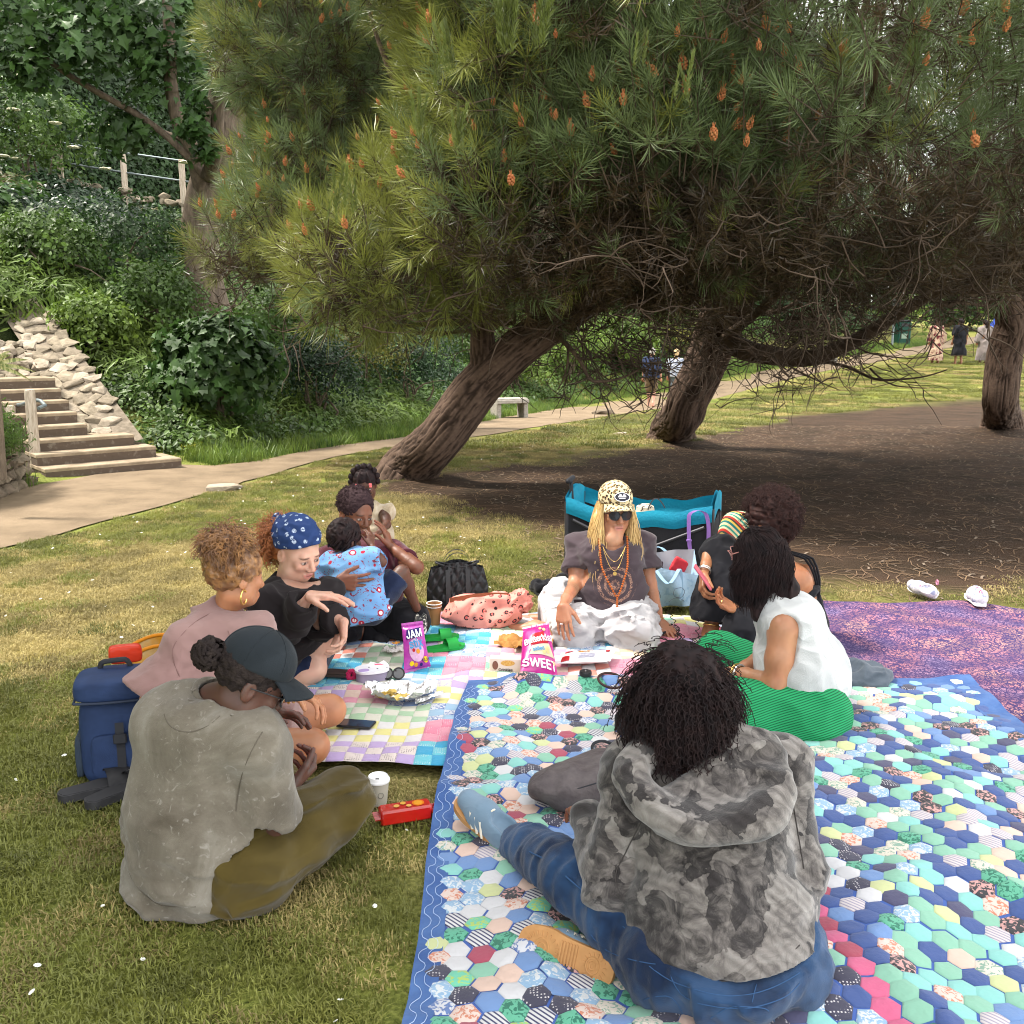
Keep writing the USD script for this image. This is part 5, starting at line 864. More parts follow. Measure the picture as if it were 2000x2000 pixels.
# purple mandala throw
MC = G(1740, 1208)[:2]
def throw_mat():
    N = {'g': ('geometry', {}), 'mp': ('mapping', {'location': (-MC[0], -MC[1], 0)}), 'w': ('wave_texture', {'wave_type': 'rings', 'rings_direction': 'z', 'scale': 1.35, 'distortion': .5, 'detail': 0.0}), 'v': ('voronoi_texture', {'scale': 30.0, 'feature': 'distance_to_edge'}), 'n': ('noise_texture', {'scale': 48.0, 'detail': 2.0, 'distortion': 2.5}), 'n2': ('noise_texture', {'scale': 3.0, 'detail': 2.0}),
         'vm': ('map_range', {'clamp': True, 'from_min': .05, 'from_max': .09}), 'nm': ('map_range', {'clamp': True, 'from_min': .47, 'from_max': .54}), 'ml': ('math', {'math_type': 'multiply'}), 'wr': ('rgb_ramp', {'ramp': [(0, (.45,) * 3), (.4, (.75,) * 3), (.55, (1, 1, 1)), (1, (1, 1, 1))]}), 'm2': ('math', {'math_type': 'multiply'}),
         'pk': ('rgb_ramp', {'ramp': [(.35, tuple(srgb(168, 146, 190) * .44)), (.5, tuple(srgb(222, 150, 160) * .44)), (.65, tuple(srgb(230, 176, 164) * .44))]}), 'x': ('mix_color', {'a': tuple(srgb(70, 58, 104) * .6)}), 'bp': ('bump', {'strength': .3, 'distance': .004}), 'p': ('principled_bsdf', {'roughness': .85, 'specular_ior_level': .15})}
    L = [('g.position', 'mp.vector'), ('mp.vector', 'w.vector'), ('mp.vector', 'v.vector'), ('mp.vector', 'n.vector'), ('mp.vector', 'n2.vector'), ('v.distance', 'vm.value'), ('n.fac', 'nm.value'), ('vm.result', 'ml.value1'), ('nm.result', 'ml.value2'), ('w.fac', 'wr.fac'), ('ml.value', 'm2.value1'), ('wr.color', 'm2.value2'), ('n2.fac', 'pk.fac'), ('pk.color', 'x.b'), ('m2.value', 'x.fac'), ('x.result', 'p.base_color'), ('n.fac', 'bp.height'), ('bp.normal', 'p.normal')]
    return usdkit.material(stage, '/World/Looks/mandala_cotton', N, L, surface='p.BSDF')
u = np.stack(np.meshgrid(np.linspace(0, 1, 110), np.linspace(0, 1, 110), indexing='ij'), -1); tx = 1.42 + u[..., 0] * 1.82 + .02 * np.sin(u[..., 1] * 9); ty = 3.75 + u[..., 1] * (2.08 - .28 * np.clip(u[..., 0] - .72, 0, 1) / .28) + .03 * np.sin(u[..., 0] * 11)
TH = obj('mandala_throw', grid(np.stack([tx, ty, HT(tx, ty) * np.clip(np.minimum.reduce([u[..., 0], 1 - u[..., 0], 1 - u[..., 1]]) * 30 + .35, 0, 1)], -1)), throw_mat(), smooth=True); tag(TH, 'thin purple cotton throw printed with a pink mandala, on the right beyond the hexagon quilt', 'throw')
BLANKETS = [np.vstack([el_, [XR(4.3), 4.3], [XR(1.2), 1.2]]), e, np.array([[1.42, 3.75], [3.24, 3.75], [3.24, 5.5], [2.8, 5.83], [1.42, 5.83]])]
# ================================================================ THE PEOPLE
def lerp(a, b, t): return np.asarray(a) * (1 - t) + np.asarray(b) * t
def cotton(name, c, c2=None, **kw): return mat(name, c, kw.pop('rough', .88), c2, kw.pop('scale', 5), bump=kw.pop('bump', .35), bscale=kw.pop('bscale', 420), bdist=.004, fold=kw.pop('fold', .22), spec=.08, sheen=kw.pop('sheen', .15), **kw)
def leather(name, c, rough=.38): return mat(name, c, rough, tuple(np.array(c) * .6), 20, bump=.25, bscale=90, bdist=.004, spec=.5)
RUBBER = mat('black_rubber', (.018, .018, .02), .6, (.03, .03, .032), 30)
GUM = mat('gum_sole', (.42, .22, .085), .6, (.33, .165, .06), 14)
def shoe(parent, heel, toe, up, upper, sole, stripes=None, w=1.0, an=None, lining=None, L=None, tread=False, laces=None):
    """A trainer from HEEL to TOE (points on its sole), opening along UP."""
    d = np.asarray(toe, float) - heel; L = np.linalg.norm(d); d = unit(d); up = unit(np.asarray(up, float) - d * (np.asarray(up, float) @ d)); r = np.cross(d, up); k = L / .28; q = lambda x, y, z: np.asarray(heel) + r * x * k * w + d * y * k + up * z * k
    u = [rc(q(0, .035, .055), q(0, .06, .06), .036 * k * w, .040 * k * w, .03 * k), rc(q(0, .05, .04), q(0, .16, .042), .042 * k * w, .044 * k * w, .03 * k), rc(q(0, .16, .04), q(.004, .235, .034), .046 * k * w, .036 * k * w, .03 * k), rc(q(0, .05, .075), q(0, .14, .066), .032 * k * w, .028 * k * w, .03 * k)]
    F = Field(u, .0055 * k); F.cut(q(0, 0, .018), -up); F.add([minus(rc(q(0, .045, .105), q(0, .085, .10), .03 * k * w, .028 * k * w, .012))])
    o = obj('upper', relax(F.mesh(), 2), upper, parent, smooth=True)
    out = np.array([(0, -.006), (-.026, .0), (-.036, .03), (-.037, .08), (-.041, .14), (-.048, .19), (-.043, .24), (-.022, .272), (.006, .278), (.032, .262), (.046, .22), (.046, .17), (.037, .1), (.036, .04), (.026, .0)]); from shapely.geometry import Polygon
    P_ = Polygon(spline(np.vstack([out, out[:1]]), 60)[:-1]).buffer(0); m = trimesh.creation.extrude_polygon(P_, .020, engine='earcut'); B = np.stack([r * k * w, d * k, up * k], 1); m = tm(m.vertices @ B.T + np.asarray(heel), m.faces); so = obj('sole', m, sole, parent, smooth=40)
    if tread:
        tr = []
        for y_ in np.arange(.105, .155, .009): tr.append(box((0, y_, -.001), (.062, .0045, .005)))
        for cx, cy, R in ((0, .205, .020), (0, .205, .010), (0, .055, .018), (0, .055, .008)): tr.append(ring((cx, cy, -.001), (0, 0, 1), R, .0028, 20, 5))
        for a in np.linspace(0, 6.28, 22): tr.append(box((.032 * math.cos(a), .205 + .045 * math.sin(a), -.001), (.010, .0035, .005), rz=a))
        for a in np.linspace(0, 6.28, 16): tr.append(box((.026 * math.cos(a), .05 + .03 * math.sin(a), -.001), (.009, .0035, .005), rz=a))
        t_ = cat(*tr); obj('tread', tm(t_.vertices @ B.T + np.asarray(heel), t_.faces), sole, parent, kind='stuff')
    if stripes is not None:
        for sg in (-1, 1):
            for i in range(3):
                y = .10 + .024 * i; p = [q(sg * (.046 - .006 * t), y + .028 * (1 - t) * -1 + .028, .022 + .048 * t) for t in np.linspace(0, 1, 5)]; b = q(sg * .02, y, .04)
                pr = [x + unit(x - b) * .002 for x in p]; obj('stripe', grid(np.array([[x - d * .005 * k, x + r * sg * .006, x + d * .005 * k] for x in pr])), stripes, parent, smooth=True)
    if laces is not None:
        obj('laces', cat(*[tube(spline([q(-.022, .12 + .017 * i, .074 - .005 * i), q(0, .122 + .017 * i, .104 - .007 * i), q(.022, .124 + .017 * i, .074 - .005 * i)], 7), .0036, 5) for i in range(5)]), laces, parent, smooth=True, kind='stuff')
    return o
DENIM = cotton('blue_denim', tuple(srgb(64, 100, 146) * .42), tuple(srgb(34, 54, 88) * .42), scale=5, lo=.42, hi=.62, stretch=(1, 1, 1), bump=.5, bscale=520)
BLACKC = cotton('black_cloth', (.012, .012, .015), (.008, .008, .010), sheen=.05); 

# ---- the woman in the leaf-print hooded top, nearest the camera, seen from behind
p = Person('person in a grey leaf-print hooded top and blue jeans, nearest the camera', (0.151, 0.068, 0.038))
pel, nk = G(1368, 1815, .15), G(1292, 1402, .60); chest = G(1318, 1490, .46); shL, shR = G(1200, 1462, .50), G(1464, 1448, .51); hipL, hipR = G(1268, 1810, .13), G(1458, 1812, .13); fr = (-.35, .93, 0)
p.torso(pel, chest, shL, shR, hipL, hipR, fr, belly=.115, w=.92, neck=nk); hc = G(1284, 1325, .70)
p.head(hc, (-.45, .75, -.48), (-.2, .45, .87), 1.02, neck=nk)
elL, wrL, elR, wrR = G(1152, 1655, .27), G(1112, 1555, .30), G(1488, 1640, .27), G(1380, 1500, .26)
p.arm(shL, elL, wrL, (-.2, .95, .05), (0, .1, -1), -1, .7); p.arm(shR, elR, wrR, (-.7, .7, 0), (0, 0, -1), 1, .7)
knL, anL = G(1082, 1652, .19), G(982, 1588, .085); knR, anR = G(1440, 1545, .17), G(1165, 1800, .075)
p.leg(hipL, knL, anL, .92).leg(hipR, knR, anR, .95)
p.build()
LEAFPRINT = mat('leaf_print_fleece', tuple(srgb(168, 158, 148) * .44), .92, None, bump=.35, bscale=300, bdist=.004, sheen=.25, spec=.1, extra=lambda N, L, o: (N.update({'v': ('voronoi_texture', {'scale': 11.0, 'randomness': 1.0}), 'vd': ('noise_texture', {'scale': 9.0, 'detail': 4.0}), 'ad': ('mix_color', {'blend_type': 'add', 'fac': .22}), 'n1': ('noise_texture', {'scale': 17.0, 'detail': 7.0, 'roughness': .7, 'distortion': 1.2}), 'r1': ('rgb_ramp', {'ramp': [(.0, tuple(srgb(52, 46, 48) * .44)), (.36, tuple(srgb(76, 72, 72) * .44)), (.5, tuple(srgb(124, 118, 115) * .44)), (.62, tuple(srgb(158, 151, 146) * .44)), (.85, tuple(srgb(188, 183, 178) * .44))]}),
    'sp': ('separate_color', {}), 'mx': ('math', {'math_type': 'multiply_add', 'value2': .38}), 'ed': ('voronoi_texture', {'scale': 11.0, 'feature': 'distance_to_edge'}), 'er': ('map_range', {'clamp': True, 'from_min': .0, 'from_max': .055, 'to_min': .8, 'to_max': 1.0}), 'w': ('wave_texture', {'scale': 14.0, 'distortion': 9.0, 'detail': 3.0, 'bands_direction': 'diagonal'}), 'wr': ('map_range', {'clamp': True, 'to_min': .8, 'to_max': 1.12}), 'h': ('hsv', {}), 'ml': ('math', {'math_type': 'multiply'}), 'sb': ('math', {'math_type': 'subtract', 'value2': .19})}),
    L.extend([('mp.vector', 'vd.vector'), ('mp.vector', 'ad.a'), ('vd.color', 'ad.b'), ('ad.result', 'v.vector'), ('ad.result', 'ed.vector'), ('mp.vector', 'n1.vector'), ('mp.vector', 'w.vector'), ('v.color', 'sp.color'), ('sp.r', 'mx.value1'), ('n1.fac', 'mx.value3'), ('mx.value', 'sb.value1'), ('sb.value', 'r1.fac'), ('ed.distance', 'er.value'), ('w.fac', 'wr.value'), ('er.result', 'ml.value1'), ('wr.result', 'ml.value2'), ('ml.value', 'h.value'), ('r1.color', 'h.color')]), 'h.color')[2])
waist = G(1370, 1800, .20); tor = [fc(G(1376, 1725, .20), G(1345, 1600, .33), .145, .145, (.93, .35, 0), 1.14, .06), fc(G(1345, 1600, .33), G(1325, 1475, .46), .142, .115, (.93, .35, 0), 1.25, .06), rc(shL, shR, .075, .075, .06), fc(G(1380, 1800, .14), G(1376, 1730, .19), .15, .163, (.93, .35, 0), 1.2, .05)]
slv = [rc(shL, elL, .068, .076, .018), rc(elL, wrL, .076, .056, .02), rc(shR, elR, .068, .074, .018), rc(elR, wrR, .085, .06, .05)]
tdir = unit(G(1376, 1725, .20) - G(1325, 1475, .46)); T3 = np.stack([(.93, .35, 0), np.cross(tdir, (.93, .35, 0)), tdir])
hm = p.cloth('hooded_top', grow(p.core, .026) + tor + slv, LEAFPRINT, .008, [(.020, (3.0, 3.0, 7.5), dict(axes=T3, seed=4)), (.006, (8, 8, 15), dict(axes=T3, seed=9))], cuts=[(G(1376, 1760, .175), (.1, -.12, -1), .36)], holes=[rc(nk - [0, .02, .0], hc, .075, .10, .02)])
Z5 = lambda pts: [((850 + .414 * x) / K, (1200 + .414 * y) / K) for x, y in pts]; Z1 = lambda pts: [((150 + .388 * x) / K, (1150 + .388 * y) / K) for x, y in pts]
DSEAM = mat('dark_seam', (.05, .045, .043), .95); drawn(p.t, 'seams', hm, [Z5([(985, 960), (900, 1120), (850, 1240), (880, 1330)]), Z5([(950, 1500), (1080, 1660), (1350, 1730), (1720, 1560)]), Z5([(940, 1490), (1000, 1560), (1100, 1650)]), Z5([(1690, 900), (1720, 1080), (1740, 1200)])], .0016, DSEAM)
# the hood lying on the back: a thick rolled rim around the neck and a pouch below it
rim = spline([G(1205, 1420, .60), G(1195, 1470, .56), G(1235, 1515, .53), G(1330, 1560, .50), G(1420, 1550, .51), G(1462, 1490, .55), G(1440, 1425, .60), G(1395, 1390, .63)], 18)
hood = [rc(a, b, .034, .034, .03) for a, b in zip(rim[:-1], rim[1:])] + [el(G(1345, 1515, .49), np.stack([(.93, .35, 0), (-.35, .93, 0), (0, 0, 1)]), (.165, .085, .105), .05), el(G(1400, 1450, .55), np.stack([(.93, .35, 0), (-.35, .93, 0), (0, 0, 1)]), (.10, .08, .09), .05), rc(G(1215, 1440, .57), G(1250, 1400, .60), .045, .03, .03), minus(el(G(1330, 1475, .615), np.stack([(.93, .35, 0), (-.30, .9, .2), (0, -.2, 1)]), (.135, .085, .085), .03))]
p.cloth('hood', hood, LEAFPRINT, .007, [(.016, (5, 5, 9), dict(axes=T3, seed=14))])
jn = [fc(hipL, hipR, .122, .122, fr, 1.0, .06), rc(hipL, lerp(hipL, knL, .5), .104, .090, .05), rc(lerp(hipL, knL, .5), knL, .090, .076, .04), rc(knL, anL, .076, .066, .04), rc(hipR, knR, .12, .09, .05), rc(knR, lerp(knR, anR, .8), .088, .07, .04), rc(pel + [0, -.05, .02], pel + [0, .1, -.03], .14, .12, .05), fc(pel, pel + [0, .03, .09], .145, .13, (.93, .35, 0), 1.2, .04)]
jd = unit(anL - hipL); J3 = np.stack([unit(np.cross(jd, (0, 0, 1))), (0, 0, 1), jd])
jm = p.cloth('jeans', jn, DENIM, .008, [(.014, (4, 4, 11), dict(axes=J3, seed=5)), (.006, (12, 12, 26), dict(axes=J3, seed=6))], cuts=[(anL + unit(anL - knL) * .005, anL - knL, .16), (G(1395, 1760, .225), (0, -.25, 1), .34)])
SEAM = mat('denim_stitch', tuple(srgb(66, 104, 152) * .5), .8)
def seam(parent, a, b, c, ra, rb, rc_, out, name='seam', mt=None):
    P_ = spline([lerp(a, b, .12), lerp(a, b, .6), b, lerp(b, c, .5), c], 26); R_ = np.interp(np.linspace(0, 1, 26), [0, .5, 1], [ra, rb, rc_]); T = np.gradient(P_, axis=0); T /= np.linalg.norm(T, axis=1, keepdims=True); o = np.asarray(out, float) - T * (T @ np.asarray(out, float))[:, None]; o /= np.linalg.norm(o, axis=1, keepdims=True)
    return obj(name, tube(P_ + o * (R_ - .001)[:, None], .0026, 5), mt, parent, smooth=True)
seam(p.t, hipL, knL, lerp(knL, anL, .95), .100, .080, .066, (-.5, -.6, .55), mt=SEAM)
drawn(p.t, 'stitching', jm, [Z5([(700, 1440), (800, 1580), (930, 1630), (1040, 1650)]), Z5([(1010, 1660), (1150, 1745), (1400, 1800), (1720, 1690)]), Z5([(960, 1830), (1090, 1800), (1180, 1920)]), Z5([(1300, 1905), (1420, 1850), (1560, 1860), (1600, 1920)]), Z5([(1110, 1700), (1160, 1790), (1260, 1840), (1440, 1860), (1640, 1810), (1720, 1740)]), Z5([(1515, 1745), (1495, 1830)])], .0013, SEAM)
bl = [G(x, y, .17) for x, y in [(1238, 1775), (1300, 1806), (1390, 1820), (1470, 1798), (1512, 1760)]]
p.part('waistband', cat(tube(spline(np.array(bl) + [0, -.012, .018], 24), .017, 8), tube(spline(np.array(bl) + [0, -.02, .0], 24), .015, 8)), DENIM)
GREYSH = cotton('blue_grey_suede', tuple(srgb(132, 158, 180) * .6), tuple(srgb(104, 132, 156) * .6), bump=.4); CREAM = mat('cream_leather', tuple(srgb(232, 224, 206) * .75), .6)
shoe(p.t, G(966, 1612, .03), G(864, 1508, .135), (.15, -.35, .9), GREYSH, GUM, CREAM, 1.12, laces=CREAM)
shoe(p.t, G(1150, 1812, .075) + [0, -.05, 0], G(976, 1757, .085) + [0, -.03, 0], (.15, .88, -.38), GREYSH, GUM, CREAM, 1.12, tread=True)
p.part('sock', tube([lerp(anL, knL, .12), anL, anL + [-.01, .01, -.03]], [.042, .042, .04], 14), mat('lilac_sock', tuple(srgb(176, 166, 216) * .6), .9))
g = np.random.default_rng(61); hcr = hc + V(-.0, .0, .005); n_ = 5200; d = g.normal(0, 1, (n_, 3)); d /= np.linalg.norm(d, axis=1, keepdims=True); fdir = unit(V(-.45, .75, -.3)); ok = (d @ fdir < .55) & (d[:, 2] > -.55); d = d[ok]; rt = hcr + d * [.080, .085, .080] * g.uniform(.75, 1.15, (len(d), 1))
st = curl_strands(rt, d * [1.15, 1.15, .75] + [0, 0, .12], g, .148, .0052, 6.5, 40, droop=1.4, wild=.8)
p.part('hair', Field([el(hcr + [0, 0, .0], np.eye(3), (.112, .112, .100), .02), el(hcr + [0, 0, -.08], np.eye(3), (.118, .10, .07), .05)], .012).wrinkle(.03, (16, 16, 12), 5).mesh(), HAIRB); curves('curls', st, .0030, HAIRB, p.t, .6); p.hair_cap('hair_base', HAIRB, .022, .05, -.09, .012, 30)

# ---- the man in the washed grey T-shirt, from behind on the left
p = Person('person in a washed grey T-shirt, olive trousers and dark cap, sitting on the grass', (0.064, 0.030, 0.021))
pel, nk = G(392, 1598, .13), G(405, 1322, .60); chest = G(388, 1390, .49); shR, shL = G(478, 1402, .51), G(318, 1362, .53); hipR, hipL = G(452, 1632, .12), G(340, 1580, .12); fr = unit((.72, .69, 0))
p.torso(pel, chest, shL, shR, hipL, hipR, fr, belly=.11, w=1.05, neck=nk); hc = G(470, 1290, .665); hf, hu = unit((.80, .32, -.52)), (.45, .2, .87)
p.head(hc, hf, hu, 1.03, neck=nk, lips=(.09, .045, .04))
elR, wrR = G(512, 1556, .24), G(546, 1488, .26); p.arm(shR, elR, wrR, (.35, .75, .15), (-.4, .3, .6), 1, .9, 1.05, 1.05)
elL, wrL = G(440, 1450, .36), G(478, 1362, .46); p.arm(shL, elL, wrL, (.85, .2, .18), (0, -.5, -.8), -1, .55, 1.05, 1.05)
knR, anR, knL, anL = G(640, 1510, .19), G(500, 1625, .075), G(470, 1400, .18), G(560, 1560, .07); p.leg(hipR, knR, anR, 1.0).leg(hipL, knL, anL, 1.0); p.build()
TEE = cotton('washed_grey_jersey', tuple(srgb(150, 142, 128) * .46), None, extra=lambda N, L, o: (N.update({'n1': ('noise_texture', {'scale': 5.0, 'detail': 8.0, 'roughness': .68, 'distortion': .6}), 'n2': ('noise_texture', {'scale': 30.0, 'detail': 6.0, 'distortion': 2.0}), 'r1': ('rgb_ramp', {'ramp': [(.3, tuple(srgb(112, 103, 90) * .46)), (.55, tuple(srgb(146, 138, 124) * .46)), (.72, tuple(srgb(172, 166, 154) * .46))]}), 'r2': ('rgb_ramp', {'ramp': [(.6, (0, 0, 0)), (.72, (.5,) * 3)]}), 'x': ('mix_color', {'b': tuple(srgb(205, 200, 190) * .46)})}), L.extend([('mp.vector', 'n1.vector'), ('mp.vector', 'n2.vector'), ('n1.fac', 'r1.fac'), ('n2.fac', 'r2.fac'), ('r1.color', 'x.a'), ('r2.color', 'x.fac')]), 'x.result')[2])
sd = unit(np.cross(fr, (0, 0, 1)))
tee = [fc(G(382, 1640, .08), G(378, 1520, .27), .172, .172, sd, 1.1, .06), fc(G(378, 1520, .27), chest, .172, .125, sd, 1.18, .06), rc(shL, shR, .072, .072, .05), rc(nk + [-.02, -.02, -.06], nk, .08, .06, .05), rc(shR, lerp(shR, elR, .92), .080, .090, .014), rc(shL, lerp(shL, elL, .8), .08, .088, .016), fc(G(335, 1655, .06), G(352, 1590, .16), .11, .13, sd, 1.25, .08)]
td = unit(chest - pel); T3 = np.stack([sd, np.cross(td, sd), td])
tmh = p.cloth('t_shirt', grow(p.core[1:], .03) + tee, TEE, .008, [(.020, (4.5, 4.5, 2.0), dict(axes=T3, seed=3)), (.007, (9, 9, 4), dict(axes=T3, seed=8)), (.016, (7, 7, 13), dict(axes=T3, seed=81, where=lambda X: np.clip((.30 - X[:, 2]) / .12, 0, 1)))], cuts=[(V(0, 0, .012), (0, 0, -1)), (G(446, 1650, .12), np.r_[fr[:2] * .95, -.12], .19), (lerp(shR, elR, .97), elR - shR, .16), (lerp(shL, elL, .9), elL - shL, .13)], holes=[rc(nk + [.0, .0, .0], lerp(nk, hc, .6), .064, .078, .012), rc(lerp(shR, elR, .75), lerp(shR, elR, 1.1), .060, .074, .004)])
drawn(p.t, 'seams', tmh, [Z1([(440, 630), (480, 700), (560, 722), (640, 700), (720, 640)]), Z1([(935, 720), (860, 860), (815, 1000), (800, 1120)]), Z1([(560, 560), (700, 600), (780, 640)]), Z1([(260, 1420), (330, 1530), (450, 1600), (600, 1600)]), Z1([(875, 1165), (960, 1150), (1060, 1090)])], .0015, mat('tee_seam', tuple(srgb(118, 110, 98) * .5), .9))
p.part('collar', ring(nk + [.005, .005, .012], unit(lerp(nk, hc, .5) - nk + [0, 0, .05]), .066, .010, 28, 8), TEE)
OLIVE = cotton('olive_cotton', tuple(srgb(96, 82, 36) * .62), tuple(srgb(72, 60, 24) * .62), scale=3, rough=.7)
tr = [fc(hipL, hipR, .14, .14, fr, 1.0, .06), rc(hipR, lerp(hipR, knR, .55), .125, .112, .05), rc(lerp(hipR, knR, .55), knR, .112, .098, .04), rc(knR, lerp(knR, anR, .5), .096, .092, .016), rc(lerp(knR, anR, .5), anR, .092, .080, .016), rc(hipL, knL, .12, .10, .05), rc(knL, anL, .09, .08, .03)]
jd = unit(knR - hipR); J3 = np.stack([unit(np.cross(jd, (0, 0, 1))), (0, 0, 1), jd])
p.cloth('trousers', tr, OLIVE, .008, [(.022, (10, 10, 2.6), dict(axes=J3, seed=7)), (.008, (18, 18, 5), dict(axes=J3, seed=17))], cuts=[(V(0, 0, .008), (0, 0, -1))])
seam(p.t, hipR, knR, lerp(knR, anR, .9), .122, .100, .080, (.2, -.5, .8), mt=mat('olive_stitch', tuple(srgb(70, 58, 24) * .5), .8))
CAPM = cotton('dark_cap_cloth', (.015, .019, .023), (.011, .014, .017), scale=9, sheen=.05, fold=.1)
def cap_on(p, m, brim_m=None, lift=.02, brimL=.085, tilt=.0, panels=True):
    c, f, r, u, k = p.H; Rm = np.stack([r, f, u]); F = Field([el(p.hp(0, -.008, .052 + lift), Rm, V(.088, .108, .092) * k, .02)], .006); F.cut(p.hp(0, 0, .030 + lift), -u - f * tilt); o = obj('cap', relax(F.mesh(), 2), m, p.t, smooth=True)
    a = np.linspace(-1.15, 1.15, 15); rows = [[p.hp(math.sin(x) * (.080 + t * .012), math.cos(x) * .095 + t * brimL * math.cos(x * .8), .040 + lift - .016 * t * t - .020 * (x / 1.15) ** 2 * (.4 + t)) for x in a] for t in np.linspace(0, 1, 6)]; P_ = np.array(rows)
    g1 = grid(P_); g2 = tm(grid(P_).vertices - u * .004, grid(P_).faces[:, ::-1]); obj('brim', cat(g1, g2), brim_m or m, o, smooth=True)
    if panels: obj('seams', cat(*[tube([p.hp(.0885 * math.sin(b) * math.cos(t) * 1.0, -.008 + .1085 * math.cos(b) * math.cos(t), .052 + lift + .0925 * math.sin(t)) for t in np.linspace(0, 1.5, 10)], .0014, 4) for b in (0, 1.05, 2.1, 3.14, 4.2, 5.24)]), brim_m or m, o, smooth=True, kind='stuff')
    return o
cap_on(p, CAPM); bun = p.hp(-.01, -.135, .03); g = np.random.default_rng(5); DREAD = mat('dark_locs', (.011, .008, .008), .8, (.024, .018, .016), 40, bump=.6, bscale=150, spec=.1)
p.hair_cap('hair', DREAD, .008, .05, -.075, .008, 60)
ld = []
for i in range(42):
    d = unit(g.normal(0, 1, 3)); q = bun + d * .036; t_ = unit(np.cross(d, g.normal(0, 1, 3))); ld.append(spline([q - t_ * .03, q + d * .008, q + t_ * .032 - d * .004], 7))
o = p.part('bun', tubes(ld, .0085, 6, .8), DREAD); obj('bun_core', lump(bun, (.036, .036, .036), 3), DREAD, o, smooth=True)
p.part('beard', Field([rc(p.hp(-.045, .03, -.07), p.hp(0, .075, -.095), .022, .026, .02), rc(p.hp(.045, .03, -.07), p.hp(0, .075, -.095), .022, .026, .02), rc(p.hp(0, .06, -.10), p.hp(0, .055, -.13), .03, .018, .02)], .005).wrinkle(.008, (60, 60, 60), 2).mesh(), DREAD)
GLASS = mat('dark_lens', (.01, .01, .012), .08, spec=.8)
def glasses(p, fm, lens, y=.102, z=.004, w=.025, h=.02, name='glasses'):
    o = obj(name, cat(*[tube([p.hp(sg * .031 + w * math.cos(a) * (1 if abs(math.cos(a)) < .8 else .95), y - .012 * abs(math.cos(a)) * (1 if sg * math.cos(a) > 0 else .2), z + h * math.sin(a)) for a in np.linspace(0, 6.283, 21)], .0022, 5) for sg in (-1, 1)], tube([p.hp(-.008, y, z + .006), p.hp(.008, y, z + .006)], .0022, 5), *[tube([p.hp(sg * .056, y - .012, z + .006), p.hp(sg * .076, .05, z + .008), p.hp(sg * .079, -.02, z + .004)], .0022, 5) for sg in (-1, 1)]), fm, p.t, smooth=True)
    for sg in (-1, 1): obj('lens', grid(np.array([[p.hp(sg * .031 + w * t * math.cos(a), y - .001 - .012 * abs(t * math.cos(a)) * (1 if sg * math.cos(a) > 0 else .2), z + h * t * math.sin(a)) for a in np.linspace(0, 6.283, 21)] for t in (0, .5, 1)])), lens, o, smooth=True)
    return o
glasses(p, RUBBER, GLASS)

# ---- the woman in the dusty pink shirt
p = Person('person in a loose dusty pink shirt with gold hoop earring, turned away', (0.326, 0.148, 0.076))
pel, nk = G(388, 1400, .13), G(428, 1152, .60); chest = G(402, 1215, .49); shR, shL = G(345, 1222, .52), G(478, 1198, .53); hipR, hipL = G(400, 1420, .12), G(410, 1370, .12); fr = unit((.95, .25, 0))
p.torso(pel, chest, shL, shR, hipL, hipR, fr, belly=.10, w=.95, neck=nk); hc = G(446, 1092, .735); p.head(hc, (.72, .66, -.12), (-.05, .1, 1), 1.0, neck=nk)
elR, wrR = G(284, 1322, .34), G(372, 1392, .30); p.arm(shR, elR, wrR, (.9, -.1, -.1), (0, 0, -1), 1, .5, .95)
elL, wrL = G(496, 1318, .33), G(560, 1306, .34); p.arm(shL, elL, wrL, (.80, -.35, -.22), (.1, -.5, -.85), -1, .55, .9, .98, spread=.2)
knR, anR, knL, anL = G(588, 1408, .13), G(430, 1440, .07), G(622, 1340, .14), G(470, 1380, .07); p.leg(hipR, knR, anR, 1.12).leg(hipL, knL, anL, 1.1); p.build()
PINKC = cotton('dusty_pink_linen', tuple(srgb(192, 156, 150) * .48), tuple(srgb(172, 136, 132) * .48), scale=3); sd = unit(np.cross(fr, (0, 0, 1))); td = unit(chest - pel); T3 = np.stack([sd, np.cross(td, sd), td])
sh = [fc(G(395, 1410, .10), G(392, 1300, .32), .17, .155, sd, 1.1, .06), fc(G(392, 1300, .32), chest, .155, .12, sd, 1.2, .06), rc(shL, shR, .066, .066, .06), rc(chest, nk, .09, .062, .05), rc(shR, lerp(shR, elR, .85), .074, .105, .02), rc(shL, lerp(shL, elL, .8), .070, .085, .02), rc(G(450, 1385, .12), G(545, 1370, .15), .13, .105, .08)]
pkm = p.cloth('shirt', grow(p.core, .022) + sh, PINKC, .008, [(.022, (4, 4, 5), dict(axes=T3, seed=23)), (.009, (9, 9, 13), dict(axes=T3, seed=28))], cuts=[(lerp(shR, elR, .92), elR - shR, .17), (lerp(shL, elL, .9), elL - shL, .14), (V(0, 0, .015), (0, 0, -1)), (G(560, 1375, .15), (1, 0, 0), .2)], holes=[rc(nk + [.03, -.01, .0], hc, .058, .075, .015), rc(lerp(shR, elR, .7), elR, .07, .085, .004), rc(nk + [.09, .01, -.06], nk + [.05, 0, .02], .05, .05, .02)])
col_ = [np.array([[nk + V(*(.066 * math.cos(a), .064 * math.sin(a), .012)) + V(*(t * .030 * math.cos(a), t * .030 * math.sin(a), -.030 * t + .012 * math.sin(t * 3))) for t in np.linspace(0, 1, 5)] for a in np.linspace(.9, 5.9, 22)])]
p.part('collar', cat(grid(col_[0]), grid(col_[0][::-1] - [0, 0, .004])), PINKC)
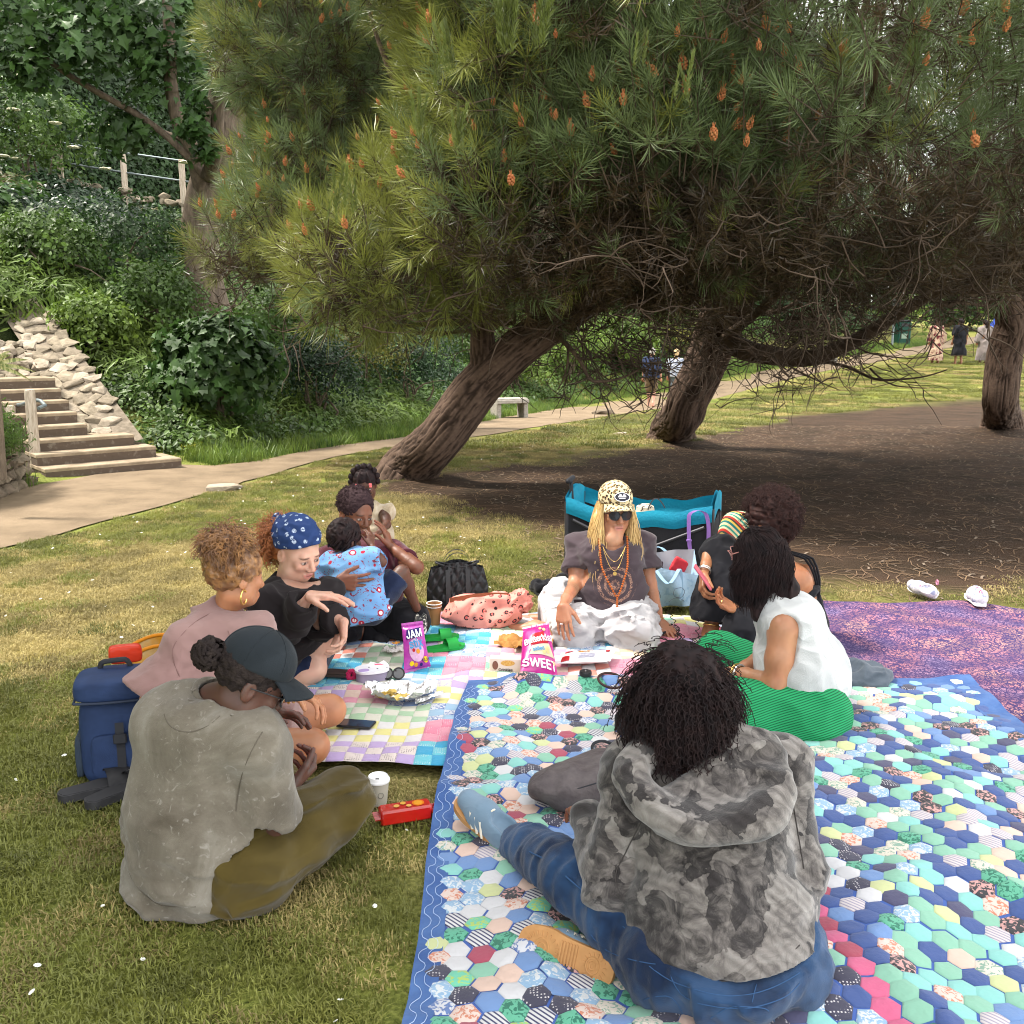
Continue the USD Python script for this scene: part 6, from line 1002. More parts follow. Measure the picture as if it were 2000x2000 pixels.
drawn(p.t, 'seams', pkm, [[(395, 1158), (350, 1190), (325, 1230), (345, 1290), (372, 1330)], [(262, 1290), (300, 1322), (325, 1330)], [(430, 1190), (445, 1240), (450, 1290)]], .0015, mat('pink_seam', tuple(srgb(150, 116, 112) * .5), .9))
BROWNH = mat('brown_gold_hair', (.10, .045, .02), .45, (.32, .155, .05), 24, spec=.5, lo=.42, hi=.72); g = np.random.default_rng(7)
p.hair_cap('hair', BROWNH, .016, .050, -.085, .012, 34)
top = p.hp(0, -.045, .135); d = g.normal(0, 1, (420, 3)); d /= np.linalg.norm(d, axis=1, keepdims=True); st = curl_strands(top + d * [.055, .06, .03], d * [1, 1, .6] + [0, 0, .45], g, .075, .008, 2.2, 16, .5, .5)
d2 = g.normal(0, 1, (260, 3)); d2 /= np.linalg.norm(d2, axis=1, keepdims=True); d2 = d2[(d2 @ p.H[1] < .2)]; st += curl_strands(p.hp(0, -.016, .047) + d2 * [.082, .1, .092], d2 * .4 + [0, 0, .8], g, .08, .004, 1.0, 12, -.2, .3); curves('curls', st, .0045, BROWNH, p.t, .5)
p.part('bun', lump(top + [0, 0, .005], (.068, .07, .045), 8, .35, 3, 3), BROWNH)
for sg in (1, -1): p.part('earring', ring(p.hp(sg * .082, -.012, -.062), p.H[2] * .6 + p.H[1] * .5, .027, .0038), GOLD)
for i in range(4): p.part('bangle', ring(lerp(wrL, elL, .10 + .05 * i), wrL - elL + g.normal(0, .03, 3), .036, .0028), GOLD)

# ---- the woman with the blue bandana
p = Person('person with navy paisley headscarf, ginger hair and black jacket', (0.454, 0.268, 0.201), lip=None)
pel, nk = G(532, 1236, .13), G(545, 1092, .555); chest = G(545, 1135, .45); shR, shL = G(500, 1142, .49), G(612, 1118, .49); hipR, hipL = G(535, 1250, .12), G(575, 1232, .12); fr = unit((.8, -.5, 0))
p.torso(pel, chest, shL, shR, hipL, hipR, fr, belly=.11, w=1.0, neck=nk); hc = G(562, 1042, .685); p.head(hc, (.72, -.60, -.34), (.10, -.16, .98), 1.1, neck=nk, lips=(.46, .16, .15), brow=(.06, .03, .02))
elR, wrR = A(546, 1192, 4.08), A(580, 1124, 3.98); p.arm(shR, elR, wrR, (.95, -.1, .02), (.1, -.1, -1), -1, .25, .88, 1.12, spread=.10)
elL, wrL = A(606, 1176, 4.22), A(648, 1168, 4.12); p.arm(shL, elL, wrL, (.05, -.4, -.85), (-.5, -.3, -.3), 1, .7, .88, 1.05)
knL, anL, knR, anR = G(622, 1190, .27), G(548, 1278, .055), G(590, 1262, .10), G(520, 1290, .05); p.leg(hipL, knL, anL, 1.15, (G(540, 1290, .03), G(590, 1300, .03))).leg(hipR, knR, anR, 1.1); p.build()
sd = unit(np.cross(fr, (0, 0, 1))); td = unit(chest - pel); T3 = np.stack([sd, np.cross(td, sd), td]); JK = cotton('black_linen', (.016, .013, .014), (.011, .009, .010), sheen=.05)
p.cloth('jacket', grow(p.core, .020) + [rc(chest, nk, .08, .05, .04), rc(shR, elR, .066, .066, .025), rc(elR, lerp(elR, wrR, .9), .066, .058, .02), rc(shL, elL, .064, .064, .025), rc(elL, lerp(elL, wrL, .75), .064, .055, .02)], JK, .008, [(.022, (5, 5, 7), dict(axes=T3, seed=33)), (.008, (10, 10, 14), dict(axes=T3, seed=38))], cuts=[(lerp(elR, wrR, .9), wrR - elR, .12), (lerp(elL, wrL, .8), wrL - elL, .1)], holes=[rc(nk + [0, 0, -.01], hc, .062, .08, .012), rc(nk + fr * .08 + [0, 0, .0], chest + fr * .16 + [0, 0, -.08], .085, .035, .02), rc(lerp(elR, wrR, .7), wrR, .036, .05, .004)])
DDEN = cotton('dark_denim', tuple(srgb(36, 48, 78) * .6), tuple(srgb(24, 32, 56) * .6))
p.cloth('shorts', [fc(hipL, hipR, .128, .128, fr, 1, .05), rc(hipL, lerp(hipL, knL, .5), .115, .098, .05), rc(hipR, lerp(hipR, knR, .6), .115, .09, .05)], DDEN, .008, [(.012, (7, 7, 7), dict(seed=35))], cuts=[(lerp(hipL, knL, .56), knL - hipL, .13)], holes=[rc(lerp(hipL, knL, .4), knL, .072, .08, .004)])
BAND = mat('paisley_cotton', tuple(srgb(38, 62, 112) * .65), .85, None, bump=.3, bscale=300, bdist=.004, extra=lambda N, L, o: (N.update({'v': ('voronoi_texture', {'scale': 30.0}), 'n': ('noise_texture', {'scale': 90.0, 'detail': 2.0, 'distortion': 2.0}), 'a': ('map_range', {'clamp': True, 'from_min': .33, 'from_max': .28}), 'b2': ('map_range', {'clamp': True, 'from_min': .46, 'from_max': .5}), 'm': ('math', {'math_type': 'multiply'}), 'x': ('mix_color', {'a': tuple(srgb(38, 62, 112) * .65), 'b': tuple(srgb(190, 205, 228) * .7)})}), L.extend([('mp.vector', 'v.vector'), ('mp.vector', 'n.vector'), ('v.distance', 'a.value'), ('n.fac', 'b2.value'), ('a.result', 'm.value1'), ('b2.result', 'm.value2'), ('m.value', 'x.fac')]), 'x.result')[2])
c, f, r, u, k = p.H; Rm = np.stack([r, f, u]); F = Field([el(p.hp(0, -.02, .062), Rm, V(.088, .108, .092) * k, .03), rc(p.hp(0, -.09, .05), p.hp(.0, -.15, .075), .05, .028, .04)], .006).wrinkle(.010, (14, 14, 20), 3); F.cut(p.hp(0, .06, .062), -u * .9 + f * .42 - f * .0); F.cut(p.hp(0, .055, .058), f * .55 - u * .85)
p.part('headscarf', relax(F.mesh(), 2), BAND)
GING = mat('ginger_hair', (.30, .095, .025), .5, (.16, .05, .016), 30, spec=.45); g = np.random.default_rng(17); c0 = p.hp(0, -.115, -.005); d = g.normal(0, 1, (900, 3)); d /= np.linalg.norm(d, axis=1, keepdims=True); d = d[(d @ f < .35)]
p.part('hair', Field([el(c0, np.eye(3), (.066, .066, .09), .02), el(p.hp(0, -.01, .03), Rm, V(.08, .085, .07), .03)], .008).wrinkle(.016, (30, 30, 30), 6).cut(p.hp(0, .035, 0), f).mesh(), GING); curves('curls', curl_strands(c0 + d * [.05, .05, .06], d + [0, 0, .0], g, .085, .007, 3, 16, .3, .5), .0042, GING, p.t, .5)
for q_, n_, m_ in [(.30, 0, GOLD), (.62, 1, SILVER)]: p.part('ring', ring(wrR + unit(V(.95, -.1, .02)) * (.088 + .012) + np.cross(unit(V(.95, -.1, .02)), unit(V(.1, -.1, -1))) * -(.012 - .022 * n_), (.95, -.1, .02), .0118, .003, 16, 6), m_)
p.part('earring', ring(p.hp(-.078, -.008, -.048), r, .012, .003, 16, 6), GOLD)

# ---- the woman in the burgundy top, with the toddler on her lap
p = Person('person with cropped dark hair and a burgundy top, one hand at the cheek', (0.125, 0.047, 0.025))
pel, nk = G(694, 1160, .13), G(688, 1018, .545); chest = G(688, 1062, .45); shR, shL = G(622, 1052, .48), G(742, 1046, .48); hipR, hipL = G(660, 1165, .12), G(728, 1160, .12); fr = unit((.35, -.93, 0))
p.torso(pel, chest, shL, shR, hipL, hipR, fr, belly=.11, w=1.0, neck=nk); hc = G(671, 970, .69); p.head(hc, (.66, -.72, -.20), (.12, .0, .99), 1.06, neck=nk, lips=(.17, .06, .05))
elR, wrR = A(598, 1108, 4.86), A(634, 1098, 4.60); p.arm(shR, elR, wrR, (.95, .05, -.08), (.2, .9, .0), 1, .35, .95)
elL, wrL = A(786, 1070, 4.92), A(737, 1032, 5.02); p.arm(shL, elL, wrL, (-.30, .15, .93), (-.85, .1, -.2), 1, .3, .95, .88)
knL, anL, knR, anR = G(772, 1172, .14), G(676, 1188, .07), G(620, 1180, .14), G(700, 1196, .07); p.leg(hipL, knL, anL, 1.0).leg(hipR, knR, anR, 1.0, (G(686, 1205, .05), G(738, 1212, .05))); p.build()
BURG = cotton('burgundy_jersey', tuple(srgb(92, 38, 50) * .62), tuple(srgb(70, 26, 38) * .62), scale=40); sd = unit(np.cross(fr, (0, 0, 1))); td = unit(chest - pel); T3 = np.stack([sd, np.cross(td, sd), td])
p.cloth('top', grow(p.core, .012) + [rc(chest, nk, .08, .06, .04), rc(shR, lerp(shR, elR, .55), .074, .07, .03), rc(shL, lerp(shL, elL, .5), .072, .07, .03)], BURG, .008, [(.014, (6, 6, 8), dict(axes=T3, seed=43))], cuts=[(lerp(shR, elR, .6), elR - shR, .11), (lerp(shL, elL, .55), elL - shL, .11)], holes=[rc(nk + fr * .03, hc, .06, .07, .015), el(nk + fr * .11 + [0, 0, -.03], np.eye(3), (.05, .05, .05), .02)])
p.cloth('trousers', [fc(hipL, hipR, .125, .125, fr, 1, .05), rc(hipL, knL, .12, .095, .05), rc(knL, anL, .095, .07, .04), rc(hipR, knR, .12, .09, .05), rc(knR, lerp(knR, anR, .45), .088, .07, .04)], BLACKC, .008, [(.018, (7, 7, 5), dict(seed=45))], cuts=[(V(0, 0, .01), (0, 0, -1))])
so = Field(grow(foot_prims(anR, G(686, 1205, .05), G(738, 1212, .05), (0, 0, 1), 1.0, False), .008) + [rc(lerp(anR, knR, .22), anR, .05, .046, .03)], .006); so.cut(lerp(anR, knR, .22), knR - anR, .08); p.part('sock', relax(so.mesh()), BLACKC)
p.hair_cap('hair', mat('cropped_hair', (.020, .011, .013), .8, (.035, .02, .022), 90, bump=.5, bscale=200, spec=.1), .010, .085, -.035, .008, 90, back=-.2); curves('curls', fuzz(p, 1500, .018, 4, .3), .0035, _mats['cropped_hair'], p.t, .6)
p.part('earring', ring(p.hp(-.080, -.012, -.045), p.H[2], .010, .003, 14, 6), GOLD)

# ---- the toddler in the printed blue shirt
p = Person('toddler person in a light blue printed shirt, seen from behind on a lap', (0.076, 0.032, 0.019))
hc = A(652, 1022, 4.82); nk = hc + V(.02, .0, -.11); pel = A(680, 1146, 4.72); chest = A(662, 1074, 4.76); shL, shR = A(622, 1066, 4.80), A(700, 1058, 4.74); hipL, hipR = A(656, 1148, 4.72), A(702, 1144, 4.70); fr = unit((.35, .93, 0))
p.h = .008; p.torso(pel, chest, shL, shR, hipL, hipR, fr, belly=.075, w=.62, neck=nk).head(hc, (.55, .82, -.05), (0, .05, 1), .84, neck=nk)
p.arm(shR, A(720, 1060, 4.70), A(700, 1030, 4.80), (-.1, .6, .7), (-.5, .5, 0), 1, .4, .62, .6); p.arm(shL, A(606, 1100, 4.78), A(612, 1128, 4.70), (.5, .4, -.4), (0, .4, -.8), -1, .5, .62, .6)
knR, anR = A(758, 1080, 4.82), A(786, 1148, 4.92); p.leg(hipR, knR, anR, .62).leg(hipL, A(612, 1130, 4.7), A(622, 1180, 4.72), .62); p.build()
BLUEP = mat('printed_blue_cotton', tuple(srgb(120, 170, 222) * .62), .85, None, bump=.3, bscale=300, bdist=.004, extra=lambda N, L, o: (N.update({'ed': ('voronoi_texture', {'scale': 16.0, 'randomness': .8}), 'e2': ('noise_texture', {'scale': 28.0, 'detail': 2.0, 'distortion': 3.0}), 'a': ('rgb_ramp', {'ramp': [(0, tuple(srgb(235, 225, 230) * .65)), (.16, tuple(srgb(235, 225, 230) * .65)), (.18, tuple(srgb(190, 40, 66) * .6)), (.27, tuple(srgb(190, 40, 66) * .6)), (.29, tuple(srgb(128, 178, 228) * .62)), (1, tuple(srgb(118, 168, 222) * .62))]}), 'b2': ('map_range', {'clamp': True, 'from_min': .60, 'from_max': .63}), 'x': ('mix_color', {'b': tuple(srgb(150, 60, 80) * .6)})}), L.extend([('mp.vector', 'ed.vector'), ('mp.vector', 'e2.vector'), ('ed.distance', 'a.fac'), ('e2.fac', 'b2.value'), ('b2.result', 'x.fac'), ('a.color', 'x.a')]), 'x.result')[2])
p.cloth('shirt', grow(p.core, .022) + [rc(chest, pel + [0, -.02, .0], .09, .11, .05), rc(shR, A(714, 1060, 4.71), .052, .056, .03), rc(shL, A(612, 1086, 4.79), .052, .058, .03), rc(chest, nk + [0, 0, -.02], .06, .045, .03), fc(pel + [-.0, -.03, -.01], chest, .095, .075, (1, 0, 0), 1.2, .05)], BLUEP, .007, [(.016, (7, 7, 9), dict(seed=53))], cuts=[(A(719, 1060, 4.70), (.9, 0, .2), .07), (A(680, 1172, 4.70), (.2, -.1, -1), .3)], holes=[rc(nk, hc, .042, .05, .01)])
p.cloth('shorts', [fc(hipL, hipR, .085, .085, fr, 1, .04), rc(hipR, lerp(hipR, knR, .8), .078, .066, .03), rc(hipL, A(622, 1140, 4.7), .075, .06, .03)], DDEN, .007, [(.010, (9, 9, 9), dict(seed=55))], cuts=[(lerp(hipR, knR, .84), knR - hipR, .1)])
shoe(p.t, anR + [.01, .03, -.075], anR + [.03, -.13, -.10], (.2, .1, 1), mat('black_mesh', (.03, .03, .032), .7, (.5, .48, .42), 60, lo=.55, hi=.6), mat('grey_white_sole', (.6, .58, .54), .7), None, 1.2)
p.hair_cap('hair', HAIRB, .016, .05, -.085, .012, 40); g = np.random.default_rng(3)
tw = []
for i in range(150):
    d = unit(g.normal(0, 1, 3)); 
    if d @ p.H[1] > .35 or d[2] < -.45: continue
    s0 = p.hp(0, -.016, .047) + d * V(.088, .1, .094) * .84; tw.append(spline([s0, s0 + unit(np.cross(d, (0, 0, 1)) * .5 + V(0, 0, -.6)) * .02 + d * .006, s0 + unit(np.cross(d, (0, 0, 1)) + V(0, 0, -1.2)) * .045], 6))
p.part('twists', tubes(tw, .0075, 6, .7), HAIRB, kind='stuff')

# ---- the small girl behind them
p = Person('small child person with beaded hair bunches standing behind the burgundy top', (0.064, 0.026, 0.016))
hc = A(688, 915, 5.68); nk = hc - [0, -.01, .105]; fz = hc[2]; gx_ = hc[0]; pel = V(gx_ + .02, 5.72, fz - .42); chest = V(gx_ + .01, 5.70, fz - .20); shR, shL = chest + [-.095, 0, .04], chest + [.095, -.01, .04]; hipR, hipL = pel + [-.05, 0, 0], pel + [.05, 0, 0]
p.h = .008; p.torso(pel, chest, shL, shR, hipL, hipR, (0, -1, 0), belly=.07, w=.58, neck=nk).head(hc, (.1, -.97, -.25), (0, -.2, 1), .86, neck=nk, lips=(.12, .04, .04))
p.arm(shL, A(730, 990, 5.55), A(712, 1008, 5.40), (-.5, -.5, -.1), (-.3, -.3, .6), 1, .6, .58, .6); p.arm(shR, A(655, 1000, 5.6), A(660, 1030, 5.5), (.3, -.5, -.2), (0, 0, -1), 1, .4, .58, .6)
p.leg(hipL, hipL + [0, 0, -.17], V(hipL[0], 5.72, .06), .6, (V(hipL[0], 5.74, .02), V(hipL[0] + .02, 5.60, .02))).leg(hipR, hipR + [0, 0, -.17], V(hipR[0], 5.72, .06), .6, (V(hipR[0], 5.74, .02), V(hipR[0] - .02, 5.60, .02))); p.build()
p.cloth('dress', grow(p.core, .018) + [rc(pel, pel + [0, 0, -.14], .10, .13, .04), rc(shL, shL + [.03, 0, 0], .045, .045, .02), rc(shR, shR + [-.03, 0, 0], .045, .045, .02)], cotton('cream_frill', tuple(srgb(216, 200, 176) * .62), tuple(srgb(190, 170, 140) * .6), scale=30), .007, [(.014, (9, 9, 5), dict(seed=57))], cuts=[(pel + [0, 0, -.16], (0, 0, -1))], holes=[rc(nk, hc, .04, .05, .01)])
p.hair_cap('hair', HAIRB, .010, .042, -.06, .006, 60); BEAD = mat('pink_bead', tuple(srgb(236, 120, 124) * .7), .4)
for i, (x, z) in enumerate([(-.07, .11), (-.04, .135), (0, .142), (.04, .135), (.07, .11), (.088, .07), (-.088, .07), (.09, .03), (-.09, .03)]): o = p.part('hair_bunch', lump(p.hp(x, .01, z), (.017, .017, .02), i, .3, 3), HAIRB)
for x in (-.045, .045):
    p.part('braid', tube(spline([p.hp(x * .5, .06, .12), p.hp(x * .9, .098, .085), p.hp(x, .108, .045)], 8), .006, 6), HAIRB)
    for zz in (.05, .036): p.part('bead', lathe([(0, -.006), (.0085, -.005), (.0085, .005), (0, .006)], 10, p.hp(x, .112, zz)), BEAD)

# ---- the blonde woman in the leopard cap
p = Person('person with long blonde hair, leopard cap, sunglasses and white skirt', (0.348, 0.163, 0.094))
pel, nk = G(1152, 1160, .13), G(1156, 1018, .56); chest = G(1152, 1052, .45); shR, shL = G(1093, 1030, .49), G(1212, 1030, .49); hipR, hipL = G(1120, 1160, .12), G(1188, 1160, .12); fr = unit((-.12, -.99, 0))
p.torso(pel, chest, shL, shR, hipL, hipR, fr, belly=.10, w=.95, neck=nk); hc = G(1160, 966, .70); p.head(hc, (.20, -.97, -.06), (0.04, -.04, 1), 1.04, neck=nk, lips=(.40, .15, .13), eyes=False)
elR, wrR = G(1084, 1105, .30), G(1062, 1140, .28); p.arm(shR, elR, wrR, (.02, -.45, -.85), (.3, .5, -.35), 1, .25, .95, spread=.10)
elL, wrL = G(1226, 1100, .30), G(1244, 1172, .10); p.arm(shL, elL, wrL, (.35, -.75, -.35), (-.1, .3, -1), 1, .35, .95)
knR, anR, knL, anL = G(1085, 1195, .10), G(1010, 1185, .06), G(1195, 1190, .12), G(1050, 1170, .06); p.leg(hipR, knR, anR, 1.0, (G(1018, 1187, .04), G(950, 1190, .04)), up=(0, -.5, .9)).leg(hipL, knL, anL, 1.0, (G(1030, 1170, .04), G(985, 1168, .04)), up=(0, -.5, .9))
p.paint.append((lerp(wrR, elR, .75), np.eye(3), (.05, .05, .05), (.20, .13, .075), .45)); p.build()
sd = unit(np.cross(fr, (0, 0, 1))); td = unit(chest - pel); T3 = np.stack([sd, np.cross(td, sd), td])
cm = nk + fr * .11 + V(.02, 0, -.22)
DTEE = mat('dark_printed_tee', tuple(srgb(78, 66, 72) * .62), .88, None, bump=.3, bscale=420, bdist=.004, sheen=.15, spec=.12, extra=lambda N, L, o: (N.update({'m': ('mapping', {'location': tuple(-cm)}), 'w': ('wave_texture', {'wave_type': 'rings', 'rings_direction': 'y', 'scale': 9.0, 'distortion': 1.5, 'detail': 2.0, 'detail_scale': 4.0}), 'n': ('noise_texture', {'scale': 120.0, 'detail': 2.0, 'distortion': 2.0}), 'l': ('vector_math', {'math_type': 'length'}), 'fl': ('vector_math', {'math_type': 'multiply', 'vector2': (1, .25, 1)}), 'a': ('map_range', {'clamp': True, 'from_min': .118, 'from_max': .108}), 'b2': ('map_range', {'clamp': True, 'from_min': .5, 'from_max': .62}), 'c': ('map_range', {'clamp': True, 'from_min': .45, 'from_max': .6}), 'm1': ('math', {'math_type': 'multiply'}), 'm2': ('math', {'math_type': 'multiply'}), 'x': ('mix_color', {'a': tuple(srgb(78, 66, 72) * .62), 'b': tuple(srgb(196, 150, 128) * .62)})}), L.extend([('g.position', 'm.vector'), ('m.vector', 'w.vector'), ('m.vector', 'n.vector'), ('m.vector', 'fl.vector1'), ('fl.vector', 'l.vector1'), ('l.value', 'a.value'), ('w.fac', 'b2.value'), ('n.fac', 'c.value'), ('b2.result', 'm1.value1'), ('c.result', 'm1.value2'), ('m1.value', 'm2.value1'), ('a.result', 'm2.value2'), ('m2.value', 'x.fac')]), 'x.result')[2])
p.cloth('t_shirt', grow(p.core[1:], .03) + [fc(pel + [0, 0, .07], chest, .145, .115, sd, 1.15, .05), rc(chest, nk, .085, .06, .04), rc(shR, lerp(shR, elR, .62), .060, .074, .02), rc(shL, lerp(shL, elL, .62), .060, .076, .02)], DTEE, .007, [(.014, (5, 5, 7), dict(axes=T3, seed=63)), (.006, (11, 11, 14), dict(axes=T3, seed=64))], cuts=[(lerp(shR, elR, .66), elR - shR, .13), (lerp(shL, elL, .66), elL - shL, .13), (pel + [0, 0, .06], (.12, 0, -1))], holes=[rc(nk + fr * .015, hc, .068, .075, .015), rc(lerp(shR, elR, .55), elR, .052, .064, .004), rc(lerp(shL, elL, .55), elL, .052, .064, .004)])
SKIRT = mat('white_cheesecloth', (.48, .465, .465), .9, (.40, .38, .39), 4, bump=.5, bscale=200, bdist=.005, spec=.1, trans=.12)
p.cloth('skirt', [fc(hipL, hipR, .135, .135, fr, 1, .05), rc(hipR, knR, .13, .10, .06), rc(knR, G(1030, 1170, .08), .10, .075, .05), rc(hipL, knL, .13, .11, .06), rc(knL, G(1120, 1195, .05), .11, .075, .06), rc(G(1150, 1165, .10), G(1130, 1200, .05), .14, .08, .08), rc(G(1200, 1195, .05), G(1140, 1215, .03), .08, .05, .05), rc(G(1060, 1130, .16), G(1040, 1165, .10), .10, .08, .06)], SKIRT, .007, [(.034, (5, 12, 10), dict(seed=65)), (.012, (12, 22, 20), dict(seed=66))], cuts=[(V(0, 0, .012), (0, 0, -1)), (G(1022, 1178, .07), (-1, -.15, 0), .2)], holes=[el(G(1098, 1218, .03), np.eye(3), (.075, .07, .08), .02)])
LEO = mat('leopard_cloth', tuple(srgb(226, 200, 150) * .65), .85, None, bump=.2, bscale=300, extra=lambda N, L, o: (N.update({'v': ('voronoi_texture', {'scale': 62.0}), 'n': ('noise_texture', {'scale': 50.0}), 'r': ('rgb_ramp', {'ramp': [(0, tuple(srgb(190, 150, 96) * .6)), (.22, tuple(srgb(190, 150, 96) * .6)), (.27, (.012, .01, .01)), (.43, (.012, .01, .01)), (.48, tuple(srgb(232, 214, 170) * .65)), (1, tuple(srgb(232, 214, 170) * .65))]})}), L.extend([('mp.vector', 'v.vector'), ('v.distance', 'r.fac')]), 'r.color')[2])
co = cap_on(p, LEO, LEO, .022, .06); c, f, r, u, k = p.H
bd = lathe([(0, 0), (.042, 0), (.042, .003), (0, .003)], 26); bd = tm(bd.vertices * [1, .58, 1], bd.faces); obj('badge', frame(bd, p.hp(0, .097, .10), r, unit(u - f * .55), unit(f + u * .55)), mat('badge_cloth', (.03, .03, .04), .8), co); bw = mat('badge_thread', (.7, .68, .72), .8)
obj('badge_rim', tube([p.hp(0, .097, .10) + unit(f + u * .55) * .004 + r * .041 * math.cos(a) + unit(u - f * .55) * .024 * math.sin(a) for a in np.linspace(0, 6.283, 26)], .0018, 4), bw, co); obj('badge_mark', frame(cat(box((0, .003, 0), (.044, .007, .003)), box((-.012, .010, 0), (.012, .007, .003)), box((.008, .011, 0), (.012, .007, .003)), box((0, -.007, 0), (.034, .004, .003))), p.hp(0, .097, .10) + unit(f + u * .55) * .004, r, unit(u - f * .55), unit(f + u * .55)), bw, co)
glasses(p, RUBBER, GLASS, y=.103, z=.004, w=.029, h=.023, name='sunglasses')
BLON = mat('blonde_hair', (.60, .42, .17), .42, (.40, .25, .09), 12, spec=.5, stretch=(2, 2, .5)); g = np.random.default_rng(27); st = []
p.part('hair', Field([el(p.hp(0, -.03, .02), np.stack([r, f, u]), (.082, .08, .10), .03), rc(p.hp(-.080, -.01, -.02), p.hp(-.095, .05, -.22), .028, .020, .03), rc(p.hp(.080, -.01, -.02), p.hp(.095, .05, -.22), .028, .018, .03)], .008).wrinkle(.012, (30, 30, 8), 5).cut(p.hp(0, .06, 0), f, .09).mesh(), BLON)
for i in range(620):
    sg = g.choice((-1, 1)); y0 = g.uniform(-.06, .045); a = p.hp(sg * g.uniform(.072, .088), y0, g.uniform(.0, .05)); L = g.uniform(.22, .40); ph = g.uniform(0, 6.28); w_ = g.uniform(.006, .014); t = np.linspace(0, 1, 16); side = sg * (g.uniform(-.012, .055) * np.sin(t * 1.9)); fwd_ = .085 * t ** 1.4 * g.uniform(.4, 1.2) * (1 if y0 > -.03 else .5)
    st.append(a + np.outer(side + w_ * np.sin(t * 9 + ph) * t, r) + np.outer(fwd_ + w_ * np.cos(t * 8 + ph) * t, f) - np.outer(t * L, u))
curves('strands', st, .0042, BLON, p.t, .5)
WOODB = mat('wooden_bead', tuple(srgb(190, 100, 40) * .65), .5)
nl = spline([nk + V(-.075, -.01, .02), nk + V(-.07, -.105, -.10), nk + V(-.02, -.155, -.22), nk + V(.012, -.165, -.275)], 27); nr_ = spline([nk + V(.075, -.01, .02), nk + V(.07, -.105, -.10), nk + V(.035, -.155, -.22), nk + V(.012, -.165, -.275)], 27); tl = spline([nk + V(.012, -.166, -.275), nk + V(.012, -.168, -.32)], 5)
p.part('bead_necklace', cat(*[moved(trimesh.creation.icosphere(1), q_ + fr * .012, s=.0062) for q_ in np.vstack([nl, nr_, tl])]), WOODB, kind='stuff')
ch = [np.array([nk + V(s_ * x, -.075 - .06 * (1 - x / .06), -.02 - dz * (1 - (x / .06) ** 2)) for x in np.linspace(.06, 0, 9)]) for dz in (.07, .12) for s_ in (-1, 1)]; o = p.part('gold_chain', tubes(ch, .0013, 4, 1), GOLD, kind='stuff'); obj('pendant', lathe([(0, -.0015), (.010, -.0015), (.010, .0015), (0, .0015)], 16).apply_transform(trimesh.transformations.rotation_matrix(1.5, [1, 0, 0])).apply_translation(nk + V(0, -.142, -.152)), GOLD, o)
p.part('ring', ring(wrR + unit(V(.02, -.45, -.85)) * .105 + V(-.012, 0, 0), (.02, -.45, -.85), .0105, .003, 14, 6), SILVER); p.part('bracelet', ring(lerp(wrL, elL, .06), wrL - elL, .031, .002, 20, 5), GOLD)

# ---- the woman in black with the brown afro, knee drawn up, holding the phone
p = Person('person with a round brown afro and black open-backed dress, one knee drawn up', (0.257, 0.110, 0.051))
pel, nk = G(1490, 1160, .13), G(1476, 1062, .475); chest = G(1490, 1098, .38); shR, shL = A(1425, 1058, 5.35), A(1524, 1086, 4.98); hipR, hipL = G(1450, 1160, .12), G(1510, 1175, .12); fr = unit((-.8, -.45, 0))
p.torso(pel, chest, shL, shR, hipL, hipR, fr, belly=.10, w=.95, neck=nk); hc = G(1452, 1000, .63); p.head(hc, (-.72, -.5, -.42), (-.1, -.1, .95), 1.02, neck=nk, lips=(.25, .09, .07))
elR, wrR = A(1340, 1030, 5.15), A(1328, 1082, 4.98); p.arm(shR, elR, wrR, (-.15, -.4, -.55), (.2, -.2, -.3), 1, .8, .92); elL, wrL = A(1440, 1182, 4.75), A(1392, 1152, 4.80); p.arm(shL, elL, wrL, (-.85, .1, .45), (-.2, -.2, .6), -1, .6, .92)
knR, anR = A(1362, 1050, 5.12), G(1340, 1195, .08); knL, anL = G(1400, 1190, .16), G(1385, 1215, .07); p.leg(hipR, knR, anR, .98, (G(1350, 1205, .03), G(1322, 1222, .03))).leg(hipL, knL, anL, .98); p.build()
p.cloth('dress', [fc(pel, lerp(pel, chest, .8), .15, .125, np.cross(fr, (0, 0, 1)), 1.15, .05), fc(hipL, hipR, .125, .125, fr, 1, .05), rc(hipR, knR, .115, .088, .05), rc(knR, lerp(knR, anR, .75), .088, .115, .05), rc(hipL, knL, .11, .09, .05), rc(knL, anL, .09, .08, .05), rc(knR, A(1385, 1130, 5.0), .08, .12, .06)], BLACKC, .008, [(.022, (7, 7, 4), dict(seed=75)), (.008, (14, 14, 9), dict(seed=76))], cuts=[(lerp(knR, anR, .86), anR - knR + V(0, 0, -.1), .22), (chest + [0, 0, -.02], (0, 0, 1), .3)], holes=[rc(lerp(knR, anR, .65), anR, .05, .09, .01)])
for i in range(3):
    o_ = .022 * i; p.part('strap', tube(spline([A(1476, 1040, 5.02) + [o_, -.02, 0], A(1512, 1050, 4.93) + [o_, -.02, .0], A(1536 + 2 * i, 1085, 4.90) + [o_ * .3, 0, 0], A(1541 + 2 * i, 1130, 4.95), A(1537 + 3 * i, 1180, 5.05)], 14), .0065, 6), BLACKC)
AFRO = mat('brown_afro', (.032, .013, .011), .7, (.014, .007, .007), 40, spec=.15); g = np.random.default_rng(47); c0 = p.hp(0, -.045, .065); d = g.normal(0, 1, (1500, 3)); d /= np.linalg.norm(d, axis=1, keepdims=True); d = d[(d @ p.H[1] < .55)]
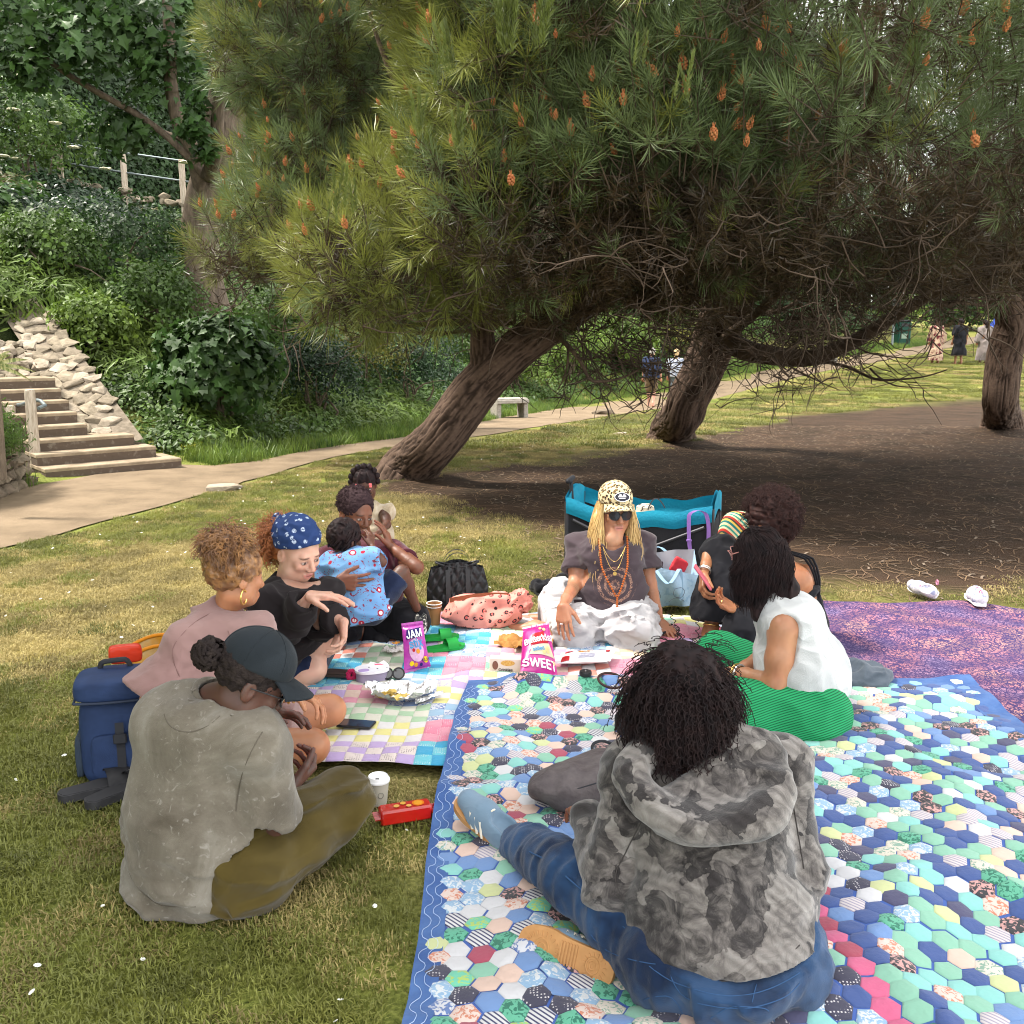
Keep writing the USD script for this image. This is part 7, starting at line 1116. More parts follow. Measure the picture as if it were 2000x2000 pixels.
p.part('hair', Field([el(c0, np.eye(3), (.125, .125, .118), .02), el(c0 + [.03, 0, -.08], np.eye(3), (.09, .09, .07), .04)], .010).wrinkle(.022, (30, 30, 30), 6).add([minus(el(p.hp(0, .125, -.045), np.eye(3), (.09, .09, .085), .02))]).mesh(), AFRO); curves('curls', curl_strands(c0 + d * .11, d, g, .065, .007, 3, 14, .15, .7), .0035, AFRO, p.t, .5)
for q_, R_ in [(.08, .032), (.13, .033)]: p.part('bangle', ring(lerp(wrR, elR, q_), wrR - elR, R_, .0035), SILVER)
p.part('anklet', ring(lerp(anR, knR, .10), anR - knR, .043, .0035), GOLD); o = p.part('watch', box((0, 0, 0), (.036, .04, .012), .004).apply_translation(lerp(wrL, elL, .22) + [0, -.034, .008]), mat('watch_glass', (.01, .01, .012), .1, spec=.8)); obj('watch_strap', ring(lerp(wrL, elL, .22), wrL - elL, .033, .006), mat('pale_strap', (.6, .58, .55), .6), o)
p.part('ring', ring(wrL + unit(V(-.85, .1, .45)) * .1 + V(0, -.012, .0), (-.85, .1, .45), .011, .0032, 14, 6), GOLD)

# ---- the woman in the white sleeveless top and green striped trousers
p = Person('person in a white sleeveless top and green striped trousers with black shoulder-length hair', (0.318, 0.155, 0.084))
pel, nk = G(1520, 1325, .13), G(1462, 1128, .57); chest = G(1492, 1180, .46); shL, shR = G(1478, 1186, .48), A(1476, 1155, 4.12); hipL, hipR = G(1520, 1345, .12), G(1515, 1305, .12); fr = unit((-.97, .1, 0))
p.torso(pel, chest, shL, shR, hipL, hipR, fr, belly=.115, w=1.0, neck=nk); hc = G(1432, 1076, .685); p.head(hc, (-.82, .36, -.44), (-.35, .1, .93), 1.02, neck=nk)
elL, wrL = G(1462, 1292, .26), G(1386, 1268, .25); p.arm(shL, elL, wrL, (-.9, .25, -.2), (0, 0, -1), -1, .6, 1.12); elR, wrR = A(1442, 1240, 4.02), A(1392, 1268, 3.95); p.arm(shR, elR, wrR, (-.85, -.2, -.2), (0, 0, -1), 1, .6, 1.0)
knL, anL, knR, anR = G(1400, 1340, .15), G(1500, 1350, .08), G(1356, 1238, .17), G(1440, 1300, .07); p.leg(hipL, knL, anL, 1.05).leg(hipR, knR, anR, 1.05); p.build()
WLIN = cotton('white_linen', (.42, .43, .43), (.34, .35, .36), scale=3, fold=.55, bump=.5, bscale=260); sd = unit(np.cross(fr, (0, 0, 1))); td = unit(chest - pel); T3 = np.stack([sd, np.cross(td, sd), td])
p.cloth('sleeveless_top', grow(p.core[1:], .016) + [fc(G(1515, 1285, .21), chest, .15, .115, sd, 1.1, .06), rc(lerp(shL, shR, .12), lerp(shL, shR, .88), .066, .066, .05), rc(chest, nk, .095, .062, .05), rc(G(1530, 1290, .20), G(1520, 1240, .30), .15, .15, .06)], WLIN, .008, [(.018, (5, 5, 3.0), dict(axes=T3, seed=83)), (.007, (11, 11, 6), dict(axes=T3, seed=84))], cuts=[(G(1520, 1312, .165), (.1, 0, -1), .4)], holes=[rc(nk + [-.02, 0, 0], hc, .058, .07, .012), rc(shL + [-.01, -.06, .02], lerp(shL, elL, .5) + [0, -.03, 0], .058, .05, .012)])
GREEN = mat('green_striped_cotton', tuple(srgb(46, 178, 112) * .62), .85, None, bump=.25, bscale=300, bdist=.004, extra=lambda N, L, o: (N.update({'w': ('wave_texture', {'scale': 33.0, 'bands_direction': 'z', 'distortion': .8, 'detail': 1.0, 'detail_scale': .3}), 'm': ('mapping', {'rotation': (.35, .3, 0)}), 'r': ('rgb_ramp', {'ramp': [(.30, tuple(srgb(18, 104, 66) * .55)), (.42, tuple(srgb(46, 176, 112) * .52))]})}), L.extend([('mp.vector', 'm.vector'), ('m.vector', 'w.vector'), ('w.fac', 'r.fac')]), 'r.color')[2])
p.cloth('trousers', [fc(hipL, hipR, .155, .155, fr, 1, .06), rc(hipL, knL, .145, .115, .05), rc(knL, anL, .115, .10, .05), rc(hipR, knR, .135, .098, .05), rc(knR, anR, .10, .09, .05), rc(G(1530, 1340, .12), G(1480, 1365, .08), .14, .12, .06)], GREEN, .008, [(.016, (5, 5, 6), dict(seed=85))], cuts=[(V(0, 0, .02), (0, 0, -1))])
p.part('vest_strap', tube(spline([shL + [.01, .03, .07], shL + [.035, -.005, .062], shL + [.07, -.03, .035], shL + [.085, -.04, -.02]], 12), .010, 6), GREEN)
g = np.random.default_rng(57); c, f, r, u, k = p.H; d = g.normal(0, 1, (1100, 3)); d /= np.linalg.norm(d, axis=1, keepdims=True); st = []
p.part('hair', Field([el(p.hp(0, -.02, .045), np.stack([r, f, u]), (.084, .102, .093), .02), rc(p.hp(0, -.04, .0), p.hp(0, -.06, -.11), .07, .055, .05), rc(p.hp(-.06, .03, -.02), p.hp(-.065, .05, -.15), .045, .035, .04), rc(p.hp(.06, .03, -.02), p.hp(.065, .05, -.15), .045, .035, .04)], .008).wrinkle(.014, (26, 26, 9), 6).add([minus(el(p.hp(0, .14, -.04), np.stack([r, f, u]), (.05, .06, .09), .02))]).mesh(), HAIRB)
for i in range(2600):
    a = g.uniform(-2.35, 2.35); L = g.uniform(.07, .17); base_ = p.hp(.097 * math.sin(a), -.02 - .116 * math.cos(a), .05 + .04 * g.uniform(-1, 1)); t = np.linspace(0, 1, 14); ou = r * math.sin(a) * k - f * math.cos(a); w_ = g.uniform(.004, .012); ph = g.uniform(0, 6.28); s0 = p.hp(0, -.03, .145) + g.normal(0, .012, 3)
    q_ = np.vstack([s0[None], spline([s0, lerp(s0, base_, .6) + ou * .012 + u * .03, base_], 6)[1:], base_ + np.outer(.018 * np.sin(t[1:] * 3) + w_ * np.sin(t[1:] * 8 + ph), ou) + np.outer(w_ * np.cos(t[1:] * 7 + ph), np.cross(u, ou)) + np.outer(t[1:] * L, (0, 0, -1))]); st.append(q_)
curves('strands', st, .0030, HAIRB, p.t, .5); glasses(p, mat('rose_frame', (.35, .16, .14), .3), GLASS, y=.075, z=.105, w=.026, h=.02, name='sunglasses')
for q_ in (.05, .12): p.part('bangle', ring(lerp(wrL, elL, q_), wrL - elL, .036, .005), GOLD if q_ < .1 else SILVER)

# ---- people walking away
def walker(label, px, py, hpx, skin, top, bottom, hair, dress=None, shorts=True, stride=.14, yaw=0.0, longhair=False, long_=False, top_col=None, hat=None, group=None):
    b = on_ground(px, py); s_ = FOCAL / b[1]; H = hpx / s_; k = H / 1.72; p = Person(label, skin, WH); p.h = .02; R = lambda x, y, z: b + V(x * math.cos(yaw) - y * math.sin(yaw), x * math.sin(yaw) + y * math.cos(yaw), z) * k; fr = unit(V(-math.sin(yaw), math.cos(yaw), 0))
    pel, chest, nk = R(0, 0, .93), R(0, .02, 1.28), R(0, .02, 1.46); shL, shR, hL, hR = R(-.18, 0, 1.38), R(.18, 0, 1.38), R(-.09, 0, .90), R(.09, 0, .90); p.torso(pel, chest, shL, shR, hL, hR, fr, .12, k * 1.05, nk); p.head(R(0, .05, 1.60), fr, (0, 0, 1), k, neck=nk, face=False)
    p.arm(shL, R(-.25, -.03, 1.12), R(-.26, .06, .88), (0, .2, -1), fr, 1, .5, k, k); p.arm(shR, R(.25, -.03, 1.12), R(.27, .05, .88), (0, .2, -1), fr, -1, .5, k, k); st_ = stride
    p.leg(hL, R(-.09, st_ * .6, .50), R(-.08, st_, .09), k, (R(-.08, st_ - .04, .02), R(-.09, st_ + .2, .02))); p.leg(hR, R(.09, .03, .49), R(.08, -st_, .12), k, (R(.08, -st_ - .03, .05), R(.09, -st_ + .2, .02))); p.build()
    tp = grow(p.core, .03) + [rc(shL, R(-.23, -.02, 1.18), .075 * k, .08 * k, .03), rc(shR, R(.23, -.02, 1.18), .075 * k, .08 * k, .03), rc(chest, nk, .08 * k, .06 * k, .03)]
    if dress is not None:
        hem = .14 if long_ else .36; p.cloth('dress', tp + [rc(pel, R(0, 0, .5), .17 * k, .20 * k, .05), rc(R(-.03, 0, .5), R(-.03, .03, hem), .20 * k, .22 * k, .05), rc(R(.05, 0, .5), R(.06, -.02, hem), .19 * k, .19 * k, .05)] + ([rc(R(-.24, -.02, 1.15), R(-.27, .04, .95), .085 * k, .09 * k, .03), rc(R(.24, -.02, 1.15), R(.28, .03, .95), .085 * k, .09 * k, .03)] if long_ else []), dress, .018, [(.05, (5, 5, 2), dict(seed=int(px)))], cuts=[(R(0, 0, hem), (0, 0, -1))])
    else:
        p.cloth('t_shirt', tp + [fc(pel + [0, 0, .0], chest, .16 * k, .15 * k, np.cross(fr, (0, 0, 1)), 1.2, .05)], top, .018, [(.03, (6, 6, 4), dict(seed=int(px)))], cuts=[(R(0, 0, .86), (0, 0, -1))]); z_ = .55
        p.cloth('shorts', [fc(hL, hR, .13 * k, .13 * k, fr, 1, .04), rc(hL, R(-.09, st_ * .5, z_), .105 * k, .10 * k, .03), rc(hR, R(.09, .02, z_), .105 * k, .10 * k, .03)], bottom, .018, [(.02, (6, 6, 6), dict(seed=3))])
    c, f, r, u, kk = p.H; p.part('hair', Field([el(p.hp(0, -.015, .045), np.stack([r, f, u]), V(.085, .105, .095) * kk, .02)] + ([rc(p.hp(0, -.09, .02), p.hp(.0, -.12, -.32), .05, .03, .03)] if longhair else []), .014).wrinkle(.02, (20, 20, 12), 2).mesh(), hair); return p
WH = 'people strolling away along the path'
NAVY = cotton('navy_jersey', tuple(srgb(50, 62, 92) * .6)); KHK = cotton('khaki_cotton', tuple(srgb(124, 104, 78) * .6)); WHT = cotton('white_jersey', tuple(srgb(225, 228, 235) * .65), tuple(srgb(150, 160, 190) * .6), scale=18); GRY = cotton('grey_shorts', tuple(srgb(110, 120, 128) * .6))
FLOR = cotton('floral_chiffon', tuple(srgb(206, 176, 150) * .62), tuple(srgb(120, 50, 60) * .62), scale=9, lo=.5, hi=.56)
walker('person with grey hair in a navy T-shirt and khaki shorts walking away on the path', 1271, 795, 112, (.45, .25, .18), NAVY, KHK, mat('grey_hair', (.42, .40, .37), .6, (.3, .28, .26), 30), yaw=-.3)
walker('person in a white patterned T-shirt and grey shorts, half hidden by the middle trunk', 1318, 789, 104, (.45, .22, .15), WHT, GRY, mat('fair_hair', (.40, .28, .14), .6), yaw=-.3, longhair=True, stride=.1)
walker('person in a long flowing floral dress walking away on the lawn', 1826, 711, 84, (.3, .15, .09), None, None, mat('dark_brown_hair', (.05, .03, .02), .6), dress=FLOR, long_=True, longhair=True, stride=.08)
walker('person in a knee-length black dress walking between two others', 1871, 712, 86, (.25, .12, .07), None, None, HAIRB, dress=BLACKC, stride=.08)
walker('person in a long grey dress with a dark ponytail, rightmost of the three strollers', 1919, 711, 83, (.3, .15, .09), None, None, HAIRB, dress=cotton('grey_dress', tuple(srgb(150, 138, 134) * .6)), long_=True, longhair=True, stride=.08)
# ================================================================ BAGS, FOOD, SHOES AND OTHER THINGS
def gz(x, y, H): p = G(x, y, 0); return V(p[0], p[1], float(H(np.array([p[0]]), np.array([p[1]]))[0]) if H is not None else tz(p[0], p[1]))
def item(name, label, c, loc, rz=0.0, group=None): return thing(name, label, c, group, loc, rz)
def flat(name, c, rough=.5, **k): return mat(name, tuple(srgb(*c) * k.pop('f', .55)), rough, **k)
def text(parent, s, height, mt, o, x, y, bold=True, centre=True, depth=.0012, warp=None):
    m = meshkit.text_mesh(s, height, depth, bold); b = m.bounds; 
    if centre: m.apply_translation([-(b[0][0] + b[1][0]) / 2, -(b[0][1] + b[1][1]) / 2, 0])
    x, y = unit(x), unit(y); m = frame(m, o, x, y, np.cross(x, y))
    if warp is not None: m = tm(warp(m.vertices), m.faces)
    return obj('lettering', m, mt, parent)
def soft_box(w, d, h, r=.04, amp=.0, seed=0, n=14, puff=.0):
    """A cushion-like box, base at z = 0."""
    u = np.linspace(-1, 1, n); m = trimesh.creation.box((2, 2, 2)); 
    for _ in range(4): m = m.subdivide()
    v = m.vertices; q = np.sign(v) * (1 - (1 - np.abs(v)) ** 1.0); L = np.linalg.norm(v, axis=1, keepdims=True); p = np.abs(v); k = 5.0; nrm_ = (p ** k).sum(1) ** (1 / k); s_ = v / nrm_[:, None]
    s_ = s_ * (1 + puff * np.cos(s_ * np.pi / 2).clip(0).sum(1, keepdims=True) / 3); 
    if amp: s_ = s_ * (1 + amp * (meshkit.fbm(s_ * 2.4 + seed, 3, seed)[:, None] - .5))
    return tm(s_ * [w / 2, d / 2, h / 2] + [0, 0, h / 2], m.faces)
NAVYB = mat('navy_canvas', tuple(srgb(44, 64, 104) * .6), .75, tuple(srgb(36, 54, 90) * .6), 12, bump=.3, bscale=300, bdist=.003); BLK = mat('black_webbing', (.018, .019, .023), .7)
t = item('cool_bag', 'navy blue cool-bag rucksack standing on the grass at the left', 'bag', gz(232, 1462, None), .25)
obj('body', soft_box(.26, .20, .34, amp=.05, seed=2), NAVYB, t, smooth=40); lid = moved(soft_box(.27, .21, .085, amp=.06, seed=3, puff=.08), (0, 0, .325)); l_ = obj('lid', lid, NAVYB, t, smooth=40)
obj('piping', cat(tube(spline([(-.132, -.104, .335), (0, -.112, .332), (.132, -.104, .335), (.136, 0, .335), (.132, .104, .335), (0, .108, .335), (-.132, .104, .335), (-.136, 0, .335), (-.132, -.104, .335)], 40), .005, 6)), mat('dark_piping', (.02, .028, .05), .6), l_, smooth=True)
obj('pocket', moved(soft_box(.19, .03, .17, amp=.08, seed=4), (.01, -.108, .04)), NAVYB, t, smooth=40); obj('strap', grid(np.array([[(x, -.128 - .004 * math.sin(k * 1.3), z) for x in (-.015, .015)] for k, z in enumerate(np.linspace(.03, .26, 8))]) + [.02, 0, 0]), BLK, t); obj('buckle', box((.02, -.134, .20), (.046, .014, .036), .004), BLK, t, smooth=30)
obj('mesh_pocket', moved(soft_box(.03, .15, .16, amp=.1, seed=5), (-.135, 0, .03)), mat('dark_mesh', (.02, .03, .045), .8), t, smooth=40); obj('handle', tube(spline([(-.06, .06, .40), (-.05, .05, .435), (.03, .05, .44), (.05, .06, .40)], 12), .010, 8), BLK, t, smooth=True)
t = item('jute_bag', 'orange-edged pale bag just behind the cool bag and the pink shirt', 'bag', gz(318, 1345, None) + [0, 0, -.10], .3)
u = np.linspace(0, 1, 12); F_ = np.array([[(-.17 + .34 * a, .02 * math.sin(a * 6) + b * .03, .02 + b * (.33 + .05 * math.sin(a * 3.1))) for b in np.linspace(0, 1, 8)] for a in u]); obj('front_panel', cat(grid(F_), grid(F_ + [0, .10, .02])), flat('orange_jute', (214, 150, 40), .8, c2=tuple(srgb(190, 170, 130) * .6), scale=9), t, smooth=True); obj('rim', cat(tube(F_[:, -1], .008, 6), tube(F_[:, -1] + [0, .10, .02], .008, 6)), flat('orange_trim', (224, 140, 20), .6), t, smooth=True)
t2 = obj('red_packet', moved(soft_box(.12, .05, .07, amp=.15, seed=8), gz(242, 1440, None) + [.0, .05, .395], rz=.4), flat('red_wrap', (222, 66, 40), .35), smooth=40); tag(t2, 'red packet lying on the lid of the cool bag', 'packet')
# slides
def slide(label, x, y, rz, stripes):
    t = item('slide_sandal', label, 'sandal', gz(x, y, None) + [0, 0, .02], rz, 'pair of black slide sandals'); out = spline([(-.035, -.125, 0), (-.042, -.03, 0), (-.048, .06, 0), (-.035, .125, 0), (.0, .142, 0), (.038, .12, 0), (.048, .05, 0), (.040, -.04, 0), (.033, -.125, 0), (0, -.142, 0), (-.035, -.125, 0)], 44)[:-1]
    from shapely.geometry import Polygon
    obj('sole', trimesh.creation.extrude_polygon(Polygon(out[:, :2]), .028, engine='earcut'), RUBBER, t, smooth=40); obj('footbed', moved(trimesh.creation.extrude_polygon(Polygon(out[:, :2]).buffer(-.007), .003, engine='earcut'), (0, 0, .027)), mat('footbed', (.03, .03, .033), .75), t, smooth=40)
    st = np.array([[(.052 * math.cos(a) * (1 + .04 * b), .02 + .085 * b, .02 + .058 * math.sin(a) * (1 - .22 * b)) for b in np.linspace(0, 1, 7)] for a in np.linspace(0, np.pi, 17)]); s_ = obj('strap', cat(grid(st), grid(st[::-1] * [.94, 1, .95])), RUBBER, t, smooth=True)
    if stripes:
        for b in (.2, .48, .76): obj('stripe', grid(np.array([[(.0525 * math.cos(a) * (1 + .04 * bb), .02 + .085 * bb, .0215 + .058 * math.sin(a) * (1 - .22 * bb)) for bb in (b, b + .12)] for a in np.linspace(.1, np.pi - .1, 15)])), mat('white_stripe', (.75, .75, .75), .6), s_, smooth=True)
slide('black slide sandal lying further left, plain strap', 190, 1502, -.95, False); slide('black slide sandal with white stripes nearer the sitting man', 233, 1508, -.62, True)
# cups
KRAFT = flat('kraft_card', (186, 136, 88), .8, c2=tuple(srgb(170, 122, 76) * .65), scale=30); PAPER = flat('white_card', (236, 232, 226), .7, f=.75)
t = item('paper_cup', 'two stacked brown paper cups beside the leopard-print bag', 'cup', gz(820, 1192, HC)); obj('cup', lathe([(0, .001), (.028, .001), (.030, .004), (.040, .105), (.038, .105), (.029, .008), (0, .006)], 28), KRAFT, t, smooth=40); obj('inner_cup', lathe([(.0405, .100), (.0425, .122), (.0395, .122), (.036, .098)], 28), KRAFT, t, smooth=40)
for z, R_ in ((.106, .0405), (.124, .0425)): obj('rim', ring((0, 0, z), (0, 0, 1), R_, .0028), PAPER, t, smooth=True)
t = item('takeaway_cup', 'white takeaway cup with a white plastic lid, on the grass by the quilt corner', 'cup', gz(715, 1526, None) + [0, 0, .02]); LIDM = flat('white_plastic', (240, 240, 240), .3, f=.8)
obj('cup', lathe([(0, .001), (.027, .001), (.029, .004), (.038, .088), (.036, .088), (.028, .006), (0, .006)], 28), flat('cream_card', (206, 200, 184), .75), t, smooth=40); obj('lid', lathe([(.0405, .086), (.0415, .092), (.038, .096), (.035, .104), (.033, .106), (.030, .103), (0, .102)], 28), LIDM, t, smooth=40); obj('spout', box((.0, -.022, .1035), (.012, .005, .003)), RUBBER, t)
obj('print_mark', tube([(.0345 * math.cos(a), .0345 * math.sin(a), .045 + .010 * math.sin(b)) for a, b in [(-1.2 + .28 * math.cos(b), b) for b in np.linspace(0, 6.28, 24)]], .0008, 4), flat('grey_print', (120, 118, 110), .8), t)
# red biscuit packet
t = item('biscuit_packet', 'shiny red biscuit packet with an orange-slice picture, on the grass', 'packet', gz(765, 1560, None) + [0, 0, .028], .32); RED = flat('red_foil', (200, 24, 18), .3, spec=.6, coat=.3, bump=.3, bscale=30)
pk = box((0, 0, .026), (.175, .062, .052), .007); obj('wrapper', pk, RED, t, smooth=40)
for sg in (-1, 1): obj('crimp', grid(np.array([[(sg * (.085 + a * .022), b * .032, .026 + .004 * math.sin(b * 18)) for b in np.linspace(-1, 1, 22)] for a in (0, 1)])), RED, t)
for i, (x, y, R_, c) in enumerate([(.045, -.0, .021, (240, 130, 30)), (.045, 0, .015, (246, 168, 50)), (-.005, .010, .010, (240, 180, 80)), (-.03, -.004, .010, (242, 186, 96)), (.010, -.014, .009, (242, 186, 96))]):
    obj('picture', moved(lathe([(0, .0005), (R_, .0005), (R_, 0)], 20), (x, y, .0535 + .0006 * i)), flat(f'packet_picture_{"abcde"[i]}', c, .35), t)
# phones
def phone(label, loc, X, Y, case, glass):
    t = thing('phone', label, 'phone', 'mobile phones', loc); X, Y = unit(X), unit(np.asarray(Y) - unit(X) * (np.asarray(Y) @ unit(X))); Z = np.cross(X, Y); obj('case', frame(box((0, 0, .0045), (.152, .076, .009), .004), (0, 0, 0), X, Y, Z), case, t, smooth=40); obj('screen', frame(box((0, 0, .0095), (.145, .070, .0012), .0004), (0, 0, 0), X, Y, Z), glass, t); return t
phone('black mobile phone lying face up on the chequered quilt', gz(673, 1390, HC) + [0, 0, .008], (.97, -.22, .02), (.22, .97, 0), mat('phone_case', (.02, .02, .022), .4), mat('phone_glass', (.008, .008, .010), .07, spec=.7))
phone('pink mobile phone held up by the afro-haired person', A(1328, 1088, 4.88), unit((.45, -.15, -.62)), unit((-.3, -.9, .1)), flat('pink_case', (226, 110, 130), .35), flat('pink_back', (236, 170, 176), .2))
# crisps in foil
t = item('foil_wrapper', 'opened silver foil wrapper with pale crisps in it, on the chequered quilt', 'wrapper', gz(758, 1340, HC) + [0, 0, .008], .1); n = 34; U, W_ = np.meshgrid(np.linspace(-1, 1, n), np.linspace(-1, 1, n), indexing='ij'); q = np.stack([U * 1.9, W_ * 1.9, 0 * U], -1); R_ = np.hypot(U, W_)
zf = .012 + .045 * np.clip(R_ - .35, 0, 1) ** 1.2 * (.4 + 1.2 * meshkit.noise(q * .8 + 3, 5)) + .03 * np.abs(meshkit.noise(q * 2.2, 2) - .5) * 2 + .012 * np.abs(meshkit.noise(q * 6, 3) - .5); FOIL = mat('silver_foil', (.72, .72, .72), .28, metal=.85, bump=.5, bscale=60)
obj('foil', grid(np.stack([U * .125 * (1 + .2 * meshkit.noise(q, 7)) + .02 * U * W_, W_ * .075 * (1 + .25 * meshkit.noise(q, 9)), zf], -1)), FOIL, t, smooth=False); obj('foil_flap', grid(np.stack([.06 + (U + 1) * .062, -.03 + W_ * .03 * (1 - .6 * (U + 1) / 2), .01 + .02 * (U + 1) + .02 * np.abs(meshkit.noise(q * 2.5, 12) - .5)], -1)), FOIL, t)
CR = flat('crisp', (246, 218, 130), .7, c2=tuple(srgb(236, 196, 100) * .6), scale=60); g = np.random.default_rng(3)
for i in range(14): a = g.uniform(0, 6.28); obj('crisp', moved(grid(np.array([[(x * .021, y * .016, .006 * (x * x - y * y)) for y in (-1, -.4, .4, 1)] for x in (-1, -.4, .4, 1)])), (-.035 + g.normal(0, .026), -.028 + g.normal(0, .014), .04 + g.uniform(0, .016)), rz=a, rx=g.normal(0, .4)), CR, t, smooth=True)
o = thing('sunglasses', 'small pair of black sunglasses left on the chequered quilt', 'sunglasses', None, gz(742, 1303, HC) + [0, 0, .02]); 
for sg in (-1, 1): obj('lens', frame(lathe([(0, .002), (.022, .0015), (.026, 0), (.024, -.003), (0, -.001)], 18), (sg * .027, 0, .012), (1, 0, 0), (0, .5, .85), (0, -.85, .5)), GLASS, o, smooth=40)
obj('frame', cat(ring((-.027, 0, .012), (0, -.85, .5), .026, .004, 18, 6), ring((.027, 0, .012), (0, -.85, .5), .026, .004, 18, 6), tube([(-.052, 0, .014), (-.045, .05, .0), (.02, .055, -.012)], .0028, 5), tube([(.052, 0, .014), (.045, .045, .0), (-.02, .06, -.012)], .0028, 5)), RUBBER, o, smooth=True)
# lunch box
t = item('lunch_box', 'oval lilac lunch box whose white lid has a small animal face', 'lunch box', gz(703, 1302, HC), .35); LIL = mat('lilac_plastic', tuple(srgb(206, 194, 226) * .6), .35, trans=.25); WPL = flat('white_lid', (240, 238, 244), .35, f=.72)
def oval(a, b, n=40, ears=False):
    an = np.linspace(0, 6.283, n + 1)[:-1]; p = np.stack([a * np.sign(np.cos(an)) * np.abs(np.cos(an)) ** .8, b * np.sign(np.sin(an)) * np.abs(np.sin(an)) ** .85], 1); return p
from shapely.geometry import Polygon, Point
from shapely.ops import unary_union
def prism(poly, z0, z1): m = trimesh.creation.extrude_polygon(poly, z1 - z0, engine='earcut'); m.apply_translation((0, 0, z0)); return m
ov = Polygon(oval(.078, .056)); obj('base', prism(ov.buffer(-.003), .0, .048), LIL, t, smooth=40); face = unary_union([ov.buffer(.003), Polygon([(.035, .045), (.075, .085), (.085, .02)]), Polygon([(-.01, .05), (.012, .088), (.045, .045)])]); ld = obj('lid', prism(face, .048, .060), WPL, t, smooth=30)
for nm, poly, m_ in [('fringe', Polygon([(.02, .052), (.05, .045), (.062, .02), (.04, .028), (.022, .03)]), flat('pink_fringe', (250, 120, 150), .4)), ('muzzle', Polygon(oval(.026, .020) + [-.044, -.022]), flat('lilac_muzzle', (206, 180, 236), .4)), ('eye', Point(-.012, .012).buffer(.004), RUBBER), ('eye', Point(.022, -.018).buffer(.004), RUBBER)]: obj(nm, prism(poly, .060, .0608), m_, ld)
t = obj('scrunchie', cat(*[lump((gz(664, 1296, HC) + [.016 * math.cos(a), .016 * math.sin(a) * .5, .022 + .018 * math.sin(a)]), (.012, .010, .012), i, .5, 3) for i, a in enumerate(np.linspace(0, 6.28, 10)[:-1])]), flat('hot_pink', (230, 50, 110), .6), smooth=40); tag(t, 'hot pink scrunchie beside the lilac lunch box', 'hair tie')
# snack bags
def pillow_bag(name, label, loc, X, Y, w, h, th, mt, seed, top_mt=None, foot=None, twist=0.0, taper=.0):
    """A foil bag: two bulging sheets sealed top and bottom. X across, Y up the bag."""
    t = thing(name, label, 'snack bag', None, loc); X = unit(X); Y = unit(np.asarray(Y, float) - X * (np.asarray(Y, float) @ X)); Z = np.cross(X, Y); n = 30; U, W_ = np.meshgrid(np.linspace(-1, 1, n), np.linspace(-1, 1, n), indexing='ij'); q = np.stack([U * 1.6, W_ * 2.2, 0 * U + seed], -1)
    bul = th * np.clip(1 - U ** 2, 0, 1) ** .55 * np.clip(1 - W_ ** 2, 0, 1) ** .42 + .010 * (np.abs(meshkit.noise(q * 1.4, seed) - .5) + .5 * np.abs(meshkit.noise(q * 3.4, seed + 1) - .5)) * np.clip(1.15 - np.abs(U), 0, 1); a = twist * W_
    def side(sg): x, z = U * w / 2 * (1 - .10 * np.clip(1 - W_ ** 2, 0, 1)) * (1 - taper * (W_ + 1) / 2), sg * bul; return (x * np.cos(a) - z * np.sin(a))[..., None] * X + (W_ * h / 2 + h / 2)[..., None] * Y + (x * np.sin(a) + z * np.cos(a))[..., None] * Z
    f, b = side(1), side(-1); obj('bag', cat(grid(f), grid(b[::-1])), mt, t, smooth=40)
    for e, s_ in ((f[:, 0], -1), (f[:, -1], 1)): obj('seal', grid(np.stack([e, e + Y * s_ * .010 + Z * .002, e + Y * s_ * .020], 1)), top_mt or mt, t)
    lift = lambda x, y, e=.002: np.array([f[int(np.clip((x + 1) / 2 * (n - 1), 0, n - 1)), int(np.clip((y + 1) / 2 * (n - 1), 0, n - 1))]]) [0] + Z * e
    def on(u, v, e=.003):                                    # bilinear point on the front sheet
        a_, b_ = (np.clip(u, -1, 1) + 1) / 2 * (n - 1), (np.clip(v, -1, 1) + 1) / 2 * (n - 1); i, j = np.minimum(a_.astype(int), n - 2), np.minimum(b_.astype(int), n - 2); s1, s2 = (a_ - i)[:, None], (b_ - j)[:, None]; return f[i, j] * (1 - s1) * (1 - s2) + f[i + 1, j] * s1 * (1 - s2) + f[i, j + 1] * (1 - s1) * s2 + f[i + 1, j + 1] * s1 * s2 + Z * e
    def patch(nm, poly, m_, e=.0025, **k):
        m = trimesh.creation.extrude_polygon(poly, .0004, engine='earcut'); m = m.subdivide_to_size(.12); return obj(nm, tm(on(m.vertices[:, 0], m.vertices[:, 1], e) + Z * m.vertices[:, 2:3], m.faces), m_, t, **k)
    def word(s, u, v, hgt, m_, tilt=0.0, e=.0045, bold=True):
        m = meshkit.text_mesh(s, hgt, .0008, bold); b_ = m.bounds; v_ = m.vertices - [(b_[0][0] + b_[1][0]) / 2, (b_[0][1] + b_[1][1]) / 2, 0]; c_, s_ = math.cos(tilt), math.sin(tilt); uu = u + (v_[:, 0] * c_ - v_[:, 1] * s_) / (w / 2); vv = v + (v_[:, 0] * s_ + v_[:, 1] * c_) / (h / 2); return obj('lettering', tm(on(uu, vv, e) + Z * v_[:, 2:3], m.faces), m_, t)
    return t, patch, word
ell = lambda x, y, a, b: Polygon([(x + a * math.cos(k), y + b * math.sin(k)) for k in np.linspace(0, 6.283, 28)[:-1]])
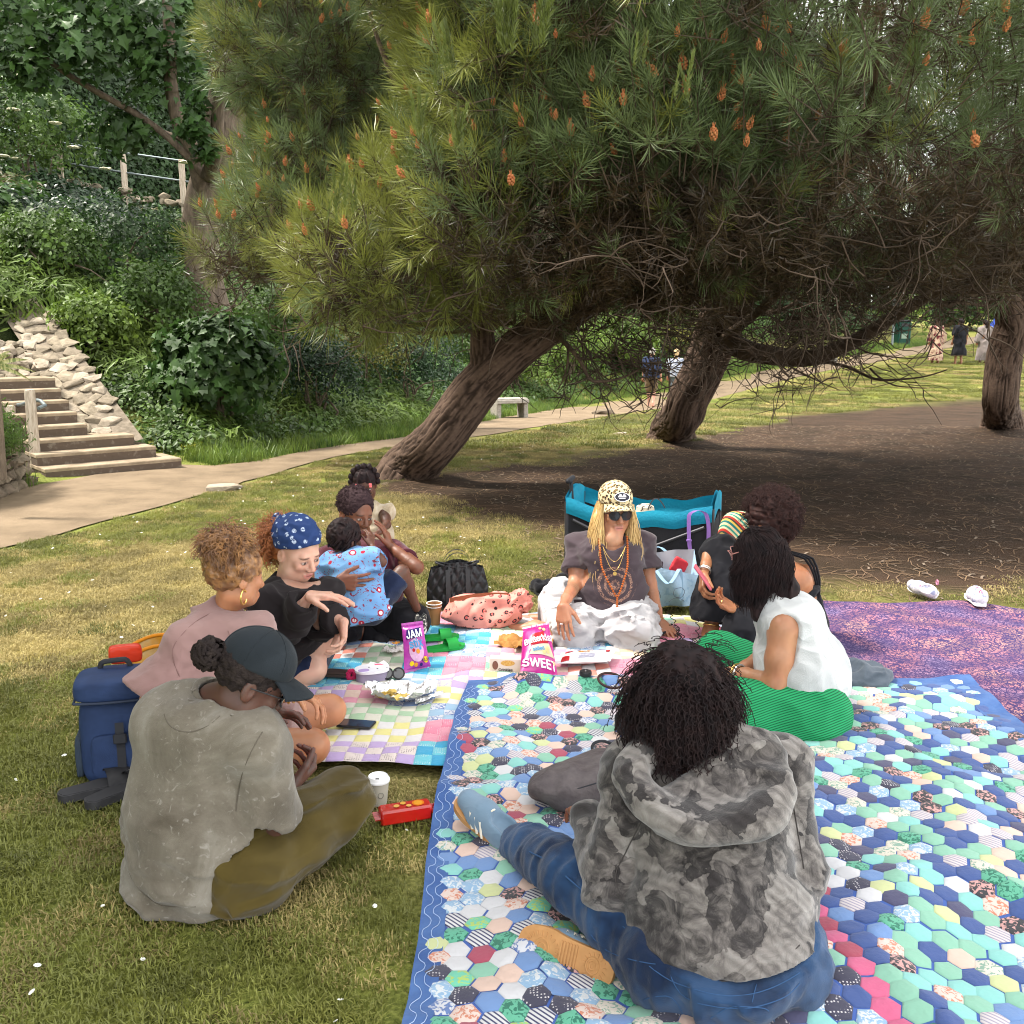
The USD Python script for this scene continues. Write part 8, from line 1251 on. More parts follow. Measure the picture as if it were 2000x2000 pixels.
MAG = flat('magenta_foil', (206, 80, 190), .28, spec=.6, c2=tuple(srgb(170, 50, 160) * .6), scale=14); WHI = flat('white_print', (245, 245, 248), .5, f=.8); YEL = flat('yellow_print', (250, 214, 30), .4); NVP = flat('navy_print', (44, 34, 110), .4); CYN = flat('cyan_print', (70, 170, 230), .4); LPK = flat('pale_pink_print', (240, 190, 226), .4); ORP = flat('orange_print', (246, 166, 60), .4); REDP = flat('red_print', (206, 30, 44), .35)
t, patch, word = pillow_bag('snack_bag', 'purple snack-stick bag with white and blue lettering, standing on the chequered quilt', gz(788, 1279, HC) + [0, 0, .008], (.95, .30, .05), (.14, .30, .9), .145, .205, .030, MAG, 3, twist=.25, taper=.28)
patch('panel', ell(0, -.12, .62, .55), LPK); patch('panel', Polygon([(-.75, .42), (.75, .50), (.7, .92), (-.6, .86)]), NVP, .003); word('JAM', .02, .66, .036, WHI, .05, .006); word('stix', .05, .22, .040, CYN, .05, .006)
for i, (x, y, R_, c) in enumerate([(.1, -.18, .16, ORP), (-.25, -.1, .12, REDP), (.35, -.05, .1, CYN), (-.5, -.72, .16, YEL), (-.2, -.8, .14, ORP), (.2, -.82, .12, NVP)]): patch('picture', ell(x, y, R_, R_ * .75), c, .0035 + .0004 * i)
patch('price_spot', ell(.62, -.62, .20, .16), YEL, .006); word('£1.25', .62, -.62, .013, NVP, 0, .0075)
t, patch, word = pillow_bag('popcorn_bag', 'tall bright pink and red popcorn bag with SWEET printed near its base', gz(1018, 1296, HC) + [0, 0, .006], (.985, .12, -.05), (.16, .72, .66), .215, .265, .048, flat('hot_pink_foil', (222, 50, 160), .3, spec=.6, c2=tuple(srgb(196, 30, 140) * .6), scale=9), 5, twist=.42, taper=.38)
patch('panel', Polygon([(-.62, -.22), (.85, -.3), (.72, .22), (-.4, .12)]), flat('cream_print', (246, 232, 196), .45)); patch('panel', Polygon([(-.5, .14), (.7, .24), (.55, .72), (-.25, .6)]), REDP, .003); word('Butterkist', .1, .40, .034, WHI, .12, .0055); word('SWEET', -.06, -.58, .042, WHI, -.04, .006); word('salted', -.05, -.02, .02, CYN, .1, .0055)
for i, (x, y) in enumerate([(.35, -.05), (.5, -.12), (.25, -.15), (.55, .02), (.6, .8), (.35, .86), (.75, -.5)]): patch('picture', ell(x, y, .10, .07), flat('popcorn', (250, 228, 160), .6), .0045 + .0003 * i)
t, patch, word = pillow_bag('crisp_bag', 'open white crisp bag with red corners lying on the chequered quilt', gz(1060, 1266, HC) + [0, 0, .030], (-.25, -.97, .0), unit((.93, -.12, .12)), .17, .235, .022, flat('white_foil', (238, 236, 238), .35, spec=.5, f=.72), 7)
for poly in ([(-.95, -.95), (-.3, -.9), (-.35, -.6), (-.9, -.5)], [(.3, -.95), (.95, -.9), (.9, -.55), (.35, -.6)], [(-.95, .5), (-.7, .5), (-.7, .75), (-.95, .75)], [(-.95, .0), (-.7, .0), (-.7, .25), (-.95, .25)], [(-.95, .8), (-.3, .85), (-.4, .95), (-.9, .97)]): patch('red_panel', Polygon(poly), REDP)
patch('picture', Polygon([(-.3, -.3), (-.12, -.3), (-.12, .2), (-.3, .2)]), ORP, .003)
for i in range(7): patch('small_print', Polygon([(.1 + .1 * i, -.2), (.14 + .1 * i, -.2), (.14 + .1 * i, .55 - .05 * (i % 3)), (.1 + .1 * i, .5)]), flat('grey_blue_print', (130, 130, 170), .6), .003)
# cracker box
t = item('cracker_box', 'small pale pink cracker box with an oval picture, lying on the chequered quilt', 'box', gz(955, 1283, HC), -.08); CB = flat('pale_box', (240, 222, 212), .6, f=.68)
obj('carton', box((0, 0, .034), (.155, .055, .066), .002), CB, t, smooth=20); obj('open_flap', grid(np.array([[(.078 + .05 * a, -.026 + .052 * b, .066 - .01 * a) for b in (0, 1)] for a in (0, .5, 1)])), flat('pink_flap', (236, 140, 160), .6), t); obj('end_panel', box((.0785, 0, .034), (.002, .05, .06)), flat('pink_panel', (230, 120, 150), .6), t)
fy = -.0285; P3 = lambda poly: moved(frame(prism(poly, 0, .0006), (0, fy, .034), (1, 0, 0), (0, 0, 1), (0, -1, 0)))
obj('picture', P3(ell(.01, .012, .034, .014)), flat('cracker_print', (232, 160, 70), .6, c2=tuple(srgb(250, 210, 130) * .6), scale=150), t); obj('picture', P3(ell(-.05, .0, .014, .022)), flat('brown_print', (150, 100, 90), .6), t); text(t, 'Crinkles', .013, mat('black_print', (.02, .02, .02), .6), (0, fy - .0008, .013), (1, 0, 0), (0, 0, 1))
t = item('paper_wrapper', 'crumpled brown kraft paper on the chequered quilt behind the popcorn bag', 'paper', gz(985, 1236, HC) + [0, 0, .006], -.15); U, W_ = np.meshgrid(np.linspace(-1, 1, 30), np.linspace(-1, 1, 22), indexing='ij'); q = np.stack([U * 2, W_ * 1.5, 0 * U], -1)
obj('sheet', grid(np.stack([U * .15 + .03 * meshkit.noise(q, 31), W_ * .085 + .02 * meshkit.noise(q, 32), .004 + .035 * np.abs(2 * meshkit.noise(q * 1.1, 33) - 1) + .012 * np.abs(2 * meshkit.noise(q * 3, 34) - 1)], -1)), flat('kraft_paper', (206, 150, 84), .8, c2=tuple(srgb(180, 124, 64) * .6), scale=12), t); obj('fold', grid(np.stack([.03 + U * .07, -.09 + W_ * .05, .03 + .03 * np.abs(2 * meshkit.noise(q * 1.4 + 9, 35) - 1)], -1)), flat('kraft_paper', (0, 0, 0)), t)
t = item('clear_wrapper', 'small crumpled clear snack wrapper with an orange print on the chequered quilt', 'wrapper', gz(748, 1252, HC) + [0, 0, .01], .6); obj('film', grid(np.stack([U * .055, W_ * .035, .03 * np.abs(2 * meshkit.noise(q * 1.6 + 5, 41) - 1)], -1)), mat('pale_film', (.62, .58, .56), .25, trans=.3), t); obj('print', grid(np.stack([U * .018, W_ * .014, .036 + .01 * meshkit.noise(q * 2, 42)], -1)), ORP, t)
# green sandals
for lb, x, y, rz in [('green rubber sandal lying nearest the purple snack bag', 838, 1244, -1.15), ('green rubber sandal lying behind the other, nearer the paper cup', 826, 1226, -1.35)]:
    t = item('green_sandal', lb, 'sandal', gz(x, y, HC) + [0, 0, .006], rz, 'green sandals on the quilt'); GRN = flat('green_rubber', (34, 170, 70), .5); sole = Polygon(spline([(-.03, -.10, 0), (-.036, 0, 0), (-.042, .07, 0), (0, .115, 0), (.042, .06, 0), (.034, -.02, 0), (.028, -.10, 0), (0, -.115, 0), (-.03, -.10, 0)], 36)[:-1, :2]); obj('sole', prism(sole, 0, .018), GRN, t, smooth=40)
    st = np.array([[(.043 * math.cos(a), .01 + .06 * b, .012 + .042 * math.sin(a)) for b in np.linspace(0, 1, 5)] for a in np.linspace(0, np.pi, 13)]); obj('strap', cat(grid(st), grid(st[::-1] * [.93, 1, .94])), GRN, t, smooth=True)
# pink leopard bag
PLEO = mat('pink_leopard', tuple(srgb(240, 150, 138) * .62), .8, None, bump=.3, bscale=200, extra=lambda N, L, o: (N.update({'v': ('voronoi_texture', {'scale': 26.0, 'randomness': .9}), 'n': ('noise_texture', {'scale': 40.0, 'detail': 1.0}), 'r': ('rgb_ramp', {'ramp': [(0, tuple(srgb(232, 110, 104) * .6)), (.20, tuple(srgb(232, 110, 104) * .6)), (.24, (.02, .012, .014)), (.36, (.02, .012, .014)), (.40, tuple(srgb(242, 156, 142) * .62)), (1, tuple(srgb(242, 156, 142) * .62))]}), 'k': ('map_range', {'clamp': True, 'from_min': .46, 'from_max': .5}), 'x': ('mix_color', {'a': tuple(srgb(242, 156, 142) * .62)})}), L.extend([('mp.vector', 'v.vector'), ('mp.vector', 'n.vector'), ('v.distance', 'r.fac'), ('n.fac', 'k.value'), ('k.result', 'x.fac'), ('r.color', 'x.b')]), 'x.result')[2])
t = item('leopard_bag', 'plump pink leopard-print cloth bag with a tan strap on the quilt edge', 'bag', gz(905, 1196, HC), -.05); F = Field([el((-.06, 0, .07), np.eye(3), (.14, .10, .08), .06), el((.10, .01, .07), np.eye(3), (.12, .09, .085), .06), rc((.12, .02, .10), (.20, .03, .10), .06, .03, .05), rc((0, 0, .03), (.1, 0, .03), .08, .07, .05)], .009).wrinkle(.030, (9, 9, 9), 3).cut((0, 0, .004), (0, 0, -1)); obj('body', relax(F.mesh()), PLEO, t, smooth=True); obj('gather', Field([rc((.17, .0, .12), (.23, .03, .13), .04, .055, .03)], .008).wrinkle(.03, (22, 22, 22), 5).mesh(), PLEO, t, smooth=True)
obj('strap', grid(np.array([[(x, -.03 + .02 * math.sin(x * 9), .150 + .025 * math.sin((x + .16) * 7) + dz) for dz in (-.014, .014)] for x in np.linspace(-.16, .16, 14)])), flat('tan_leather', (170, 96, 66), .5), t, smooth=True)
# black handbag
t = item('handbag', 'black quilted leather handbag with two handles, behind the paper cups', 'handbag', gz(862, 1152, None) + [0, .08, .01], .12); BLL = mat('black_leather', (.010, .010, .012), .38, spec=.35)
n = 40; U, W_ = np.meshgrid(np.linspace(-1, 1, n), np.linspace(0, 1, n), indexing='ij'); dq = np.abs(((U * 3 + W_ * 2.4) % 1) - .5); dq2 = np.abs(((U * 3 - W_ * 2.4) % 1) - .5); pf = .016 * np.clip(np.minimum(dq, dq2) * 3, 0, .7)
wd_ = .185 - .05 * np.clip(W_ - .55, 0, 1) * 1.2; fr_ = np.stack([U * wd_, -.085 * (1 - .55 * W_) * np.sqrt(np.clip(1 - .75 * U ** 2, .05, 1)) - pf, W_ * (.26 + .02 * np.cos(U * 3))], -1); obj('body', cat(grid(fr_), grid(fr_[::-1] * [1, -1, 1]), box((0, 0, .04), (.30, .10, .07), .02)), BLL, t, smooth=50)
for yy in (-.045, .045): obj('handle', grid(np.array([[(.085 * math.cos(a), yy + o_, .24 + .10 * math.sin(a) * (1 + .1 * yy)) for o_ in (-.012, .012)] for a in np.linspace(0, np.pi, 18)])), BLL, t, smooth=True)
for xx in (-.06, .06): obj('strap_panel', grid(np.array([[(xx + dx, -.112 + .05 * z, .02 + z * .22) for dx in (-.014, .014)] for z in np.linspace(0, 1, 6)])), BLL, t)
obj('open_rim', tube([(.13 * math.cos(a), .045 * math.sin(a), .262 + .012 * math.cos(2 * a)) for a in np.linspace(0, 6.283, 30)], .007, 6), BLL, t, smooth=True)
t = thing('trainers', 'pair of black trainers on the grass beside the white skirt', 'shoes', None); 
for dx, dy, rz in ((0, 0, 0), (.10, .03, .3)):
    h0 = gz(1024, 1128, None) + [dx, dy, .012]; shoe(t, h0, h0 + [.18 * math.cos(1.9 + rz), .24 * math.sin(1.9 + rz), .0], (0, 0, 1), BLACKC, RUBBER, None, 1.0)
# the folding wagon
t = thing('beach_wagon', 'folding beach wagon with a turquoise rim and black sides behind the seated people', 'wagon', None); TQ = mat('turquoise_canvas', tuple(srgb(24, 156, 186) * .62), .7, tuple(srgb(18, 132, 164) * .62), 4, bump=.4, bscale=60, bdist=.008); TUBE = mat('dark_tube', (.05, .05, .055), .4, metal=.5); BKC = mat('black_canvas', (.018, .018, .021), .85, bump=.2, bscale=150)
a0, a1 = A(1068, 1080, 6.05), A(1340, 1080, 5.78); X_ = unit((a1 - a0) * [1, 1, 0]); Y_ = V(-X_[1], X_[0], 0); L_ = np.linalg.norm((a1 - a0)[:2]); O_ = V(a0[0], a0[1], 0); wz = lambda u, v, z: O_ + X_ * u * L_ + Y_ * v + V(0, 0, z)
ZT = .60; Dp = .46
def rimz(u): return ZT - .035 * math.sin(u * math.pi) + .03 * (abs(u - .5) * 2) ** 6
for v_ in (0, Dp):
    obj('side_panel', grid(np.array([[wz(u, v_ + .012 * math.sin(u * 7), z * (rimz(u) - .09) + (1 - z) * .14) for z in np.linspace(0, 1, 6)] for u in np.linspace(0, 1, 14)])), BKC, t, smooth=True)
    sgn = -1 if v_ == 0 else 1; P_ = np.array([[wz(u, v_ + sgn * (.012 + .012 * math.sin(b * 3)), rimz(u) - .10 * b + .008 * math.sin(u * 23)) for b in np.linspace(0, 1, 6)] for u in np.linspace(0, 1, 26)]); obj('rim_panel', cat(grid(P_), grid((P_ - Y_ * sgn * .02)[::-1])), TQ, t, smooth=True)
for u_ in (0, 1):
    P_ = np.array([[wz(u_ + (-.012 if u_ == 0 else .012), v, rimz(u_) + .05 * math.sin(v / Dp * math.pi) - .12 * b) for b in np.linspace(0, 1, 5)] for v in np.linspace(0, Dp, 12)]); obj('end_panel', cat(grid(P_), grid(P_[::-1] + X_ * (.02 if u_ == 0 else -.02))), TQ, t, smooth=True); obj('side_panel', grid(np.array([[wz(u_, v, z) for z in (.14, .5)] for v in (0, Dp)])), BKC, t)
    for v_ in (0, Dp): obj('post', tube([wz(u_, v_, .05), wz(u_, v_, ZT + .0)], .013, 8), TUBE, t, smooth=True); wpos = wz(u_, v_ + (-.03 if v_ == 0 else .03), .075); w_ = obj('wheel', frame(lathe([(0, -.02), (.05, -.022), (.073, -.018), (.075, 0), (.073, .018), (.05, .022), (0, .02)], 22), wpos, X_, V(0, 0, 1), -Y_), RUBBER, t, smooth=40); obj('hub', frame(lathe([(0, -.024), (.03, -.024), (.03, .024), (0, .024)], 14), wpos, X_, V(0, 0, 1), -Y_), flat('grey_hub', (120, 124, 128), .5), w_)
obj('floor', grid(np.array([[wz(u, v, .14) for v in (0, Dp)] for u in (0, 1)])), BKC, t)
for v_ in (-.016, Dp + .016):
    for s_ in (0, 1): obj('cross_brace', tube([wz(.05 if s_ else .95, v_ + .004 * s_, .12), wz(.95 if s_ else .05, v_ + .004 * s_, ZT - .11)], .010, 8), TUBE, t, smooth=True)
obj('handle', cat(tube([wz(.02, .10, .5), wz(.0, .10, .72)], .012, 8), tube([wz(-.005, .04, .725), wz(.0, .16, .735)], .016, 8)), BLK, t, smooth=True); obj('net', tube(spline([wz(.55, .1, .56), wz(.60, .12, .63), wz(.66, .14, .57)], 12), .004, 5), TUBE, t)
o = obj('sun_hat', lathe([(.10, 0), (.098, .008), (.06, .012), (.055, .05), (.03, .065), (0, .068)], 26).apply_translation(wz(.52, .16, .52)), mat('printed_hat', tuple(srgb(226, 214, 190) * .62), .85, tuple(srgb(60, 56, 54) * .6), 34, lo=.52, hi=.58), smooth=50); tag(o, 'pale printed sun hat lying in the wagon', 'hat')
LIL2 = flat('lilac_webbing', (172, 128, 214), .7); t = thing('lilac_strap', 'lilac webbing bag strap hanging over the right end of the wagon', 'strap', None); c0 = wz(.90, -.03, .0)
sp = spline([c0 + [.07, -.0, .30], c0 + [.075, -.01, .45], c0 + [.05, -.02, ZT - .02], c0 + [0, -.025, ZT + .0], c0 + [-.05, -.02, ZT - .03], c0 + [-.045, -.02, .42], c0 + [-.02, -.03, .25], c0 + [-.02, -.03, .14]], 34); obj('webbing', grid(np.stack([sp - X_ * .012, sp + X_ * .012], 1)), LIL2, t, smooth=True); obj('slider', box(sp[22], (.034, .006, .012), .002), LIL2, t)
# blue tote and bottle
t = item('tote_bag', 'pale blue tote bag with grey line prints leaning against the wagon', 'bag', gz(1255, 1160, HC) + [0, .06, 0], .05); TOT = mat('pale_blue_tote', tuple(srgb(176, 206, 232) * .64), .75, tuple(srgb(150, 186, 220) * .64), 26, lo=.56, hi=.66, bump=.3, bscale=60)
def tote_sheet(y0, h, dz): return np.array([[(x * (.165 + .03 * z), y0 - .07 * math.sin(z * 2.2) * (1 - x * x) * (1 if y0 < 0 else -.4) + .012 * math.sin(x * 7 + z * 5), z * h + dz * x * z) for z in np.linspace(0, 1, 12)] for x in np.linspace(-1, 1, 18)])
f_, b_ = tote_sheet(-.03, .24, -.05), tote_sheet(.10, .30, .02); obj('front_panel', grid(f_), TOT, t, smooth=True); obj('back_panel', grid(b_), flat('grey_lining', (206, 206, 212), .8), t, smooth=True); obj('side_panel', cat(grid(np.stack([f_[0], b_[0]], 0)), grid(np.stack([f_[-1], b_[-1]], 0)), grid(np.stack([f_[:, 0], b_[:, 0]], 0))), TOT, t, smooth=True)
for sh_, s_ in ((f_, -1), (b_, 1)): obj('handle', grid(np.array([[(x, y_, z) for x in (xa - .011, xa + .011)] for xa, y_, z in spline([(-.085, sh_[4, 6, 1] + s_ * .012, .08), (-.08, sh_[4, -1, 1] + s_ * .012, .25), (-.01, sh_[9, -1, 1] + s_ * .06, .32 if s_ > 0 else .17), (.07, sh_[13, -1, 1] + s_ * .012, .24), (.085, sh_[13, 6, 1] + s_ * .012, .05)], 20)])), flat('blue_webbing', (170, 208, 240), .7), t, smooth=True)
pr = [spline([(x0 + dx * .03, f_[int((x0 / .18 + 1) * 8.5), 6, 1] - .014, z0 + dz * .03) for dx, dz in pts], 14) for x0, z0, pts in [(.06, .10, [(-1, 0), (-.6, 1), (.6, 1.2), (1.2, .3), (.5, -.8), (-.6, -.7), (-1, 0)]), (.05, .05, [(-1.5, 0), (0, .8), (1.5, .1)]), (-.07, .10, [(-1, -1), (0, 1), (1, -1)]), (-.09, .16, [(-.8, 0), (0, .5), (.8, 0)])]]
obj('line_print', tubes(pr, .0016, 4, 1), flat('grey_line', (96, 104, 116), .7), t, kind='stuff'); obj('red_packet', moved(soft_box(.09, .04, .10, amp=.2, seed=21), (.07, .05, .18), ry=.5), flat('red_snack', (214, 60, 70), .4), t, smooth=40)
t = item('water_bottle', 'clear plastic bottle with a blue label and dark cap in front of the tote bag', 'bottle', gz(1242, 1150, HC) + [0, -.03, 0]); CLEAR = usdkit.material(stage, '/World/Looks/clear_plastic', {'t': ('transparent_bsdf', {'color': (.92, .95, .96)}), 'g': ('glossy_bsdf', {'roughness': .08}), 'f': ('fresnel', {'IOR': 1.5}), 'm': ('mix_closure', {})}, [('f.fac', 'm.fac'), ('t.BSDF', 'm.closure1'), ('g.BSDF', 'm.closure2')], surface='m.closure')
obj('bottle', lathe([(0, 0), (.034, 0), (.037, .008), (.036, .09), (.037, .16), (.034, .19), (.015, .225), (.0125, .24), (0, .24)], 24), CLEAR, t, smooth=True); obj('cap', lathe([(0, .238), (.0155, .238), (.0155, .262), (0, .264)], 20), flat('dark_cap', (58, 48, 56), .5), t, smooth=40); obj('label', lathe([(.0374, .075), (.0378, .08), (.0378, .135), (.0374, .14)], 24), flat('blue_label', (28, 110, 180), .4), t, smooth=True); obj('band', lathe([(.0376, .045), (.0380, .05), (.0380, .07), (.0376, .074)], 24), flat('purple_band', (110, 50, 130), .4), t, smooth=True); obj('logo', tube([(.0385 * math.sin(a), -.0385 * math.cos(a), .108 + .012 * math.sin(b)) for a, b in [(.45 * math.cos(b), b) for b in np.linspace(0, 6.28, 22)]], .0016, 4), WHI, t)
t = item('peaked_cap', 'second leopard-print cap with black trim lying on the quilt by the supporting hand', 'cap', gz(1212, 1208, HC) + [0, 0, .0], .5); F = Field([el((0, 0, .02), np.eye(3), (.085, .095, .075), .02)], .006).cut((0, 0, .004), (0, 0, -1)); obj('crown', relax(F.mesh()), LEO, t, smooth=True); obj('brim', grid(np.array([[(math.sin(a) * (.082 + b * .01), -math.cos(a) * .09 - b * .07 * math.cos(a * .8), .008 + .008 * b) for b in (0, .35, .7, 1)] for a in np.linspace(-1.2, 1.2, 15)])), BLACKC, t, smooth=True); obj('seam', tube([(.0, .097 * math.cos(a), .02 + .077 * math.sin(a)) for a in np.linspace(0, np.pi, 20)], .006, 6), BLACKC, t, smooth=True)
# cushion, fleece, trainers
t = thing('cushion', 'striped multicoloured cushion standing behind the afro-haired person', 'cushion', None); cm_ = soft_box(.30, .10, .28, amp=.0, puff=.35); SC = mat('striped_cushion', tuple(srgb(60, 120, 110) * .6), .85, None, extra=lambda N, L, o: (N.update({'w': ('wave_texture', {'scale': 5.2, 'bands_direction': 'diagonal', 'profile': 'saw'}), 'r': ('rgb_ramp', {'interpolate': False, 'ramp': [(0, tuple(srgb(226, 206, 160) * .6)), (.15, tuple(srgb(40, 120, 120) * .6)), (.32, tuple(srgb(230, 190, 90) * .6)), (.46, tuple(srgb(60, 66, 60) * .6)), (.58, tuple(srgb(190, 60, 50) * .6)), (.74, tuple(srgb(226, 210, 170) * .6)), (.86, tuple(srgb(60, 150, 130) * .6))]})}), L.extend([('mp.vector', 'w.vector'), ('w.fac', 'r.fac')]), 'r.color')[2])
cb = A(1404, 990, 5.75); obj('cover', moved(cm_, (cb[0], cb[1], .28), ry=.15, rz=.15), SC, t, smooth=40); o = thing('dark_bag', 'dark holdall behind the drawn-up knee, under the striped cushion', 'bag', None); obj('body', moved(soft_box(.34, .22, .30, amp=.12, seed=31), (cb[0] + .02, cb[1] + .05, .0)), BKC, o, smooth=40); obj('handle', tube(spline([(cb[0] - .1, cb[1] - .07, .28), (cb[0] - .04, cb[1] - .08, .36), (cb[0] + .06, cb[1] - .08, .36), (cb[0] + .12, cb[1] - .07, .28)], 14), .010, 6), BLK, o, smooth=True)
F = Field([el((0, 0, .05), np.eye(3), (.14, .10, .055), .05), el((.09, -.03, .05), np.eye(3), (.08, .09, .05), .04), rc((-.1, -.09, .03), (.08, -.10, .03), .035, .03, .03)], .008).wrinkle(.032, (11, 11, 8), 5).cut((0, 0, .004), (0, 0, -1)); o = obj('grey_fleece', relax(F.mesh()).apply_translation(gz(1602, 1300, HT)), cotton('grey_fleece', tuple(srgb(98, 108, 120) * .6), tuple(srgb(78, 88, 100) * .6)), smooth=True); tag(o, 'crumpled blue-grey fleece behind the green trousers', 'jumper')
WSH = mat('white_trainer', tuple(srgb(226, 222, 230) * .65), .6, tuple(srgb(170, 176, 206) * .6), 26, lo=.52, hi=.58); WSO = flat('white_sole', (236, 234, 236), .6, f=.7); PKL = flat('pink_lining', (226, 150, 180), .8)
for lb, x, y, dv, uv in [('white trainer tipped on its side at the far edge of the purple throw', 1768, 1136, (-.10, .16, .02), (-.75, -.3, .6)), ('white and pink trainer standing toe-away on the purple throw', 1850, 1158, (.04, .22, .0), (0, 0, 1))]:
    t = thing('white_trainer', lb, 'trainer', 'kicked-off white trainers'); h0 = gz(x, y, HT) + [0, 0, .02]; shoe(t, h0, h0 + V(*dv) * 1.1, uv, WSH, WSO, None, 1.15, laces=PKL)
    obj('heel_tab', ring(h0 + V(0, .02, .08), (1, 0, 0), .014, .004, 14, 6), PKL, t, smooth=True)
# rings, bands and other small things near the front
for lb, x, y, R_, r_, m_ in [('thin dark brown headband lying on the hexagon quilt top edge', 1152, 1326, .058, .006, flat('brown_band', (70, 48, 44), .5)), ('black elastic headband on the hexagon quilt beside the leaf-print sleeve', 1140, 1452, .048, .006, BLK)]:
    q = gz(x, y, HH) + [0, 0, .02]; t = obj('headband', ring(q, (.12, -.25, 1), R_, r_, 36, 8), m_, smooth=True); tag(t, lb, 'headband', 'headbands on the hexagon quilt')
q = gz(1104, 1318, HH); t = item('compact', 'small round black lidded tin at the top of the hexagon quilt', 'tin', q + [0, 0, .0]); obj('tin', lathe([(0, 0), (.027, 0), (.029, .006), (.029, .016), (.026, .021), (0, .022)], 24), BLL, t, smooth=40); obj('stud', lathe([(0, .022), (.004, .022), (.003, .025), (0, .0255)], 10), SILVER, t)
t = item('grey_bag', 'soft taupe leather bag lying under the outstretched leg', 'bag', gz(1085, 1545, HH) + [.02, -.0, 0], .4); F = Field([el((0, 0, .05), np.eye(3), (.19, .11, .06), .05), el((.10, .02, .06), np.eye(3), (.12, .10, .065), .05)], .009).wrinkle(.022, (7, 7, 7), 3).cut((0, 0, .004), (0, 0, -1)); obj('body', relax(F.mesh()), mat('taupe_leather', tuple(srgb(108, 100, 100) * .6), .55, tuple(srgb(88, 80, 82) * .6), 20, bump=.3, bscale=90), t, smooth=True); obj('seam', tube(spline([(-.17, -.05, .07), (-.05, -.09, .085), (.08, -.09, .095), (.2, -.05, .08)], 14), .003, 5), BLK, t, smooth=True)
t = item('camera_bag', 'small black bag with a strap between the curls and the sleeve', 'bag', gz(1190, 1420, HH) + [0, .03, 0], .2); obj('body', soft_box(.12, .08, .085, amp=.08, seed=51), BKC, t, smooth=40); obj('strap', tube(spline([(-.06, 0, .07), (-.05, -.03, .11), (.02, -.04, .11), (.06, 0, .07)], 14), .006, 6), BLK, t, smooth=True)
t = item('leather_pouch', 'flat dark brown leather pouch on the chequered quilt beside the bare knee', 'pouch', gz(640, 1288, HC) + [-.02, 0, .006], -.15); obj('body', moved(soft_box(.20, .09, .018, amp=.08, seed=52)), mat('brown_leather', (.035, .022, .018), .4, spec=.5), t, smooth=40); obj('flap', moved(soft_box(.19, .045, .006, amp=.05, seed=53), (0, -.02, .017)), mat('brown_leather', (0, 0, 0)), t, smooth=40)
# things along the path
BW = mat('grey_bench_wood', (.34, .31, .27), .9, (.22, .2, .17), 6, stretch=(1, 6, 6), bump=.4, bscale=30); 
for lb, b, rz_ in [('low backless grey bench beside the path behind the leaning trunk', on_base(1003, 818), .42), ('small far bench beside the path under the long dead branches', on_ground(1622, 712), .5)]:
    t = item('bench', lb, 'bench', (b[0] - .1, b[1] + .25, tz(b[0], b[1]) - .02), rz_, 'benches beside the path'); obj('seat', box((0, 0, .42), (.78, .42, .11), .015), BW, t, smooth=30); obj('seat_edge', box((0, -.23, .40), (.80, .035, .08), .008), BW, t, smooth=30)
    for x in (-.34, .34): obj('leg', box((x, 0, .18), (.11, .40, .37), .012), BW, t, smooth=30)
b = on_ground(1785, 676); t = item('litter_bin', 'dark green litter bin by the path beyond the branches', 'bin', (b[0] - .6, b[1], b[2]), .1); BG = flat('bin_green', (24, 74, 60), .5); obj('body', box((0, 0, .55), (.62, .55, 1.1), .04), BG, t, smooth=30); obj('lid', box((0, 0, 1.14), (.68, .6, .08), .03), RUBBER, t, smooth=30); obj('opening', box((0, -.285, .95), (.36, .02, .14)), RUBBER, t); obj('notice', box((0, -.285, .45), (.3, .012, .22)), flat('bin_notice', (150, 170, 150), .6), t)
b = on_ground(1742, 678); t = item('sign_post', 'thin grey post standing beside the litter bin', 'post', b); obj('pole', tube([(0, 0, -.2), (0, 0, 2.2)], .05, 10), STEEL, t, smooth=True); obj('plate', box((0, -.06, 1.9), (.3, .02, .4)), flat('grey_plate', (130, 134, 130), .6), t)
b = on_ground(1948, 664); t = item('blue_tent', 'small blue tent on the grass far behind the right trunk', 'tent', b); obj('canopy', moved(trimesh.creation.cone(1.0, 1.4, sections=6)), flat('tent_blue', (40, 74, 170), .7), t); obj('door', grid(np.array([[(-.3, -.92, .02), (.3, -.92, .02)], [(-.02, -.28, .95), (.02, -.28, .95)]])), flat('tent_door', (24, 44, 110), .7), t)
# ================================================================ GRASS BLADES
def grass_tuft(n, h, seed, spread=.03, w_=.0035, lean=.6):
    g = np.random.default_rng(seed); v, f = [], []
    for k in range(n):
        b = np.r_[g.normal(0, spread, 2), -.004]; a = g.uniform(0, 6.28); d = V(math.cos(a), math.sin(a), 0); l = h * g.uniform(.5, 1.2); ln = g.uniform(.1, 1) * lean; sd = V(-d[1], d[0], 0) * w_ / 2; m_ = b + V(0, 0, l * .6) + d * l * ln * .4; tip = b + V(0, 0, l * (1 - .3 * ln)) + d * l * ln; i = len(v)
        v += [b - sd, b + sd, m_ - sd * .8, m_ + sd * .8, tip]; f += [(i, i + 1, i + 3), (i, i + 3, i + 2), (i + 2, i + 3, i + 4)]
    return tm(v, f)
GRM = [leaf_mat('grass_blade', (.28, .285, .06), (.2, .22, .048), .55, .25), leaf_mat('dry_grass_blade', (.52, .42, .17), (.38, .31, .115), .7, .2)]
